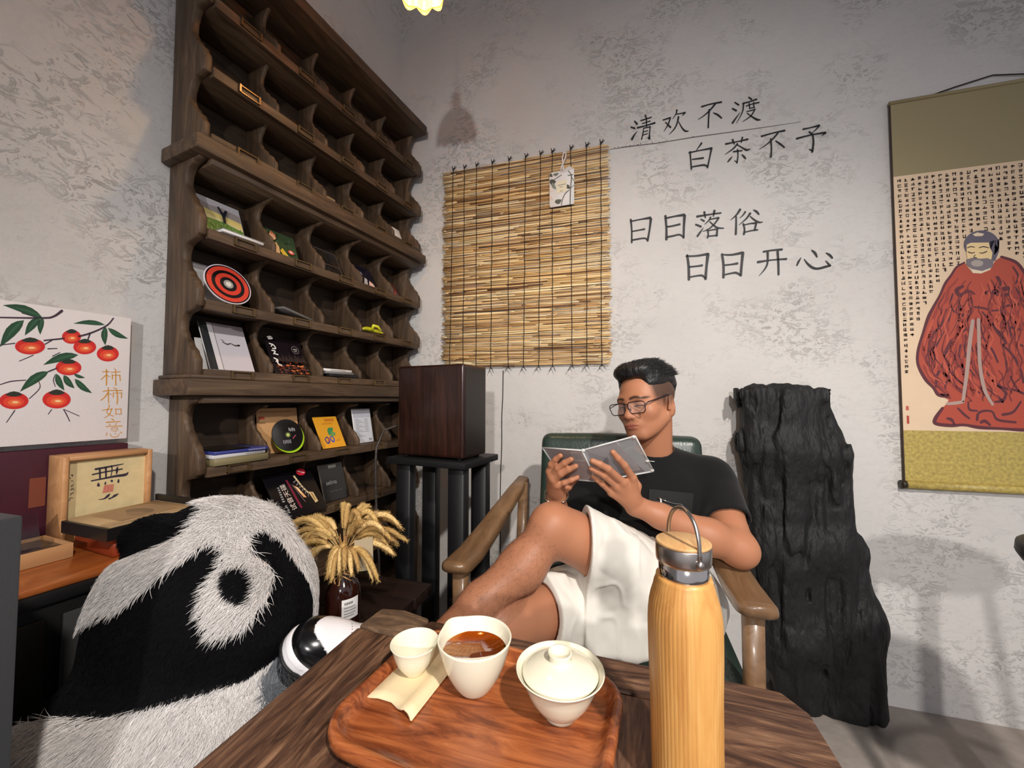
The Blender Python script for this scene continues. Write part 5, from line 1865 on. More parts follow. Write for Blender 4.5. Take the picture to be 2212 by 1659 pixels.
# ------------------------------------------------------------------ armchair
def loft(mb, path, ws, hs, seg=20, power=3.2):
    """rounded-rectangle section swept along a path in the y-z plane (x sideways)"""
    path = [Vector(p) for p in path]
    n = len(path)
    vs, fs = [], []
    for i, p in enumerate(path):
        d = (path[min(i + 1, n - 1)] - path[max(i - 1, 0)]).normalized()
        sx = Vector((1, 0, 0))
        sx = (sx - d * sx.dot(d)).normalized()
        up = sx.cross(d).normalized()
        if up.z < 0 and abs(d.z) < .9:
            up = -up
        for k in range(seg):
            t = 2 * math.pi * k / seg
            c, s = math.cos(t), math.sin(t)
            a = math.copysign(abs(c) ** (2 / power), c) * ws[i] / 2
            b = math.copysign(abs(s) ** (2 / power), s) * hs[i] / 2
            vs.append(p + sx * a + up * b)
    for i in range(n - 1):
        for k in range(seg):
            fs.append((i * seg + k, i * seg + (k + 1) % seg, (i + 1) * seg + (k + 1) % seg, (i + 1) * seg + k))
    fs += [tuple(range(seg))[::-1], tuple(range((n - 1) * seg, n * seg))]
    mb.add(vs, fs, None, None, True)


wood('chair_wood', [(0.25, (96, 70, 48)), (0.55, (124, 94, 66)), (0.8, (146, 114, 84))], 1, 7, 9, 0.38, 0.06, coat=.25)
mat('green_leather', (46, 60, 53), 0.3, bump=.10, bscale=120, var=.12, vscale=10, spec=.6)
ch = thing('armchair', 'green leather armchair with curved wooden arms in front of the back wall', 'armchair', (-.09, 1.25, 0))
XL, XR, cx = -.475, .292, -.09
for x, fy in ((XL, 1.045), (XR, 1.030)):
    q = 1 if x < cx else -1                                   # the arms lean in towards the back
    pth = [(x, fy - .014, .664), (x, fy - .002, .654), (x, fy + .03, .648), (x + q * .006, fy + .10, .653), (x + q * .018, fy + .22, .684), (x + q * .034, fy + .34, .726), (x + q * .054, fy + .46, .775), (x + q * .068, fy + .53, .803)]
    mb = MB()
    loft(mb, pth, [.060, .084, .088, .088, .080, .070, .058, .050], [.014, .036, .046, .048, .048, .046, .042, .036])
    o = obj('arm', mb, MATS['chair_wood'], ch)
    mb = MB()
    loft(mb, [(x, fy + .040, .640), (x, fy + .042, .40), (x, fy + .044, .012)], [.046, .044, .036], [.046, .044, .036], 16)
    obj('front_leg', mb, MATS['chair_wood'], ch)
    mb = MB()
    loft(mb, [(x + q * .075, fy + .50, .80), (x + q * .07, fy + .47, .42), (x + q * .05, fy + .52, .012)], [.036, .042, .034], [.036, .042, .034], 16)
    obj('rear_leg', mb, MATS['chair_wood'], ch)
    mb = MB()
    loft(mb, [(x, fy + .05, .355), (x + q * .06, fy + .46, .355)], [.026, .026], [.06, .06], 12, 6)
    obj('side_rail', mb, MATS['chair_wood'], ch)
obj('front_rail', MB().box((XL + .02, 1.062, .325), (XR - .02, 1.088, .385)), MATS['chair_wood'], ch, bevel=.004)
obj('back_rail', MB().box((XL + .02, 1.47, .325), (XR - .02, 1.50, .385)), MATS['chair_wood'], ch, bevel=.004)
tl, tr = on(1168, 930, 1, 1.50), on(1518, 944, 1, 1.50)
bt = (tl.z + tr.z) / 2
cx = (tl.x + tr.x) / 2
ang = math.radians(11)
Mr = np.array([[1, 0, 0], [0, math.cos(ang), math.sin(ang)], [0, -math.sin(ang), math.cos(ang)]])   # columns: x, back-normal, up tilted
upv = np.array([0, math.sin(ang), math.cos(ang)])
nrm = np.array([0, math.cos(ang), -math.sin(ang)])
Mr = np.stack([np.array([1, 0, 0]), nrm, upv], 1)
hh = .30
cen = np.array([cx, 1.50, bt]) - upv * hh + nrm * .045
V, Q = skin([[BX(cen, ((tr.x - tl.x) / 2, .045, hh), Mr, .036, .02)]], .008, lambda p: -.006 * np.exp(-((p[:, 0] - cx) / .2) ** 2))
skin_obj('back_cushion', relax(V, Q, 2), Q, MATS['green_leather'], ch)
fcen = cen + nrm * .056 - upv * .02
Mf = Matrix.Translation(Vector(fcen)) @ Matrix(((1, 0, 0), (0, nrm[1], upv[1]), (0, nrm[2], upv[2]))).to_4x4()
obj('back_frame', MB().box((-.24, -.009, -.26), (.24, .011, .24), Mf), MATS['chair_wood'], ch, bevel=.005)
V, Q = skin([[BX((cx, 1.275, .365), (.335, .235, .06), None, .045, .02)]], .010)
skin_obj('seat_cushion', relax(V, Q, 2), Q, MATS['green_leather'], ch)

# ------------------------------------------------------------------ plank table
wood('table_wood_y', [(0.26, (30, 19, 15)), (0.40, (62, 40, 30)), (0.52, (92, 64, 48)), (0.62, (122, 90, 68)), (0.76, (156, 122, 94))], 1, 22, 6.5, 0.5, 0.5, coat=.08, distort=1.6)
wood('table_wood_x', [(0.26, (30, 19, 15)), (0.40, (62, 40, 30)), (0.52, (92, 64, 48)), (0.62, (122, 90, 68)), (0.76, (156, 122, 94))], 0, 22, 6.5, 0.5, 0.5, coat=.08, distort=1.6)
wood('table_wood_rough', [(0.25, (58, 42, 32)), (0.5, (96, 74, 56)), (0.75, (140, 112, 84))], 0, 22, 3.0, 0.7, 0.5, distort=3.0)
TZ = .75
tb = thing('plank_table', 'rough dark brown plank table in the foreground under the tea tray', 'table', (-.11, .30, 0))
R = random.Random(21)


def board(pts, m, dz=0.0):
    mb = MB()
    n = len(pts)
    mb.prism(pts, TZ - .042 + dz, TZ + dz, lambda a, b, t: Vector((a, b, t)))
    return obj('plank', mb, m, tb, bevel=.004, seg=2)


board([(-.447, -.10), (-.352, -.10), (-.350, .565), (-.441, .574)], MATS['table_wood_y'], .0005)
board([(-.441, .577), (-.349, .567), (-.335, .628), (-.392, .641), (-.436, .634)], MATS['table_wood_rough'], .002)
board([(-.332, .628), (-.346, .566), (.085, .548), (.082, .611)], MATS['table_wood_x'], -.0005)
board([(-.349, -.10), (-.140, -.10), (-.140, .554), (-.346, .562)], MATS['table_wood_y'])
board([(-.137, -.10), (.082, -.10), (.084, .545), (-.137, .551)], MATS['table_wood_y'], -.001)
board([(.085, .612), (.088, .470), (.219, .462), (.217, .575), (.196, .607)], MATS['table_wood_x'], .001)
board([(.085, -.10), (.214, -.10), (.219, .458), (.088, .466)], MATS['table_wood_y'], 0)
for lo, hi in (((-.41, .545, .63), (.185, .575, TZ - .0435)), ((-.41, -.08, .63), (.185, -.05, TZ - .0435)), ((-.41, -.05, .63), (-.38, .545, TZ - .0435)), ((.155, -.05, .63), (.185, .545, TZ - .0435))):
    obj('apron', MB().box(lo, hi), MATS['table_wood_x'], tb, bevel=.003, seg=1)
for x in (-.405, .125):
    for y in (-.075, .515):
        obj('leg', MB().box((x, y, 0), (x + .055, y + .055, .63)), MATS['table_wood_rough'], tb, bevel=.004, seg=1)

# ------------------------------------------------------------------ tea tray
def rrect(w, d, r, n=10):
    out = []
    for cx_, cy_, a0 in ((w / 2 - r, d / 2 - r, 0), (-w / 2 + r, d / 2 - r, 90), (-w / 2 + r, -d / 2 + r, 180), (w / 2 - r, -d / 2 + r, 270)):
        for k in range(n + 1):
            a = math.radians(a0 + 90 * k / n)
            out.append((cx_ + r * math.cos(a), cy_ + r * math.sin(a)))
    return out


wood('tray_wood', [(0.24, (70, 32, 16)), (0.40, (116, 58, 30)), (0.52, (150, 82, 44)), (0.64, (174, 102, 58)), (0.80, (198, 128, 80))], 0, 20, 7, 0.26, 0.03, coat=.35, distort=1.4)
Mt = Matrix.Translation((-.170, .452, TZ + .0026)) @ Matrix.Rotation(math.radians(-6.5), 4, 'Z')
tray = thing('tea_tray', 'rounded reddish brown wooden tray holding the tea set on the plank table', 'tray', Mt.translation)
mb = MB()
W_, D_, R_ = .318, .225, .052
loops = [(-.020, .000), (-.006, .003), (-.001, .008), (0, .014), (-.001, .019), (-.004, .0215), (-.008, .0215), (-.012, .019), (-.016, .0125), (-.022, .0095), (-.028, .009)]
nn = len(rrect(1, 1, .1))
for off, z in loops:
    mb.v += [tuple(Mt @ Vector((x, y, z))) for x, y in rrect(W_ + 2 * off, D_ + 2 * off, max(.02, R_ + off))]
mb.c = [(1, 1, 1, 1)] * len(mb.v)
for i in range(len(loops) - 1):
    for k in range(nn):
        mb.f.append((i * nn + k, i * nn + (k + 1) % nn, (i + 1) * nn + (k + 1) % nn, (i + 1) * nn + k))
mb.f += [tuple(range(nn))[::-1], tuple(range((len(loops) - 1) * nn, len(loops) * nn))]
mb.sm = [True] * (len(mb.f) - 2) + [False, False]
obj('tray_body', mb, MATS['tray_wood'], tray)
mb = MB()
for sx in (-1, 1):
    for sy in (-1, 1):
        q = Mt @ Vector((sx * .11, sy * .07, 0))
        mb.tube([q + Vector((0, 0, -.0016)), q + Vector((0, 0, .001))], .010, 12)
obj('feet', mb, MATS['black_paint'], tray)
FZ = TZ + .0026 + .0095

mat('porcelain', (232, 228, 206), 0.16, spec=.6, coat=.3)
mat('porcelain_inside', (226, 226, 214), 0.14, spec=.6, coat=.3)


def cup_wall(mb, outer, t, c, rfun=None, seg=56):
    """closed thin-walled pot: outer profile bottom to rim, then the inside back down"""
    prof = [(.0008, outer[0][1])] + outer
    inner = [(max(r - t, .001), max(z, outer[0][1] + t * 1.6)) for r, z in outer[::-1]]
    rim = [(outer[-1][0] - t * .25, outer[-1][1] + t * .35), (outer[-1][0] - t * .75, outer[-1][1] + t * .35)]
    prof = prof + rim + [q for q in inner if q[0] > .003] + [(.0008, outer[0][1] + t * 1.6)]
    mb.lathe(prof, c, seg, rfun, caps=False)


# folded napkin
na, nb_ = on(799, 1510, 2, FZ), on(925, 1392, 2, FZ)
ax = (nb_ - na)
ax.z = 0
Ln = ax.length
ax.normalize()
sd = Vector((ax.y, -ax.x, 0))
nap = thing('folded_napkin', 'folded cream cloth napkin lying under the small teacup on the tray', 'napkin', na)
sec = [(-.012, .0006), (.010, .0006), (.030, .0010), (.044, .0014), (.052, .0050), (.058, .0086), (.064, .0076), (.067, .0040), (.0685, .0012)]
sec2 = [(-.012, .0022), (.010, .0022), (.029, .0026), (.043, .0032), (.050, .0064), (.058, .0102), (.0655, .0090), (.0695, .0045), (.0705, .0012)]
mb = MB()
NL = 9
for i in range(NL):
    t = i / (NL - 1)
    k = 1 - .45 * t
    for s in (sec, sec2):
        for w, z in s:
            mb.v.append(tuple(na + ax * (Ln * t + .006 * math.sin(w * 70)) + sd * (w * (1 - .10 * t)) + Vector((0, 0, .0002 + (z - .0006) * (k if z > .0035 else 1) + .0006))))
ns = len(sec)
for i in range(NL - 1):
    for k in range(ns - 1):
        a, b = i * 2 * ns + k, (i + 1) * 2 * ns + k
        mb.f += [(a, b, b + 1, a + 1), (a + ns, a + ns + 1, b + ns + 1, b + ns)]
    for k in (0, ns - 1):
        a, b = i * 2 * ns + k, (i + 1) * 2 * ns + k
        mb.f.append((a, a + ns, b + ns, b))
for i in (0, NL - 1):
    for k in range(ns - 1):
        a = i * 2 * ns + k
        mb.f.append((a, a + 1, a + 1 + ns, a + ns))
mb.c = [(1, 1, 1, 1)] * len(mb.v)
mb.sm = [True] * len(mb.f)
obj('cloth', mb, mat('napkin_cloth', (226, 206, 166), .85, bump=.1, bscale=900), nap)

c = on(890, 1462, 2, FZ)
c = Vector((c.x, c.y + .006, FZ + .0028))
tc = thing('small_teacup', 'small white flared teacup standing on the folded napkin', 'teacup', c)
mb = MB()
cup_wall(mb, [(.0130, 0), (.0140, .003), (.0180, .007), (.0238, .016), (.0272, .025), (.0294, .033), (.0314, .0380), (.0328, .0405)], .0016, c)
obj('bowl', mb, MATS['porcelain'], tc)

c = on(1020, 1495, 2, FZ)
c = Vector((c.x, c.y + .008, FZ + .0004))
fc = thing('tea_pitcher', 'white porcelain sharing cup filled with amber tea on the tray', 'pitcher', c)
sp = math.radians(150)
spout = lambda t, i, r: r * (1 + (.17 * math.exp(-((math.atan2(math.sin(t - sp), math.cos(t - sp))) / .30) ** 2)) * min(1, max(0, (r - .030) / .014)) ** 2)
mb = MB()
cup_wall(mb, [(.020, 0), (.0215, .002), (.0270, .009), (.0350, .023), (.0405, .036), (.0440, .047), (.0465, .056), (.0480, .0625), (.0486, .065)], .0024, c, spout)
obj('body', mb, MATS['porcelain'], fc)
mb = MB()
mb.lathe([(.0004, .0475), (.0417, .0475), (.0424, .0482)], c, 56, None, caps=False)
mb.f.append(tuple(range(56))[::-1])
mb.sm.append(False)
tea_m = mat('amber_tea', (150, 66, 10), .03, spec=.7, trans=.55, ior=1.33)
obj('tea', mb, tea_m, fc)

c = on(1207, 1556, 2, FZ)
c = Vector((c.x, c.y + .010, FZ + .0004))
gw = thing('lidded_tea_bowl', 'white lidded porcelain tea bowl at the right end of the tray', 'tea bowl', c)
mb = MB()
cup_wall(mb, [(.0195, 0), (.0200, .003), (.0205, .004), (.0265, .009), (.0360, .022), (.0420, .035), (.0455, .044), (.0495, .050), (.0530, .0530)], .0020, c)
obj('bowl', mb, MATS['porcelain'], gw)
lid = obj('lid', MB().lathe([(.0452, .0478), (.0458, .0494), (.0438, .0514), (.0380, .0550), (.0275, .0592), (.0165, .0618), (.0130, .0626), (.0126, .0645), (.0134, .0690), (.0144, .0716), (.0140, .0726), (.0122, .0720), (.0102, .0665), (.0006, .0655)], c, 56, None), MATS['porcelain'], gw)

# ------------------------------------------------------------------ bamboo flask
c0 = at(1481, 1500, .386)
bc_ = Vector((c0.x, c0.y, TZ + .0012))
fl = thing('bamboo_flask', 'tall bamboo covered flask with steel neck and wooden lid on the table', 'flask', bc_)
m = wood('bamboo', [(0.25, (168, 112, 56)), (0.5, (200, 146, 80)), (0.75, (218, 170, 104))], 2, 14, 9, 0.42, 0.1, coat=.1)
zz = lambda py: 1.14 - (py - 862) / 831 * .386 - bc_.z
ridge = lambda t, i, r: r * (1 + .010 * (abs(math.sin(28 * t)) ** .5 - .6) * min(1, max(0, (r - .026) / .008)))
mb = MB().lathe([(0.0306, 0), (0.0323, .0015), (0.0330, .008), (0.0333, .05), (0.0338, .10), (0.0347, zz(1420)), (0.0350, zz(1375)), (0.0350, zz(1345)), (0.0346, zz(1326)), (0.0336, zz(1308)), (0.0319, zz(1290)), (0.0296, zz(1274)), (0.0284, zz(1262)), (0.0268, zz(1254)), (0.0264, zz(1247)), (0.0240, zz(1247))], bc_, 336, ridge)
obj('bamboo_sleeve', mb, m, fl)
mat('bright_steel', (206, 200, 196), 0.12, metal=1.0)
mat('brushed_steel', (186, 178, 172), 0.28, metal=1.0)
obj('neck', MB().lathe([(.0236, zz(1250)), (.0238, zz(1246)), (.0238, zz(1216)), (.0225, zz(1214))], bc_, 64), MATS['bright_steel'], fl)
cap = obj('cap_ring', MB().lathe([(.0240, zz(1217.5)), (.0258, zz(1215)), (.0264, zz(1209)), (.0266, zz(1180)), (.0262, zz(1178)), (.0200, zz(1178))], bc_, 64), MATS['brushed_steel'], fl)
wood('pale_bamboo', [(0.3, (186, 140, 90)), (0.55, (206, 166, 114)), (0.75, (222, 188, 140))], 1, 16, 9, 0.45, 0.05)
obj('wooden_lid', MB().lathe([(.0258, zz(1178)), (.0263, zz(1176)), (.0262, zz(1172.5)), (.0252, zz(1171)), (.0010, zz(1170.4))], bc_, 64), MATS['pale_bamboo'], fl)
hd = Vector((.42, -.91, 0)).normalized()
mb = MB()
P_ = []
for k in range(25):
    t = math.pi * k / 24
    P_.append(bc_ + hd * (.0270 * math.cos(t)) + Vector((0, 0, zz(1182) + .037 * math.sin(t) ** .8)))
P_ = [bc_ + hd * .0275 + Vector((0, 0, zz(1200)))] + P_ + [bc_ - hd * .0275 + Vector((0, 0, zz(1200)))]
mb.tube(P_, .0021, 10, flat=(hd, .7))
for s in (1, -1):
    q = bc_ + hd * (s * .0268) + Vector((0, 0, zz(1202)))
    mb.ell(q, (.0042, .0042, .0050), nu=12, nv=8)
obj('loop_handle', mb, MATS['brushed_steel'], fl)

# ------------------------------------------------------------------ panda plush
e1, e2 = Vector((.6, .8, 0)), Vector((-.8, .6, 0))          # sideways, away from the table
Mp = np.stack([A3(e1), A3(e2), np.array([0, 0, 1.0])], 1)
pc = lambda a, b, z: A3(Vector((-.80, .60, z)) + e1 * a + e2 * b)
head = [EL(pc(-.004, .015, .68), (.186, .140, .245), Mp, .03), EL(pc(.035, -.09, .73), (.085, .075, .095), Mp, .05),
        EL(pc(-.06, -.02, .52), (.18, .13, .16), Mp, .06)]
body = [EL(pc(-.035, .0, .40), (.205, .165, .27), Mp, .06), EL(pc(-.05, -.03, .24), (.21, .17, .23), Mp, .06), RC(pc(-.185, -.055, .555), pc(.10, -.13, .50), .088, .075, .05)]
ears = [EL(pc(-.100, .05, .866), (.054, .030, .042), Mp, .012), EL(pc(.088, .05, .852), (.046, .030, .042), Mp, .012)]
V, Q = skin([head + body + ears], .0085, lambda p: vnoise(p, 9, 2, 2) * .006)
V[:, 2] = np.maximum(V[:, 2], .003)
V = relax(V, Q, 2)
nv_ = V @ A3(LN) - WALL_L                       # its back rests flat on the cabinet front
V += np.maximum(0, .362 - nv_)[:, None] * A3(LN)[None, :]
BLK = [(448, 1168), (488, 1176), (487, 1222), (463, 1243), (446, 1291), (445, 1313), (459, 1345), (470, 1367), (526, 1351), (557, 1313), (585, 1277), (593, 1240), (578, 1214), (545, 1194), (536, 1152), (560, 1136), (602, 1160),
       (638, 1212), (668, 1262), (674, 1295), (672, 1330), (650, 1380), (601, 1414), (565, 1439), (533, 1464), (421, 1500), (277, 1536), (222, 1547), (132, 1545), (40, 1565), (40, 1440), (100, 1400), (150, 1370), (204, 1327), (277, 1305), (320, 1270), (367, 1230), (421, 1193)]
NOSE = ellipse(517, 1260, 39, 44)
GREY = [(562, 1452), (600, 1412), (660, 1390), (650, 1490), (600, 1535), (568, 1545)]
EARL = [(150, 1230), (200, 1110), (330, 1060), (420, 1070), (446, 1098), (408, 1150), (330, 1184), (268, 1206)]
EARR = [(566, 1072), (612, 1072), (660, 1130), (655, 1185), (634, 1160), (612, 1122), (582, 1094)]


def in_poly(X, Y, poly):
    c = np.zeros(len(X), bool)
    n = len(poly)
    for i in range(n):
        (x0, y0), (x1, y1) = poly[i], poly[(i + 1) % n]
        if y0 == y1:
            continue
        c ^= ((y0 > Y) != (y1 > Y)) & (X < (x1 - x0) * (Y - y0) / (y1 - y0) + x0)
    return c


def panda_zone(P):
    """which coat a point of the plush wears: 0 white, 1 black, 2 grey (patches drawn on the plush's front)"""
    q = P - A3(CAM)
    d = q @ A3(_f)
    X, Y = CX + FPX * (q @ A3(_r)) / d, CY - FPX * (q @ A3(_u)) / d
    back = (P - pc(0, 0, 0))[:, :2] @ A3(e2)[:2] > .075
    z = np.zeros(len(P), int)
    z[in_poly(X, Y, BLK)] = 1
    z[in_poly(X, Y, NOSE)] = 1
    z[in_poly(X, Y, GREY)] = 2
    z[in_poly(X, Y, EARL) | in_poly(X, Y, EARR)] = 1
    zz_ = np.where((P[:, 2] < .56) & (P[:, 2] > .36), 1, 0)
    return np.where(back & (z != 1), zz_, z)


ZC = np.array([lin((226, 222, 220))[:3], lin((14, 14, 17))[:3], lin((122, 126, 132))[:3]])
panda = thing('panda_plush', 'large shaggy black and white panda plush leaning against the left cabinet', 'plush toy', Vector((-.80, .60, 0)))
zn = panda_zone(V)
skin_obj('body', V, Q, mat('plush_skin', (255, 255, 255), .9, attr='Col', spec=.1), panda, colors=ZC[zn])
# fur strands
rng = np.random.default_rng(4)
fa = V[Q]
cen_ = fa.mean(1)
nr = np.cross(fa[:, 2] - fa[:, 0], fa[:, 3] - fa[:, 1])
area = np.linalg.norm(nr, axis=1) / 2
nr = nr / np.maximum(2 * area, 1e-12)[:, None]
look = A3(CAM) - cen_
front = (nr * look).sum(1) / np.linalg.norm(look, axis=1) > -.45
vis = front & (cen_[:, 2] > .25)
wt = area * np.where(vis, 1.0, .12)
NF = 150000
pick = rng.choice(len(Q), NF, p=wt / wt.sum())
u, v = rng.random((2, NF))
fq = fa[pick]
root = (fq[:, 0] * (1 - u)[:, None] + fq[:, 1] * u[:, None]) * (1 - v)[:, None] + (fq[:, 3] * (1 - u)[:, None] + fq[:, 2] * u[:, None]) * v[:, None]
N_ = nr[pick]
zone = panda_zone(root)
down = A3(Vector((-.35, -.3, -1)).normalized())[None, :] + .55 * np.stack([vnoise(root, 14, s, 2) for s in (31, 32, 33)], 1) + .28 * rng.normal(size=(NF, 3))
tang = down - (down * N_).sum(1)[:, None] * N_
tang /= np.maximum(np.linalg.norm(tang, axis=1), 1e-6)[:, None]
lenf = np.where(zone == 1, .013, .027) * rng.uniform(.6, 1.25, NF)
k4 = np.array([0, .35, .7, 1.0])
lift = np.where(zone == 1, .34, .46)
pts = root[:, None, :] + lenf[:, None, None] * (N_[:, None, :] * (k4 * (1 - .45 * k4))[None, :, None] * (lift * 1.25)[:, None, None] + tang[:, None, :] * (k4 ** 1.25)[None, :, None] * .92)
hc = bpy.data.hair_curves.new('fur')
hc.add_curves([4] * NF)
hc.attributes['position'].data.foreach_set('vector', (pts.reshape(-1, 3) - A3(panda.location)).astype(np.float32).ravel())
ra = hc.attributes.new('radius', 'FLOAT', 'POINT')
ra.data.foreach_set('value', np.tile(np.array([.00040, .00037, .00028, .00008], np.float32), NF))
ca = hc.attributes.new('Col', 'FLOAT_COLOR', 'CURVE')
cc = np.ones((NF, 4), np.float32)
cc[:, :3] = ZC[zone] * rng.uniform(.80, 1.14, NF)[:, None]
ca.data.foreach_set('color', cc.ravel())
fur = bpy.data.objects.new('fur', hc)
COL.objects.link(fur)
fur.parent = panda
hc.materials.append(mat('fur', (255, 255, 255), .75, attr='Col', spec=.15))
finish(fur, kind='stuff')
# ------------------------------------------------------------------ the seated man
P3 = lambda x, y, d: A3(at(x, y, d))
man = thing('person', 'man in black T-shirt and white shorts sitting cross-legged, reading a disc case in the armchair', 'person', (.05, 1.24, .48))

# head frame
Hc = P3(1397, 872, 1.235)
_v = -(Hc - A3(CAM))
_v[2] = 0
_v /= np.linalg.norm(_v)
YH, PH, RH = math.radians(36), math.radians(7), math.radians(7)
F0 = np.array([_v[0] * math.cos(YH) + _v[1] * math.sin(YH), -_v[0] * math.sin(YH) + _v[1] * math.cos(YH), 0])
Z3 = np.array([0, 0, 1.0])
L0 = np.cross(Z3, F0)
Fh = F0 * math.cos(PH) - Z3 * math.sin(PH)
Uh = Z3 * math.cos(PH) + F0 * math.sin(PH)
Lh = L0 * math.cos(RH) + Uh * math.sin(RH)
Uh = Uh * math.cos(RH) - L0 * math.sin(RH)
MH = np.stack([Lh, Fh, Uh], 1)
hp = lambda x, y, z: Hc + MH @ np.array([x, y, z])


def tilt(ax_, deg):
    return MH @ np.array(Matrix.Rotation(math.radians(deg), 3, ax_))


HEAD = [
    EL(hp(0, -.014, .036), (.0765, .096, .084), MH, .02),
    EL(hp(0, .026, -.014), (.067, .065, .080), MH, .03),
    EL(hp(0, .040, -.054), (.052, .046, .046), MH, .03),
    RC(hp(.057, .000, -.046), hp(.020, .066, -.086), .019, .018, .022),
    RC(hp(-.057, .000, -.046), hp(-.020, .066, -.086), .019, .018, .022),
    EL(hp(0, .073, -.084), (.022, .017, .016), MH, .018),
    EL(hp(.044, .056, -.020), (.024, .022, .022), MH, .018), EL(hp(-.044, .056, -.020), (.024, .022, .022), MH, .018),
    RC(hp(-.034, .076, .022), hp(.034, .076, .022), .013, .013, .016),
    EL(hp(.033, .094, .003), (.017, .012, .0115), MH, .012, True), EL(hp(-.033, .094, .003), (.017, .012, .0115), MH, .012, True),
    EL(hp(.033, .0735, .003), (.0165, .0135, .0125), MH, .004), EL(hp(-.033, .0735, .003), (.0165, .0135, .0125), MH, .004),
    RC(hp(0, .082, .016), hp(0, .099, -.023), .0078, .0095, .012),
    EL(hp(0, .0995, -.027), (.0125, .0105, .0098), MH, .009),
    EL(hp(.0135, .0915, -.030), (.0090, .0105, .0078), MH, .007), EL(hp(-.0135, .0915, -.030), (.0090, .0105, .0078), MH, .007),
    EL(hp(.0068, .0975, -.0380), (.0034, .0040, .0030), MH, .003, True), EL(hp(-.0068, .0975, -.0380), (.0034, .0040, .0030), MH, .003, True),
    EL(hp(0, .082, -.053), (.029, .0125, .016), MH, .014),
    EL(hp(.0095, .0915, -.0535), (.0160, .0062, .0046), tilt('Y', 8), .005), EL(hp(-.0095, .0915, -.0535), (.0160, .0062, .0046), tilt('Y', -8), .005),
    EL(hp(0, .0900, -.0630), (.0205, .0075, .0058), MH, .005),
    RC(hp(-.024, .0935, -.0582), hp(.024, .0935, -.0582), .0013, .0013, .0030, True),
]
for s in (1, -1):
    Me = tilt('Z', -s * 22)
    HEAD += [EL(hp(s * .0785, -.012, -.013), (.0090, .0200, .0335), Me, .006), EL(hp(s * .0895, -.006, -.008), (.0062, .0115, .0195), Me, .004, True),
             EL(hp(s * .0765, -.004, -.038), (.0070, .0100, .0110), Me, .006), RC(hp(s * .0825, .006, -.012), hp(s * .0800, .007, -.024), .0030, .0035, .003)]
neckB = P3(1412, 978, 1.285)
HEAD += [RC(hp(0, -.028, -.050), neckB, .049, .058, .018), RC(hp(.030, -.034, -.055), neckB + np.array([.035, -.02, -.02]), .016, .014, .02)]

# joints
shL, elL, wrL = P3(1538, 1036, 1.255), P3(1596, 1186, 1.03), P3(1372, 1092, 1.045)
shR, wrR = P3(1283, 1040, 1.33), P3(1202, 1076, 1.105)
elR = np.array([-.215, 1.235, .705])
kL = P3(1197, 1137, 1.0)
hL, hR = np.array([.145, 1.235, .565]), np.array([-.035, 1.245, .545])
kR = P3(1072, 1352, .93)
SHS = 1.06                                               # size of the sneakers against a 29 cm last
shoe_t = P3(602, 1400, .715)
shoe_h = P3(868, 1488, .855)
shoe_h = shoe_t + (shoe_h - shoe_t) / np.linalg.norm(shoe_h - shoe_t) * .2615 * SHS
anL = shoe_h + .085 * (kL - shoe_h) / np.linalg.norm(kL - shoe_h)
anR = np.array([-.27, .86, .10])
pelvis = np.array([.055, 1.255, .535])
chest = np.array([.085, 1.355, .790])
DBG = {k: v for k, v in dict(neckB=neckB, shL=shL, elL=elL, wrL=wrL, shR=shR, elR=elR, wrR=wrR, kL=kL, anL=anL, hL=hL, hR=hR, kR=kR).items()}
ln = lambda a, b: round(float(np.linalg.norm(a - b)), 3)
print('BONES sh', ln(shL, shR), 'uaL', ln(shL, elL), 'faL', ln(elL, wrL), 'uaR', ln(shR, elR), 'faR', ln(elR, wrR), 'thL', ln(hL, kL), 'shinL', ln(kL, anL), 'thR', ln(hR, kR), 'shinR', ln(kR, anR), [tuple(np.round(v, 3)) for v in (shL, shR, neckB, Hc)])

TORSO = [EL(chest, (.150, .085, .150), None, .04), RC(pelvis, chest, .10, .10, .05), RC(hL, hR, .085, .085, .04), RC(shL, neckB - np.array([0, 0, .03]), .05, .05, .03), RC(shR, neckB - np.array([0, 0, .03]), .05, .05, .03)]


def limb(pts, k=.02):
    return [RC(a, b, ra, rb, k) for (a, ra), (b, rb) in zip(pts, pts[1:])]


mix = lambda a, b, t: a * (1 - t) + b * t


def finger(pts, r0, r1, k=.004):
    n = len(pts) - 1
    out = []
    for i in range(n):
        out.append(RC(pts[i], pts[i + 1], r0 + (r1 - r0) * i / n, r0 + (r1 - r0) * (i + 1) / n, k if i else .007))
    return out


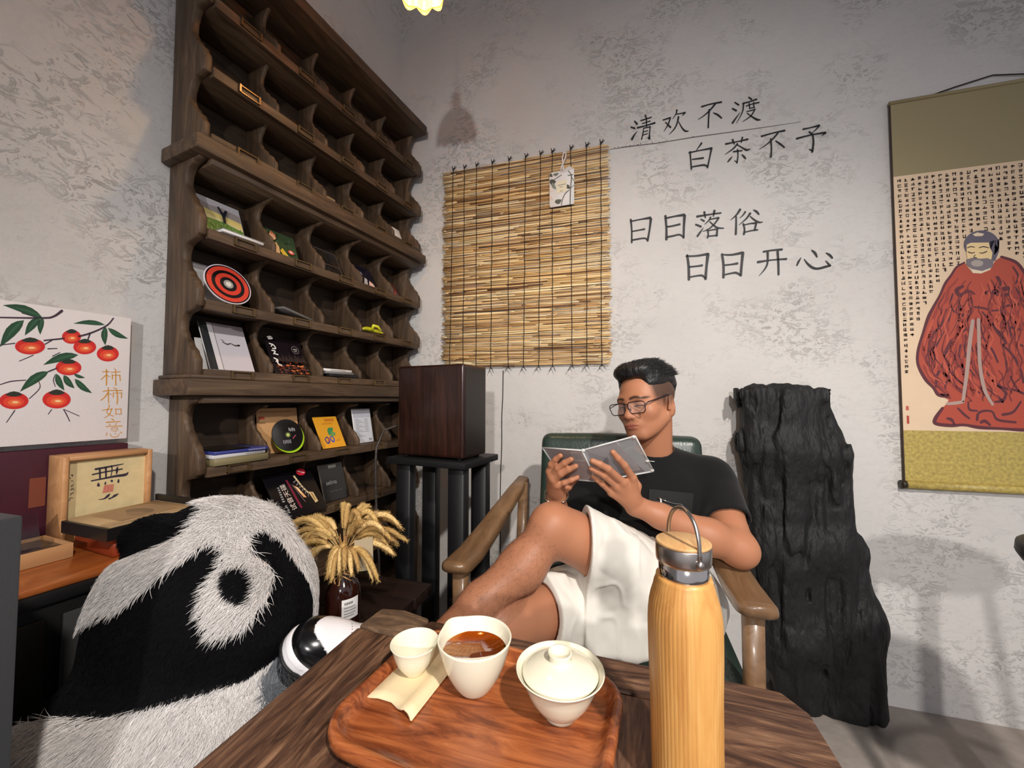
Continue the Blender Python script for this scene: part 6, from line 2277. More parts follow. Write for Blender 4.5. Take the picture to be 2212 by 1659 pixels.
# left arm and hand (fingers lie on the outside of the case)
fdir = (wrL - elL) / np.linalg.norm(wrL - elL)
ARML = limb([(shL, .052), (mix(shL, elL, .5), .048), (elL, .041)]) + limb([(elL, .041), (mix(elL, wrL, .28), .045), (mix(elL, wrL, .75), .031), (wrL, .0265)])
ARML += [EL(elL + np.array([.006, .004, -.006]), (.036, .036, .036), None, .03)]
pal = P3(1350, 1058, 1.025)
kn4 = [P3(1366, 1032, 1.005), P3(1346, 1042, 1.002), P3(1332, 1051, 1.008), P3(1321, 1064, 1.020)]
ARML += limb([(wrL, .0265), (mix(wrL, pal, .6), .0240)], .012)
for i, q in enumerate(kn4):
    ARML.append(RC(mix(wrL, pal, .35) + (q - pal) * .25, q, .0185, .0118 - .0008 * (i == 3), .012))
FING = [finger([kn4[0], P3(1349, 1005, .982), P3(1335, 990, .972), P3(1324, 977, .968)], .0098, .0072),
        finger([kn4[1], P3(1314, 1013, .972), P3(1296, 1003, .966), P3(1280, 996, .966)], .0100, .0074),
        finger([kn4[2], P3(1305, 1027, .984), P3(1289, 1018, .980), P3(1277, 1012, .980)], .0096, .0070),
        finger([kn4[3], P3(1301, 1045, 1.003), P3(1290, 1036, 1.000), P3(1281, 1029, 1.000)], .0086, .0062)]
THL = finger([P3(1371, 1070, 1.045), P3(1375, 1050, 1.068), P3(1366, 1030, 1.078), P3(1350, 1012, 1.074)], .0150, .0085, .006)

# right arm and hand
ARMR = limb([(shR, .050), (mix(shR, elR, .5), .046), (elR, .040)]) + limb([(elR, .040), (mix(elR, wrR, .3), .042), (mix(elR, wrR, .78), .029), (wrR, .0260)])
palR = P3(1199, 1040, 1.075)
knR = [P3(1188, 1018, 1.062), P3(1192, 1028, 1.052), P3(1197, 1037, 1.048), P3(1205, 1048, 1.050)]
ARMR += limb([(wrR, .0260), (mix(wrR, palR, .6), .0240)], .012)
for i, q in enumerate(knR):
    ARMR.append(RC(mix(wrR, palR, .45) + (q - palR) * .3, q, .0185, .0118 - .0008 * (i == 3), .012))
FINGR = [finger([knR[0], P3(1191, 1003, 1.048), P3(1201, 992, 1.035), P3(1211, 984, 1.024)], .0098, .0072),
         finger([knR[1], P3(1205, 1011, 1.030), P3(1220, 1000, 1.016), P3(1234, 992, 1.006)], .0100, .0074),
         finger([knR[2], P3(1212, 1024, 1.028), P3(1229, 1014, 1.016), P3(1244, 1007, 1.008)], .0096, .0070),
         finger([knR[3], P3(1219, 1043, 1.038), P3(1234, 1037, 1.032), P3(1248, 1031, 1.030)], .0086, .0062)]
THR = finger([P3(1212, 1062, 1.095), P3(1226, 1050, 1.108), P3(1238, 1036, 1.108), P3(1250, 1022, 1.100)], .0150, .0085, .006)

# legs
def along(a, b, t, off=(0, 0, 0)):
    return mix(a, b, t) + np.array(off)


LEGL = limb([(hL, .088), (along(hL, kL, .5, (0, 0, -.012)), .074), (along(hL, kL, .88), .060), (kL, .053)], .03)
LEGL += [EL(kL + np.array([-.010, -.014, .010]), (.044, .044, .044), None, .03)]
calf = along(kL, anL, .30, (.006, .012, -.016))
LEGL += limb([(kL, .050), (calf, .053), (along(kL, anL, .62, (.002, .004, -.006)), .043), (anL, .033)], .03)
LEGR = limb([(hR, .088), (along(hR, kR, .5), .076), (along(hR, kR, .9), .060), (kR, .054)], .03)
LEGR += limb([(kR, .054), (along(kR, anR, .28, (.0, .018, 0)), .056), (along(kR, anR, .65), .043), (anR, .035)], .03)
LEGL += [RC(anL, mix(shoe_h, shoe_t, .30) + np.array([.01, -.01, .02]), .033, .030, .02)]
LEGR += [RC(anR, anR + np.array([-.02, -.09, -.06]), .034, .026, .02)]

V, Q = skin([HEAD, TORSO, ARML, ARMR, LEGL, LEGR, THL, THR] + FING + FINGR, .0021, join=.006)
V = relax(V, Q, 1, .4)
print('BODY', len(V))
# skin tones: lips, brows, lash line, shaved temples, faint veins of colour
loc = (V - Hc) @ MH
C = np.tile(np.array(lin((178, 121, 90))[:3]), (len(V), 1))
C *= (1 + .05 * vnoise(V, 14, 41, 3))[:, None]


def tone(w, col):
    global C
    C = C * (1 - w[:, None]) + np.array(lin(col)[:3]) * w[:, None]


def blob(cx_, cz_, rx, rz, soft=.5):
    q = np.sqrt(((loc[:, 0] - cx_) / rx) ** 2 + ((loc[:, 2] - cz_) / rz) ** 2)
    return np.clip((1 - q) / soft, 0, 1) * (loc[:, 1] > .035) * (np.abs(loc[:, 2]) < .14) * (np.linalg.norm(loc, axis=1) < .16)


inh = np.linalg.norm(loc, axis=1) < .17
# shaved sides and back
side = np.clip((loc[:, 2] + .016 - .25 * np.clip(loc[:, 1] - .02, 0, 1)) / .036, 0, 1) ** .8 * np.clip((.054 - loc[:, 1]) / .016, 0, 1) * inh
tone(side * .86, (52, 42, 38))
tone(np.clip((loc[:, 2] - .088) / .006, 0, 1) * np.clip((.076 - loc[:, 1]) / .006, 0, 1) * inh, (26, 22, 22))
for s in (1, -1):
    tone(np.clip(1 - np.sqrt(((loc[:, 1] - .012) / .012) ** 2 + ((loc[:, 2] - .005) / .030) ** 2), 0, 1) * (s * loc[:, 0] > .05) * inh * .8, (62, 48, 42))
    # eyebrow
    for t in np.linspace(0, 1, 9):
        x = s * (.014 + .040 * t)
        z = .0255 + .0045 * math.sin(math.pi * min(1, t * 1.25)) - .003 * t
        tone(blob(x, z, .0085, .0062 - .0018 * t, .7) * .85, (50, 36, 30))
    # lash line of the lowered lid, a sliver of the eye under it
    for t in np.linspace(-1, 1, 13):
        tone(blob(s * .033 + .0145 * t, .0026 - .0026 * t * t, .0036, .0028, .5) * .9, (38, 26, 24))
    tone(blob(s * .033, .0085, .019, .0065, .8) * .22, (170, 104, 80))
    tone(blob(s * .033, -.010, .018, .006, .8) * .20, (168, 108, 86))
lip = np.maximum(blob(0, -.0538, .0265, .0056, .5), blob(0, -.0632, .0235, .0066, .5))
tone(lip * .75, (176, 100, 88))
tone(blob(0, -.0582, .0245, .0018, .6) * .8, (110, 56, 50))
tone(blob(0, -.044, .028, .008, .9) * .20, (130, 104, 90))
tone(blob(0, -.080, .032, .014, .9) * .22, (136, 104, 88))
tone(blob(.0, -.030, .02, .014, .8) * .15, (196, 116, 90))
# lower legs a little darker from fine hair
for a, b in ((kL, anL), (kR, anR)):
    ba = b - a
    t = ((V - a) @ ba) / (ba @ ba)
    w = np.clip(t * 3, 0, 1) * (t < 1.05) * (np.linalg.norm(V - a - np.clip(t, 0, 1)[:, None] * ba, axis=1) < .085)
    tone(w * .28 * (1 + .5 * vnoise(V * np.array([1, 1, 1]), 120, 3, 2)), (128, 86, 64))
skin_m = mat('skin', (206, 146, 110), .48, attr='Col', sss=.12, spec=.4, bump=.06, bscale=420)
skin_obj('body', V, Q, skin_m, man, colors=C)

# fine leg hair
R2 = np.random.default_rng(9)
rt_, pt_ = [], []
for a, b, n_ in ((kL, anL, 2200),):
    ba = b - a
    t = ((V - a) @ ba) / (ba @ ba)
    off = V - a - np.clip(t, 0, 1)[:, None] * ba
    w = np.where((t > .08) & (t < .95) & (np.linalg.norm(off, axis=1) < .075) & (np.linalg.norm(off, axis=1) > .02))[0]
    pk = R2.choice(w, n_)
    o_ = off[pk] / np.linalg.norm(off[pk], axis=1)[:, None]
    d_ = ba / np.linalg.norm(ba) + .5 * R2.normal(size=(n_, 3))
    k3 = np.array([0, .5, 1.0])
    L_ = R2.uniform(.006, .012, n_)
    pt_.append(V[pk][:, None, :] + L_[:, None, None] * (o_[:, None, :] * (k3 * (1.0 - .6 * k3))[None, :, None] * .8 + d_[:, None, :] * (k3 ** 1.4)[None, :, None] * .8))
pp = np.concatenate(pt_)
lh = bpy.data.hair_curves.new('leg_hair')
lh.add_curves([3] * len(pp))
lh.attributes['position'].data.foreach_set('vector', (pp.reshape(-1, 3) - A3(man.location)).astype(np.float32).ravel())
lh.attributes.new('radius', 'FLOAT', 'POINT').data.foreach_set('value', np.tile(np.array([.00009, .00008, .00003], np.float32), len(pp)))
lo_ = bpy.data.objects.new('leg_hair', lh)
COL.objects.link(lo_)
lo_.parent = man
lh.materials.append(mat('dark_hair_fine', (60, 40, 32), .6))
finish(lo_, kind='stuff')

# ---- hair
HAIR = [EL(hp(0, -.016, .072), (.0770, .0930, .060), MH, .015), EL(hp(.0, .040, .108), (.062, .036, .025), tilt('X', 12), .02), EL(hp(0, -.062, .050), (.066, .046, .062), MH, .02),
        EL(hp(.006, .0, .112), (.060, .060, .026), MH, .015), EL(hp(-.024, .056, .108), (.028, .020, .016), MH, .012),
        BX(hp(0, .118, .034), (.12, .060, .066), tilt('X', 14), .02, .010, True), EL(hp(.098, .042, .026), (.031, .068, .048), MH, .012, True), EL(hp(-.098, .042, .026), (.031, .068, .048), MH, .012, True),
        BX(hp(0, .0, -.055), (.12, .14, .060), MH, .01, .01, True)]


def hair_disp(p):
    q = (p - Hc) @ MH
    s = q * np.array([1.0, .22, .5])
    return vnoise(s, 95, 6, 2) * .0028 + vnoise(q, 30, 9, 2) * .002 - .0025


V, Q = skin([HAIR], .0021, hair_disp)
mat('black_hair', (20, 18, 19), .38, spec=.6, bump=.3, bscale=300, stretch=(1, 1, .3))
hair_o = skin_obj('hair', V, Q, MATS['black_hair'], man)
q = (V - Hc) @ MH
up_ = np.where(q[:, 2] > .075)[0]
n_ = 5000
pk = R2.choice(up_, n_)
base = V[pk]
ql = q[pk]
out = ql / np.linalg.norm(ql, axis=1)[:, None]
sweep = np.stack([.25 * np.sign(ql[:, 0]) + .16 * R2.normal(size=n_), -1.05 + .2 * R2.normal(size=n_), .0 + .16 * R2.normal(size=n_)], 1)
frnt = np.clip((ql[:, 1] - .03) / .04, 0, 1)[:, None]
sweep = sweep * (1 - .35 * frnt) + frnt * .35 * np.stack([-.3 + .5 * R2.normal(size=n_), .5 * R2.normal(size=n_), 1.0 + .2 * R2.normal(size=n_)], 1)
L_ = R2.uniform(.008, .022, n_)
k4 = np.array([0, .35, .7, 1.0])
dl = L_[:, None, None] * (out[:, None, :] * (k4 * (1 - .75 * k4))[None, :, None] * .22 + sweep[:, None, :] * (k4 ** 1.3)[None, :, None] * .85)
pp = base[:, None, :] + dl @ MH.T
hs = bpy.data.hair_curves.new('hair_strands')
hs.add_curves([4] * n_)
hs.attributes['position'].data.foreach_set('vector', (pp.reshape(-1, 3) - A3(man.location)).astype(np.float32).ravel())
hs.attributes.new('radius', 'FLOAT', 'POINT').data.foreach_set('value', np.tile(np.array([.00045, .00042, .00033, .0001], np.float32), n_))
ho = bpy.data.objects.new('hair_strands', hs)
COL.objects.link(ho)
ho.parent = man
hs.materials.append(MATS['black_hair'])
finish(ho, kind='stuff')

# ---- glasses
GL = [Vector(v) for v in ()]
gl = obj('glasses', MB().tube([Vector(hp(-.0095, .1005, .0095)), Vector(hp(0, .1045, .0115)), Vector(hp(.0095, .1005, .0095))], .0015, 8), mat('glasses_frame', (34, 22, 34), .3, coat=.4), man)
mat('lens_glass', (255, 255, 255), .02, spec=.6, alpha=.10)
for s in (1, -1):
    cxn = .0365 * s
    ring = []
    for x, z in rrect(.0560, .0350, .0115, 6):
        zz_ = z + .0005 - .08 * abs(z - .0168) * 0
        wrap = .0965 - .20 * max(0, abs(cxn + x) - .012) ** 1.5
        ring.append(Vector(hp(cxn + x * (1 + .10 * (z > 0)), wrap + .004 - .10 * (-z - .0), zz_ - .0028)))
    rim = obj('rim', MB().tube(ring + [ring[0], ring[1]], .00145, 8, caps=False), MATS['glasses_frame'], gl)
    mb = MB()
    mb.add(ring, [tuple(range(len(ring)))])
    obj('lens', mb, MATS['lens_glass'], gl)
    obj('temple', MB().tube([max(ring, key=lambda v_: (np.array(v_) - Hc) @ Lh * s), Vector(hp(s * .0675, .0790, .0095)), Vector(hp(s * .0715, .0720, .0100)), Vector(hp(s * .0760, .040, .0140)), Vector(hp(s * .0810, .006, .0190)), Vector(hp(s * .0825, -.012, .0200))], [.0015, .0019, .0019, .0017, .0018, .0018], 8), MATS['glasses_frame'], gl)
    obj('nose_pad', MB().tube([Vector(hp(s * .0125, .0985, -.002)), Vector(hp(s * .0105, .0955, -.012))], .0016, 6), MATS['glasses_frame'], gl)

# ---- T-shirt
slL0, slL1 = mix(shL, elL, .0), mix(shL, elL, .66)
slR1 = mix(shR, elR, .62)
SHIRT = [EL(chest + np.array([0, -.012, .0]), (.178, .108, .165), None, .05), EL(mix(pelvis, chest, .45) + np.array([0, -.014, -.01]), (.168, .118, .150), None, .06), EL(pelvis + np.array([0, .0, .03]), (.172, .118, .10), None, .05),
         RC(neckB - np.array([.0, -.008, .026]), shL + np.array([-.01, 0, .004]), .062, .066, .04), RC(neckB - np.array([0, -.008, .026]), shR + np.array([.01, 0, .004]), .062, .066, .04),
         RC(shL, slL1, .067, .064, .035), RC(shR, slR1, .065, .062, .035)]
nk_dir = (hp(0, -.024, -.055) - neckB)
nk_dir /= np.linalg.norm(nk_dir)
SHIRT.append(RC(neckB - nk_dir * .030, neckB + nk_dir * .12, .0595, .0625, .008, True))
SHIRT.append(RC(mix(slL0, slL1, .93) , elL, .053, .053, .006, True))
# cut the sleeve ends straight
class HALF:
    def __init__(s, c, n, R, k=.004):
        s.c, s.n, s.R, s.k, s.sub = np.array(c, float), np.array(n, float) / np.linalg.norm(n), R, k, True
        s.o = s.c.copy()
    def d(s, p):
        a = -(p - s.o) @ s.n
        r = np.linalg.norm(p - s.o, axis=1) - s.R
        return np.maximum(a, r)
SHIRT.append(HALF(slL1, (elL - shL) + np.array([0, 0, -.02]), .10))
SHIRT.append(HALF(slR1, elR - shR, .10))


def cloth(p, amp, sc, seed):
    s = p * np.array([1.0, .8, .55])
    a = vnoise(s, sc, seed, 2)
    b = vnoise(p * np.array([.6, .8, 1.2]), sc * 1.4, seed + 3, 2)
    return (np.abs(a) * -1.2 + .45) * amp + b * amp * .5


V, Q = skin([SHIRT], .0036, lambda p: cloth(p, .0110 * np.clip((.92 - p[:, 2]) / .25, .3, 1), 10, 51))
V = relax(V, Q, 1, .4)
mat('black_cotton', (19, 19, 20), .85, sheen=.12, spec=.2, bump=.08, bscale=1200)
shirt = skin_obj('t_shirt', V, Q, MATS['black_cotton'], man)
SV = V
ring = []
side_a = np.cross(nk_dir, np.array([0, 1.0, 0]))
side_a /= np.linalg.norm(side_a)
side_b = np.cross(nk_dir, side_a)


def on_shirt(px, py, lift=.0015):
    """nearest shirt surface point seen at a photo pixel"""
    r = A3(ray(px, py))
    q = SV - A3(CAM)
    d = q @ A3(_f)
    off = np.linalg.norm(q - d[:, None] * r[None, :], axis=1)
    c = np.where(off < .006)[0]
    if not len(c):
        c = np.argsort(off)[:3]
    i = c[np.argmin(d[c])]
    return Vector(A3(CAM) + r * (d[i] - lift))


g4 = [(1402, 1056), (1499, 1066), (1494, 1110), (1400, 1100)]
mb = MB()
NN = 8
for j in range(NN + 1):
    for i in range(NN + 1):
        u, v = i / NN, j / NN
        x = (g4[0][0] * (1 - u) + g4[1][0] * u) * (1 - v) + (g4[3][0] * (1 - u) + g4[2][0] * u) * v
        y = (g4[0][1] * (1 - u) + g4[1][1] * u) * (1 - v) + (g4[3][1] * (1 - u) + g4[2][1] * u) * v
        mb.v.append(tuple(on_shirt(x, y, .0030)))
mb.c = [(1, 1, 1, 1)] * len(mb.v)
for j in range(NN):
    for i in range(NN):
        a = j * (NN + 1) + i
        mb.f.append((a, a + NN + 1, a + NN + 2, a + 1))
mb.sm = [True] * len(mb.f)
obj('chest_pocket', mb, mat('pocket_satin', (21, 21, 22), .8), shirt)
mb = MB()
sp_ = [(1421, 1075), (1440, 1083), (1456, 1088), (1470, 1089), (1476, 1093), (1477, 1101)]
mb.tube([on_shirt(x, y, .007) for x, y in sp_], [.0020, .0019, .0018, .0018, .0017, .0010], 8)
obj('safety_pin', mb, MATS['bright_steel'], shirt)
mb = MB()
mb.tube([on_shirt(1427, 1077, .008), on_shirt(1428, 1086, .008), on_shirt(1429, 1092, .008)], [.0018, .0026, .0020], 8, flat=(Vector((0, 1, 0)), .5))
obj('pin_tab', mb, mat('white_enamel', (230, 230, 230), .3), shirt)
mb = MB().tube([on_shirt(1402, 996, .004), on_shirt(1414, 997, .004)], .0010, 6)
obj('brand_bar', mb, MATS['white_enamel'], shirt)
mb = MB()
nc = neckB + nk_dir * .022
fwd = np.array([-.25, -1, -.35])
fwd -= nk_dir * (fwd @ nk_dir)
fwd /= np.linalg.norm(fwd)
sid = np.cross(nk_dir, fwd)
mb.tube([Vector(nc + .0615 * (fwd * math.cos(t) + sid * math.sin(t)) - nk_dir * .010 * math.cos(t)) for t in np.linspace(-2.4, 2.4, 40)], .0008, 5)
obj('necklace', mb, mat('gold', (214, 170, 90), .25, metal=1.0), man)

# ---- shorts
W = lambda x, y, d: P3(x, y, d)
imr = A3(_r)
hemLc, hemLn = P3(1256, 1200, 1.06), -imr + np.array([0, 0, .06])
hemRc, hemRn = along(hR, kR, .70), (kR - hR) / np.linalg.norm(kR - hR) + np.array([.0, 0, .1])
hemLn, hemRn = hemLn / np.linalg.norm(hemLn), hemRn / np.linalg.norm(hemRn)
SL = [RC(hL, along(hL, kL, .85), .120, .092, .04), EL(pelvis + np.array([.01, -.005, -.01]), (.20, .135, .115), None, .05),
      TR([W(1250, 1150, 1.03), W(1400, 1200, 1.08), W(1425, 1330, 1.04), W(1390, 1412, .985), W(1290, 1404, .965), W(1246, 1345, .975), W(1246, 1240, 1.0)], .022, .04),
      RC(along(hL, kL, .55), along(hL, kL, 1.1), .070, .074, .006, True), HALF(hemLc, hemLn, .35)]
SR = [RC(hR, along(hR, kR, .80), .112, .094, .03), EL(pelvis + np.array([.0, -.005, -.01]), (.18, .12, .11), None, .05),
      TR([W(1175, 1250, 1.02), W(1215, 1245, 1.03), W(1250, 1320, 1.01), W(1252, 1392, .985), W(1205, 1392, .98)], .010, .03),
      RC(along(hR, kR, .48), along(hR, kR, 1.1), .076, .080, .006, True), HALF(hemRc, hemRn, .16)]


def short_disp(p):
    a = vnoise(p * np.array([1, 1, .6]), 13, 71, 2)
    b = vnoise(p * np.array([1.0, 1.0, .8]), 30, 77, 2)
    r = np.abs(vnoise(p * np.array([.9, .9, .5]), 22, 83, 1))
    fade = np.clip(np.minimum(np.abs((p - hemLc) @ hemLn), np.abs((p - hemRc) @ hemRn)) / .03, 0, 1)
    return ((np.abs(a) * -1.3 + .5) * .0085 + b * .0026 - np.maximum(0, .22 - r) * .016) * fade


V, Q = skin([SL, SR], .0034, short_disp)
V = relax(V, Q, 1, .4)
mat('white_cotton', (226, 222, 212), .8, sheen=.1, spec=.2, bump=.08, bscale=1100)
skin_obj('shorts', V, Q, MATS['white_cotton'], man)

# ---- bracelet on the right wrist
ax_ = (palR - wrR) / np.linalg.norm(palR - wrR)
b0 = wrR + ax_ * .012
fa_ = np.array([0, -1, 0.0])
fa_ -= ax_ * (fa_ @ ax_)
fa_ /= np.linalg.norm(fa_)
sa_ = np.cross(ax_, fa_)
cuff = [Vector(b0 + .0335 * (fa_ * math.cos(t) + sa_ * math.sin(t))) for t in np.linspace(.75, 5.7, 36)]
br = obj('bracelet', MB().tube(cuff, .0022, 8), mat('silver', (232, 226, 210), .18, metal=1.0), man)
for q in (cuff[0], cuff[-1]):
    obj('bead_end', MB().ell(q, (.0042, .0042, .0042), nu=10, nv=8), MATS['silver'], br)

# ---- sneakers
class OUTL:
    """rounded slab: footprint given by circles along the foot, between two heights"""
    def __init__(s, circ, h0, h1, r=.004, k=.006):
        s.circ, s.h0, s.h1, s.r, s.k, s.sub = circ, h0, h1, r, k, False
        s.c = np.array([.14, 0, (h0 + h1) / 2])
        s.R = .19
    def d(s, p):
        d2 = None
        for (l0, w0, r0), (l1, w1, r1) in zip(s.circ, s.circ[1:]):
            a, b = np.array([l0, w0]), np.array([l1, w1])
            ba = b - a
            t = np.clip(((p[:, :2] - a) @ ba) / (ba @ ba), 0, 1)
            e = np.linalg.norm(p[:, :2] - a - t[:, None] * ba, axis=1) - (r0 + (r1 - r0) * t)
            d2 = e if d2 is None else np.minimum(d2, e)
        dh = np.abs(p[:, 2] - (s.h0 + s.h1) / 2) - (s.h1 - s.h0) / 2
        a, b = d2 + s.r, dh + s.r
        return np.minimum(np.maximum(a, b), 0) + np.sqrt(np.maximum(a, 0) ** 2 + np.maximum(b, 0) ** 2) - s.r


FOOT = [(.038, 0, .036), (.10, -.001, .036), (.165, .002, .0455), (.215, .001, .0480), (.250, -.001, .0415)]
mat('sneaker_white', (232, 230, 234), .4, spec=.5)
mat('patent_black', (14, 14, 16), .08, spec=.7, coat=.8)
mat('rubber_black', (16, 16, 17), .6)
UPPER = [EL((.226, 0, .046), (.052, .0435, .032), None, .02), RC((.20, 0, .050), (.13, 0, .064), .038, .040, .02), RC((.14, 0, .062), (.055, 0, .084), .040, .041, .02), RC((.045, 0, .05), (.05, 0, .085), .037, .040, .02), OUTL([(l, w, r - .003) for l, w, r in FOOT], .018, .050, .012, .02),
         RC((.052, 0, .09), (.050, 0, .150), .034, .035, .01, True)]


def sneaker(heel, toe, down, label_side, name='sneaker'):
    L_ = (toe - heel) / np.linalg.norm(toe - heel)
    W_ = down - L_ * (down @ L_)
    W_ /= np.linalg.norm(W_)
    D_ = np.cross(L_, W_)
    if D_ @ (A3(CAM) - toe) < 0 and label_side == 'view':
        D_ = -D_
    if label_side == 'up' and D_[2] < 0:
        D_ = -D_
    T = np.stack([L_, W_, D_], 1)
    toW = lambda v: heel - L_ * .03 * SHS + SHS * np.asarray(v) @ T.T
    det = np.linalg.det(T)
    fixq = (lambda q: q) if det > 0 else (lambda q: q[:, ::-1])
    sh = obj(name, MB().tube([Vector(toW((.02, 0, .09))), Vector(toW((.03, 0, .10)))], .02, 8), MATS['sneaker_white'], man)
    V, Q = skin([UPPER], .0024)
    V = relax(V, Q, 1, .4)
    # patent overlays: mudguard round the toe, eyestay wings, heel counter
    l, w, h = V.T
    arch = .270 - 24 * w * w
    guard = ((l > arch) & (l > .125) & (h < .082)) | ((h < .044 + .012 * np.clip((l - .2) / .05, 0, 1)) & (l > .11))
    heelc = (l < .062) & (h < .088)
    Cc = np.where((guard | heelc)[:, None], np.array(lin((14, 14, 16))[:3]), np.array(lin((232, 230, 234))[:3]))
    skin_obj('upper', toW(V), fixq(Q), mat('sneaker_upper', (255, 255, 255), .22, attr='Col', coat=.4) if 'sneaker_upper' not in MATS else MATS['sneaker_upper'], sh, colors=Cc)
    V, Q = skin([[OUTL(FOOT, .006, .031, .005)]], .003, lambda p: -.0012 * (np.abs(p[:, 2] - .021) < .0016))
    skin_obj('midsole', toW(V), fixq(Q), MATS['sneaker_white'], sh)
    V, Q = skin([[OUTL([(a, b, r + .0012) for a, b, r in FOOT], 0, .0075, .002)]], .003)
    skin_obj('outsole', toW(V), fixq(Q), MATS['rubber_black'], sh)
    mb = MB()
    for k in range(5):
        l0 = .162 - .017 * k
        hh_ = .094 + .0085 * k + (.004 if k else 0)
        pth = []
        for t in np.linspace(-1, 1, 9):
            a = t * 1.15
            pth.append(Vector(toW((l0 + .012 * t * (1 if k % 2 else -1) * .4, .0430 * math.sin(a), .0605 + .35 * (.162 - l0) + .0430 * math.cos(a)))))
        obj('lace', MB().tube(pth, .0034, 8, flat=(Vector(D_), .55)), MATS['sneaker_white'], sh)
    obj('tongue', MB().tube([Vector(toW((.15, 0, .100))), Vector(toW((.115, 0, .114))), Vector(toW((.098, 0, .124)))], [.017, .019, .018], 14, flat=(Vector(D_), .35)), MATS['sneaker_white'], sh)
    mb = MB()
    r9 = random.Random(3)
    for row in range(7):
        for c in range(-3, 4):
            l0, w0 = .176 + .0085 * row, c * .0062 + (.003 if row % 2 else 0)
            if abs(w0) > .026 - .012 * (row / 6) or l0 > .228:
                continue



            hq = .046 + .032 * math.sqrt(max(0, 1 - ((l0 - .226) / .052) ** 2 - (w0 / .0435) ** 2)) if l0 > .21 else .0885 + .10 * (.20 - l0) * .2 - 12 * w0 * w0
            mb.ell(Vector(toW((l0, w0, hq))), (.0009, .0009, .0009), nu=6, nv=4)
    if label_side == 'view':
        finish(obj('perforations', mb, MATS['rubber_black'], sh), kind='stuff')
    return sh


downv = P3(664, 1475, .697) - P3(640, 1322, .785)
sneaker(shoe_h, shoe_t, downv, 'view')
hr = np.array([anR[0] + .01, anR[1] + .05, .004])
sneaker(hr, hr + np.array([-.08, -.23, 0]), np.array([1.0, -.3, 0]), 'up')

# ------------------------------------------------------------------ the open disc case he reads
d0, d1, d2, d3 = .968, 1.050, 1.058, 1.135
HT, HB = P3(1257, 973, d0), P3(1289, 1040, d1)                # hinge top, bottom
RT, RB = P3(1372, 942, d0 + .012), P3(1412, 1018, d1 + .012)
LT, LB = P3(1172, 967, d2), P3(1216, 1034, d3)
dc = thing('open_disc_case', 'open clear plastic disc case with a dark printed inlay held in both hands', 'disc case', Vector(mix(HT, HB, .5)))


def pane(name, a, b, c, d, t0, t1, m, parent=dc, inset=0.0):
    """thin sheet on the quad a b c d (a-b top), between offsets t0 and t1 along its normal away from the viewer"""
    a, b, c, d = [np.array(q) for q in (a, b, c, d)]
    n = np.cross(b - a, d - a)
    n /= np.linalg.norm(n)
    if n @ (A3(CAM) - a) > 0:
        n = -n
    m4 = (a + b + c + d) / 4
    q4 = [q + (m4 - q) * inset for q in (a, b, c, d)]
    vs = [Vector(q + n * t0) for q in q4] + [Vector(q + n * t1) for q in q4]
    mb = MB().add(vs, [(0, 1, 2, 3), (7, 6, 5, 4), (0, 4, 5, 1), (1, 5, 6, 2), (2, 6, 7, 3), (3, 7, 4, 0)])
    return obj(name, mb, m, parent)


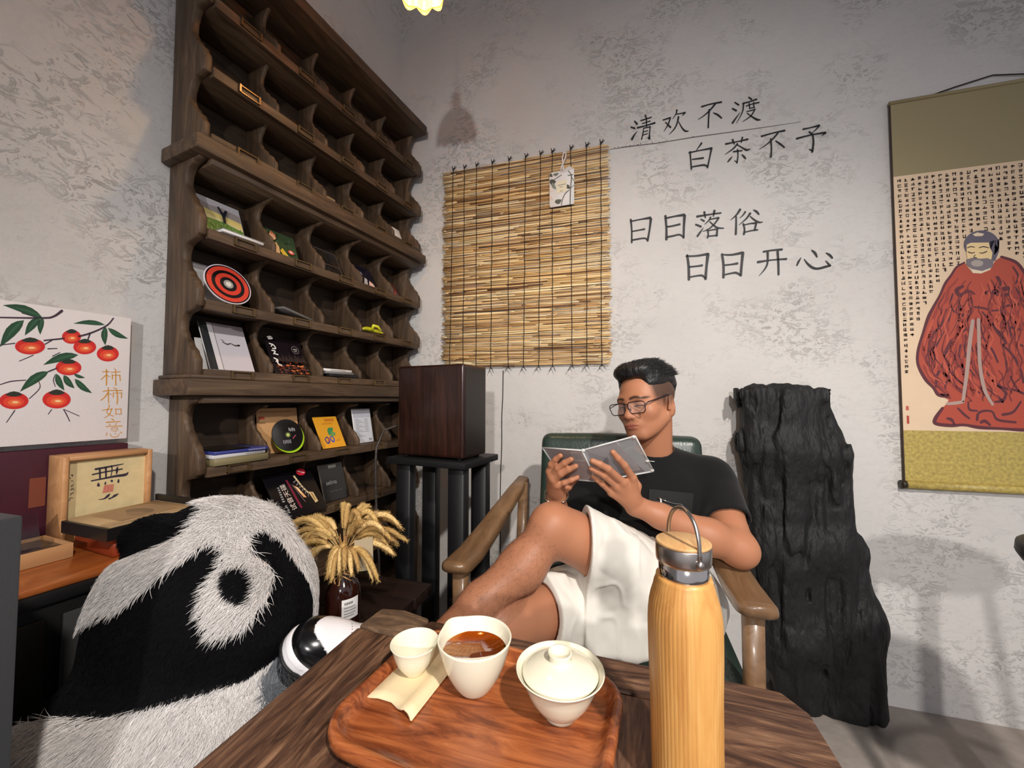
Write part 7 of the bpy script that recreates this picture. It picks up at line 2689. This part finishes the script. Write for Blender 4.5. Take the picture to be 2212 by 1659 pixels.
mat('case_clear', (236, 238, 240), .08, alpha=.20, spec=.8)
mat('case_edge', (226, 226, 224), .15, spec=.8, alpha=.75)
mat('inlay_print', (150, 122, 120), .35, var=.3, vscale=40)
cov = pane('front_cover', HT, RT, RB, HB, 0, .0012, MATS['case_clear'])
trp = pane('back_tray', LT, HT, HB, LB, 0, .0012, MATS['case_clear'])
pane('back_inlay', LT, HT, HB, LB, .0016, .0022, MATS['inlay_print'], trp, .02)
q = lambda a, b, c, d, u, v: mix(mix(a, b, u), mix(d, c, u), v)
Rq = lambda u, v: q(HT, RT, RB, HB, u, v)
Lq = lambda u, v: q(LT, HT, HB, LB, u, v)
bk = pane('booklet', Rq(.03, .03), Rq(.62, .03), Rq(.86, .97), Rq(.03, .97), .0016, .0024, mat('booklet_grey', (112, 104, 106), .3, var=.15, vscale=18), cov)
mb = MB()
nq = np.cross(RT - HT, HB - HT)
nq /= np.linalg.norm(nq)
if nq @ (A3(CAM) - HT) < 0:
    nq = -nq
pic = [(.03, .42), (.22, .46), (.42, .40), (.62, .30), (.74, .58), (.86, .97), (.03, .97)]
mb.add([Vector(Rq(u, v) - nq * .0012) for u, v in pic], [tuple(range(len(pic)))], lin((34, 26, 30)))
mb.add([Vector(Rq(u, v) - nq * .0011) for u, v in ((.03, .40), (.3, .44), (.45, .40), (.3, .52), (.03, .56))], [(0, 1, 2, 3, 4)], lin((84, 60, 48)))
obj('booklet_picture', mb, MATS['printed_gloss'], bk, attr=True)
for nm, pts_, par in (('cover_edge', [Rq(0, 0), Rq(1, 0), Rq(1, 1), Rq(0, 1), Rq(0, 0)], cov), ('tray_edge', [Lq(1, 0), Lq(0, 0), Lq(0, 1), Lq(1, 1)], trp)):
    mb = MB()
    for a, b in zip(pts_, pts_[1:]):
        mb.tube([Vector(a), Vector(b)], .0022, 6)
    obj(nm, mb, MATS['case_edge'], par)
for u, v in ((0.02, .01), (.97, .01), (.985, .96), (.985, .68)):
    obj('hinge_lug', MB().ell(Vector(Rq(u, v)), (.0055, .0035, .0045), nu=8, nv=6), MATS['case_edge'], cov)
mb = MB()
nl = np.cross(HT - LT, LB - LT)
nl /= np.linalg.norm(nl)
if nl @ (A3(CAM) - LT) < 0:
    nl = -nl
mb.add([Vector(Lq(u, v) + nl * .0006 - nl * .0021) for u, v in ((.68, .08), (.96, .08), (.96, .36), (.68, .36))], [(0, 1, 2, 3)], lin((196, 186, 186)))
for k in range(9):
    u0 = .72 + .023 * k
    mb.add([Vector(Lq(u, v) + nl * .0007 - nl * .0020) for u, v in ((u0, .11), (u0 + .012, .11), (u0 + .012, .32), (u0, .32))], [(0, 1, 2, 3)], lin((60, 50, 54)))
obj('bar_print', mb, MATS['printed'], trp, attr=True)
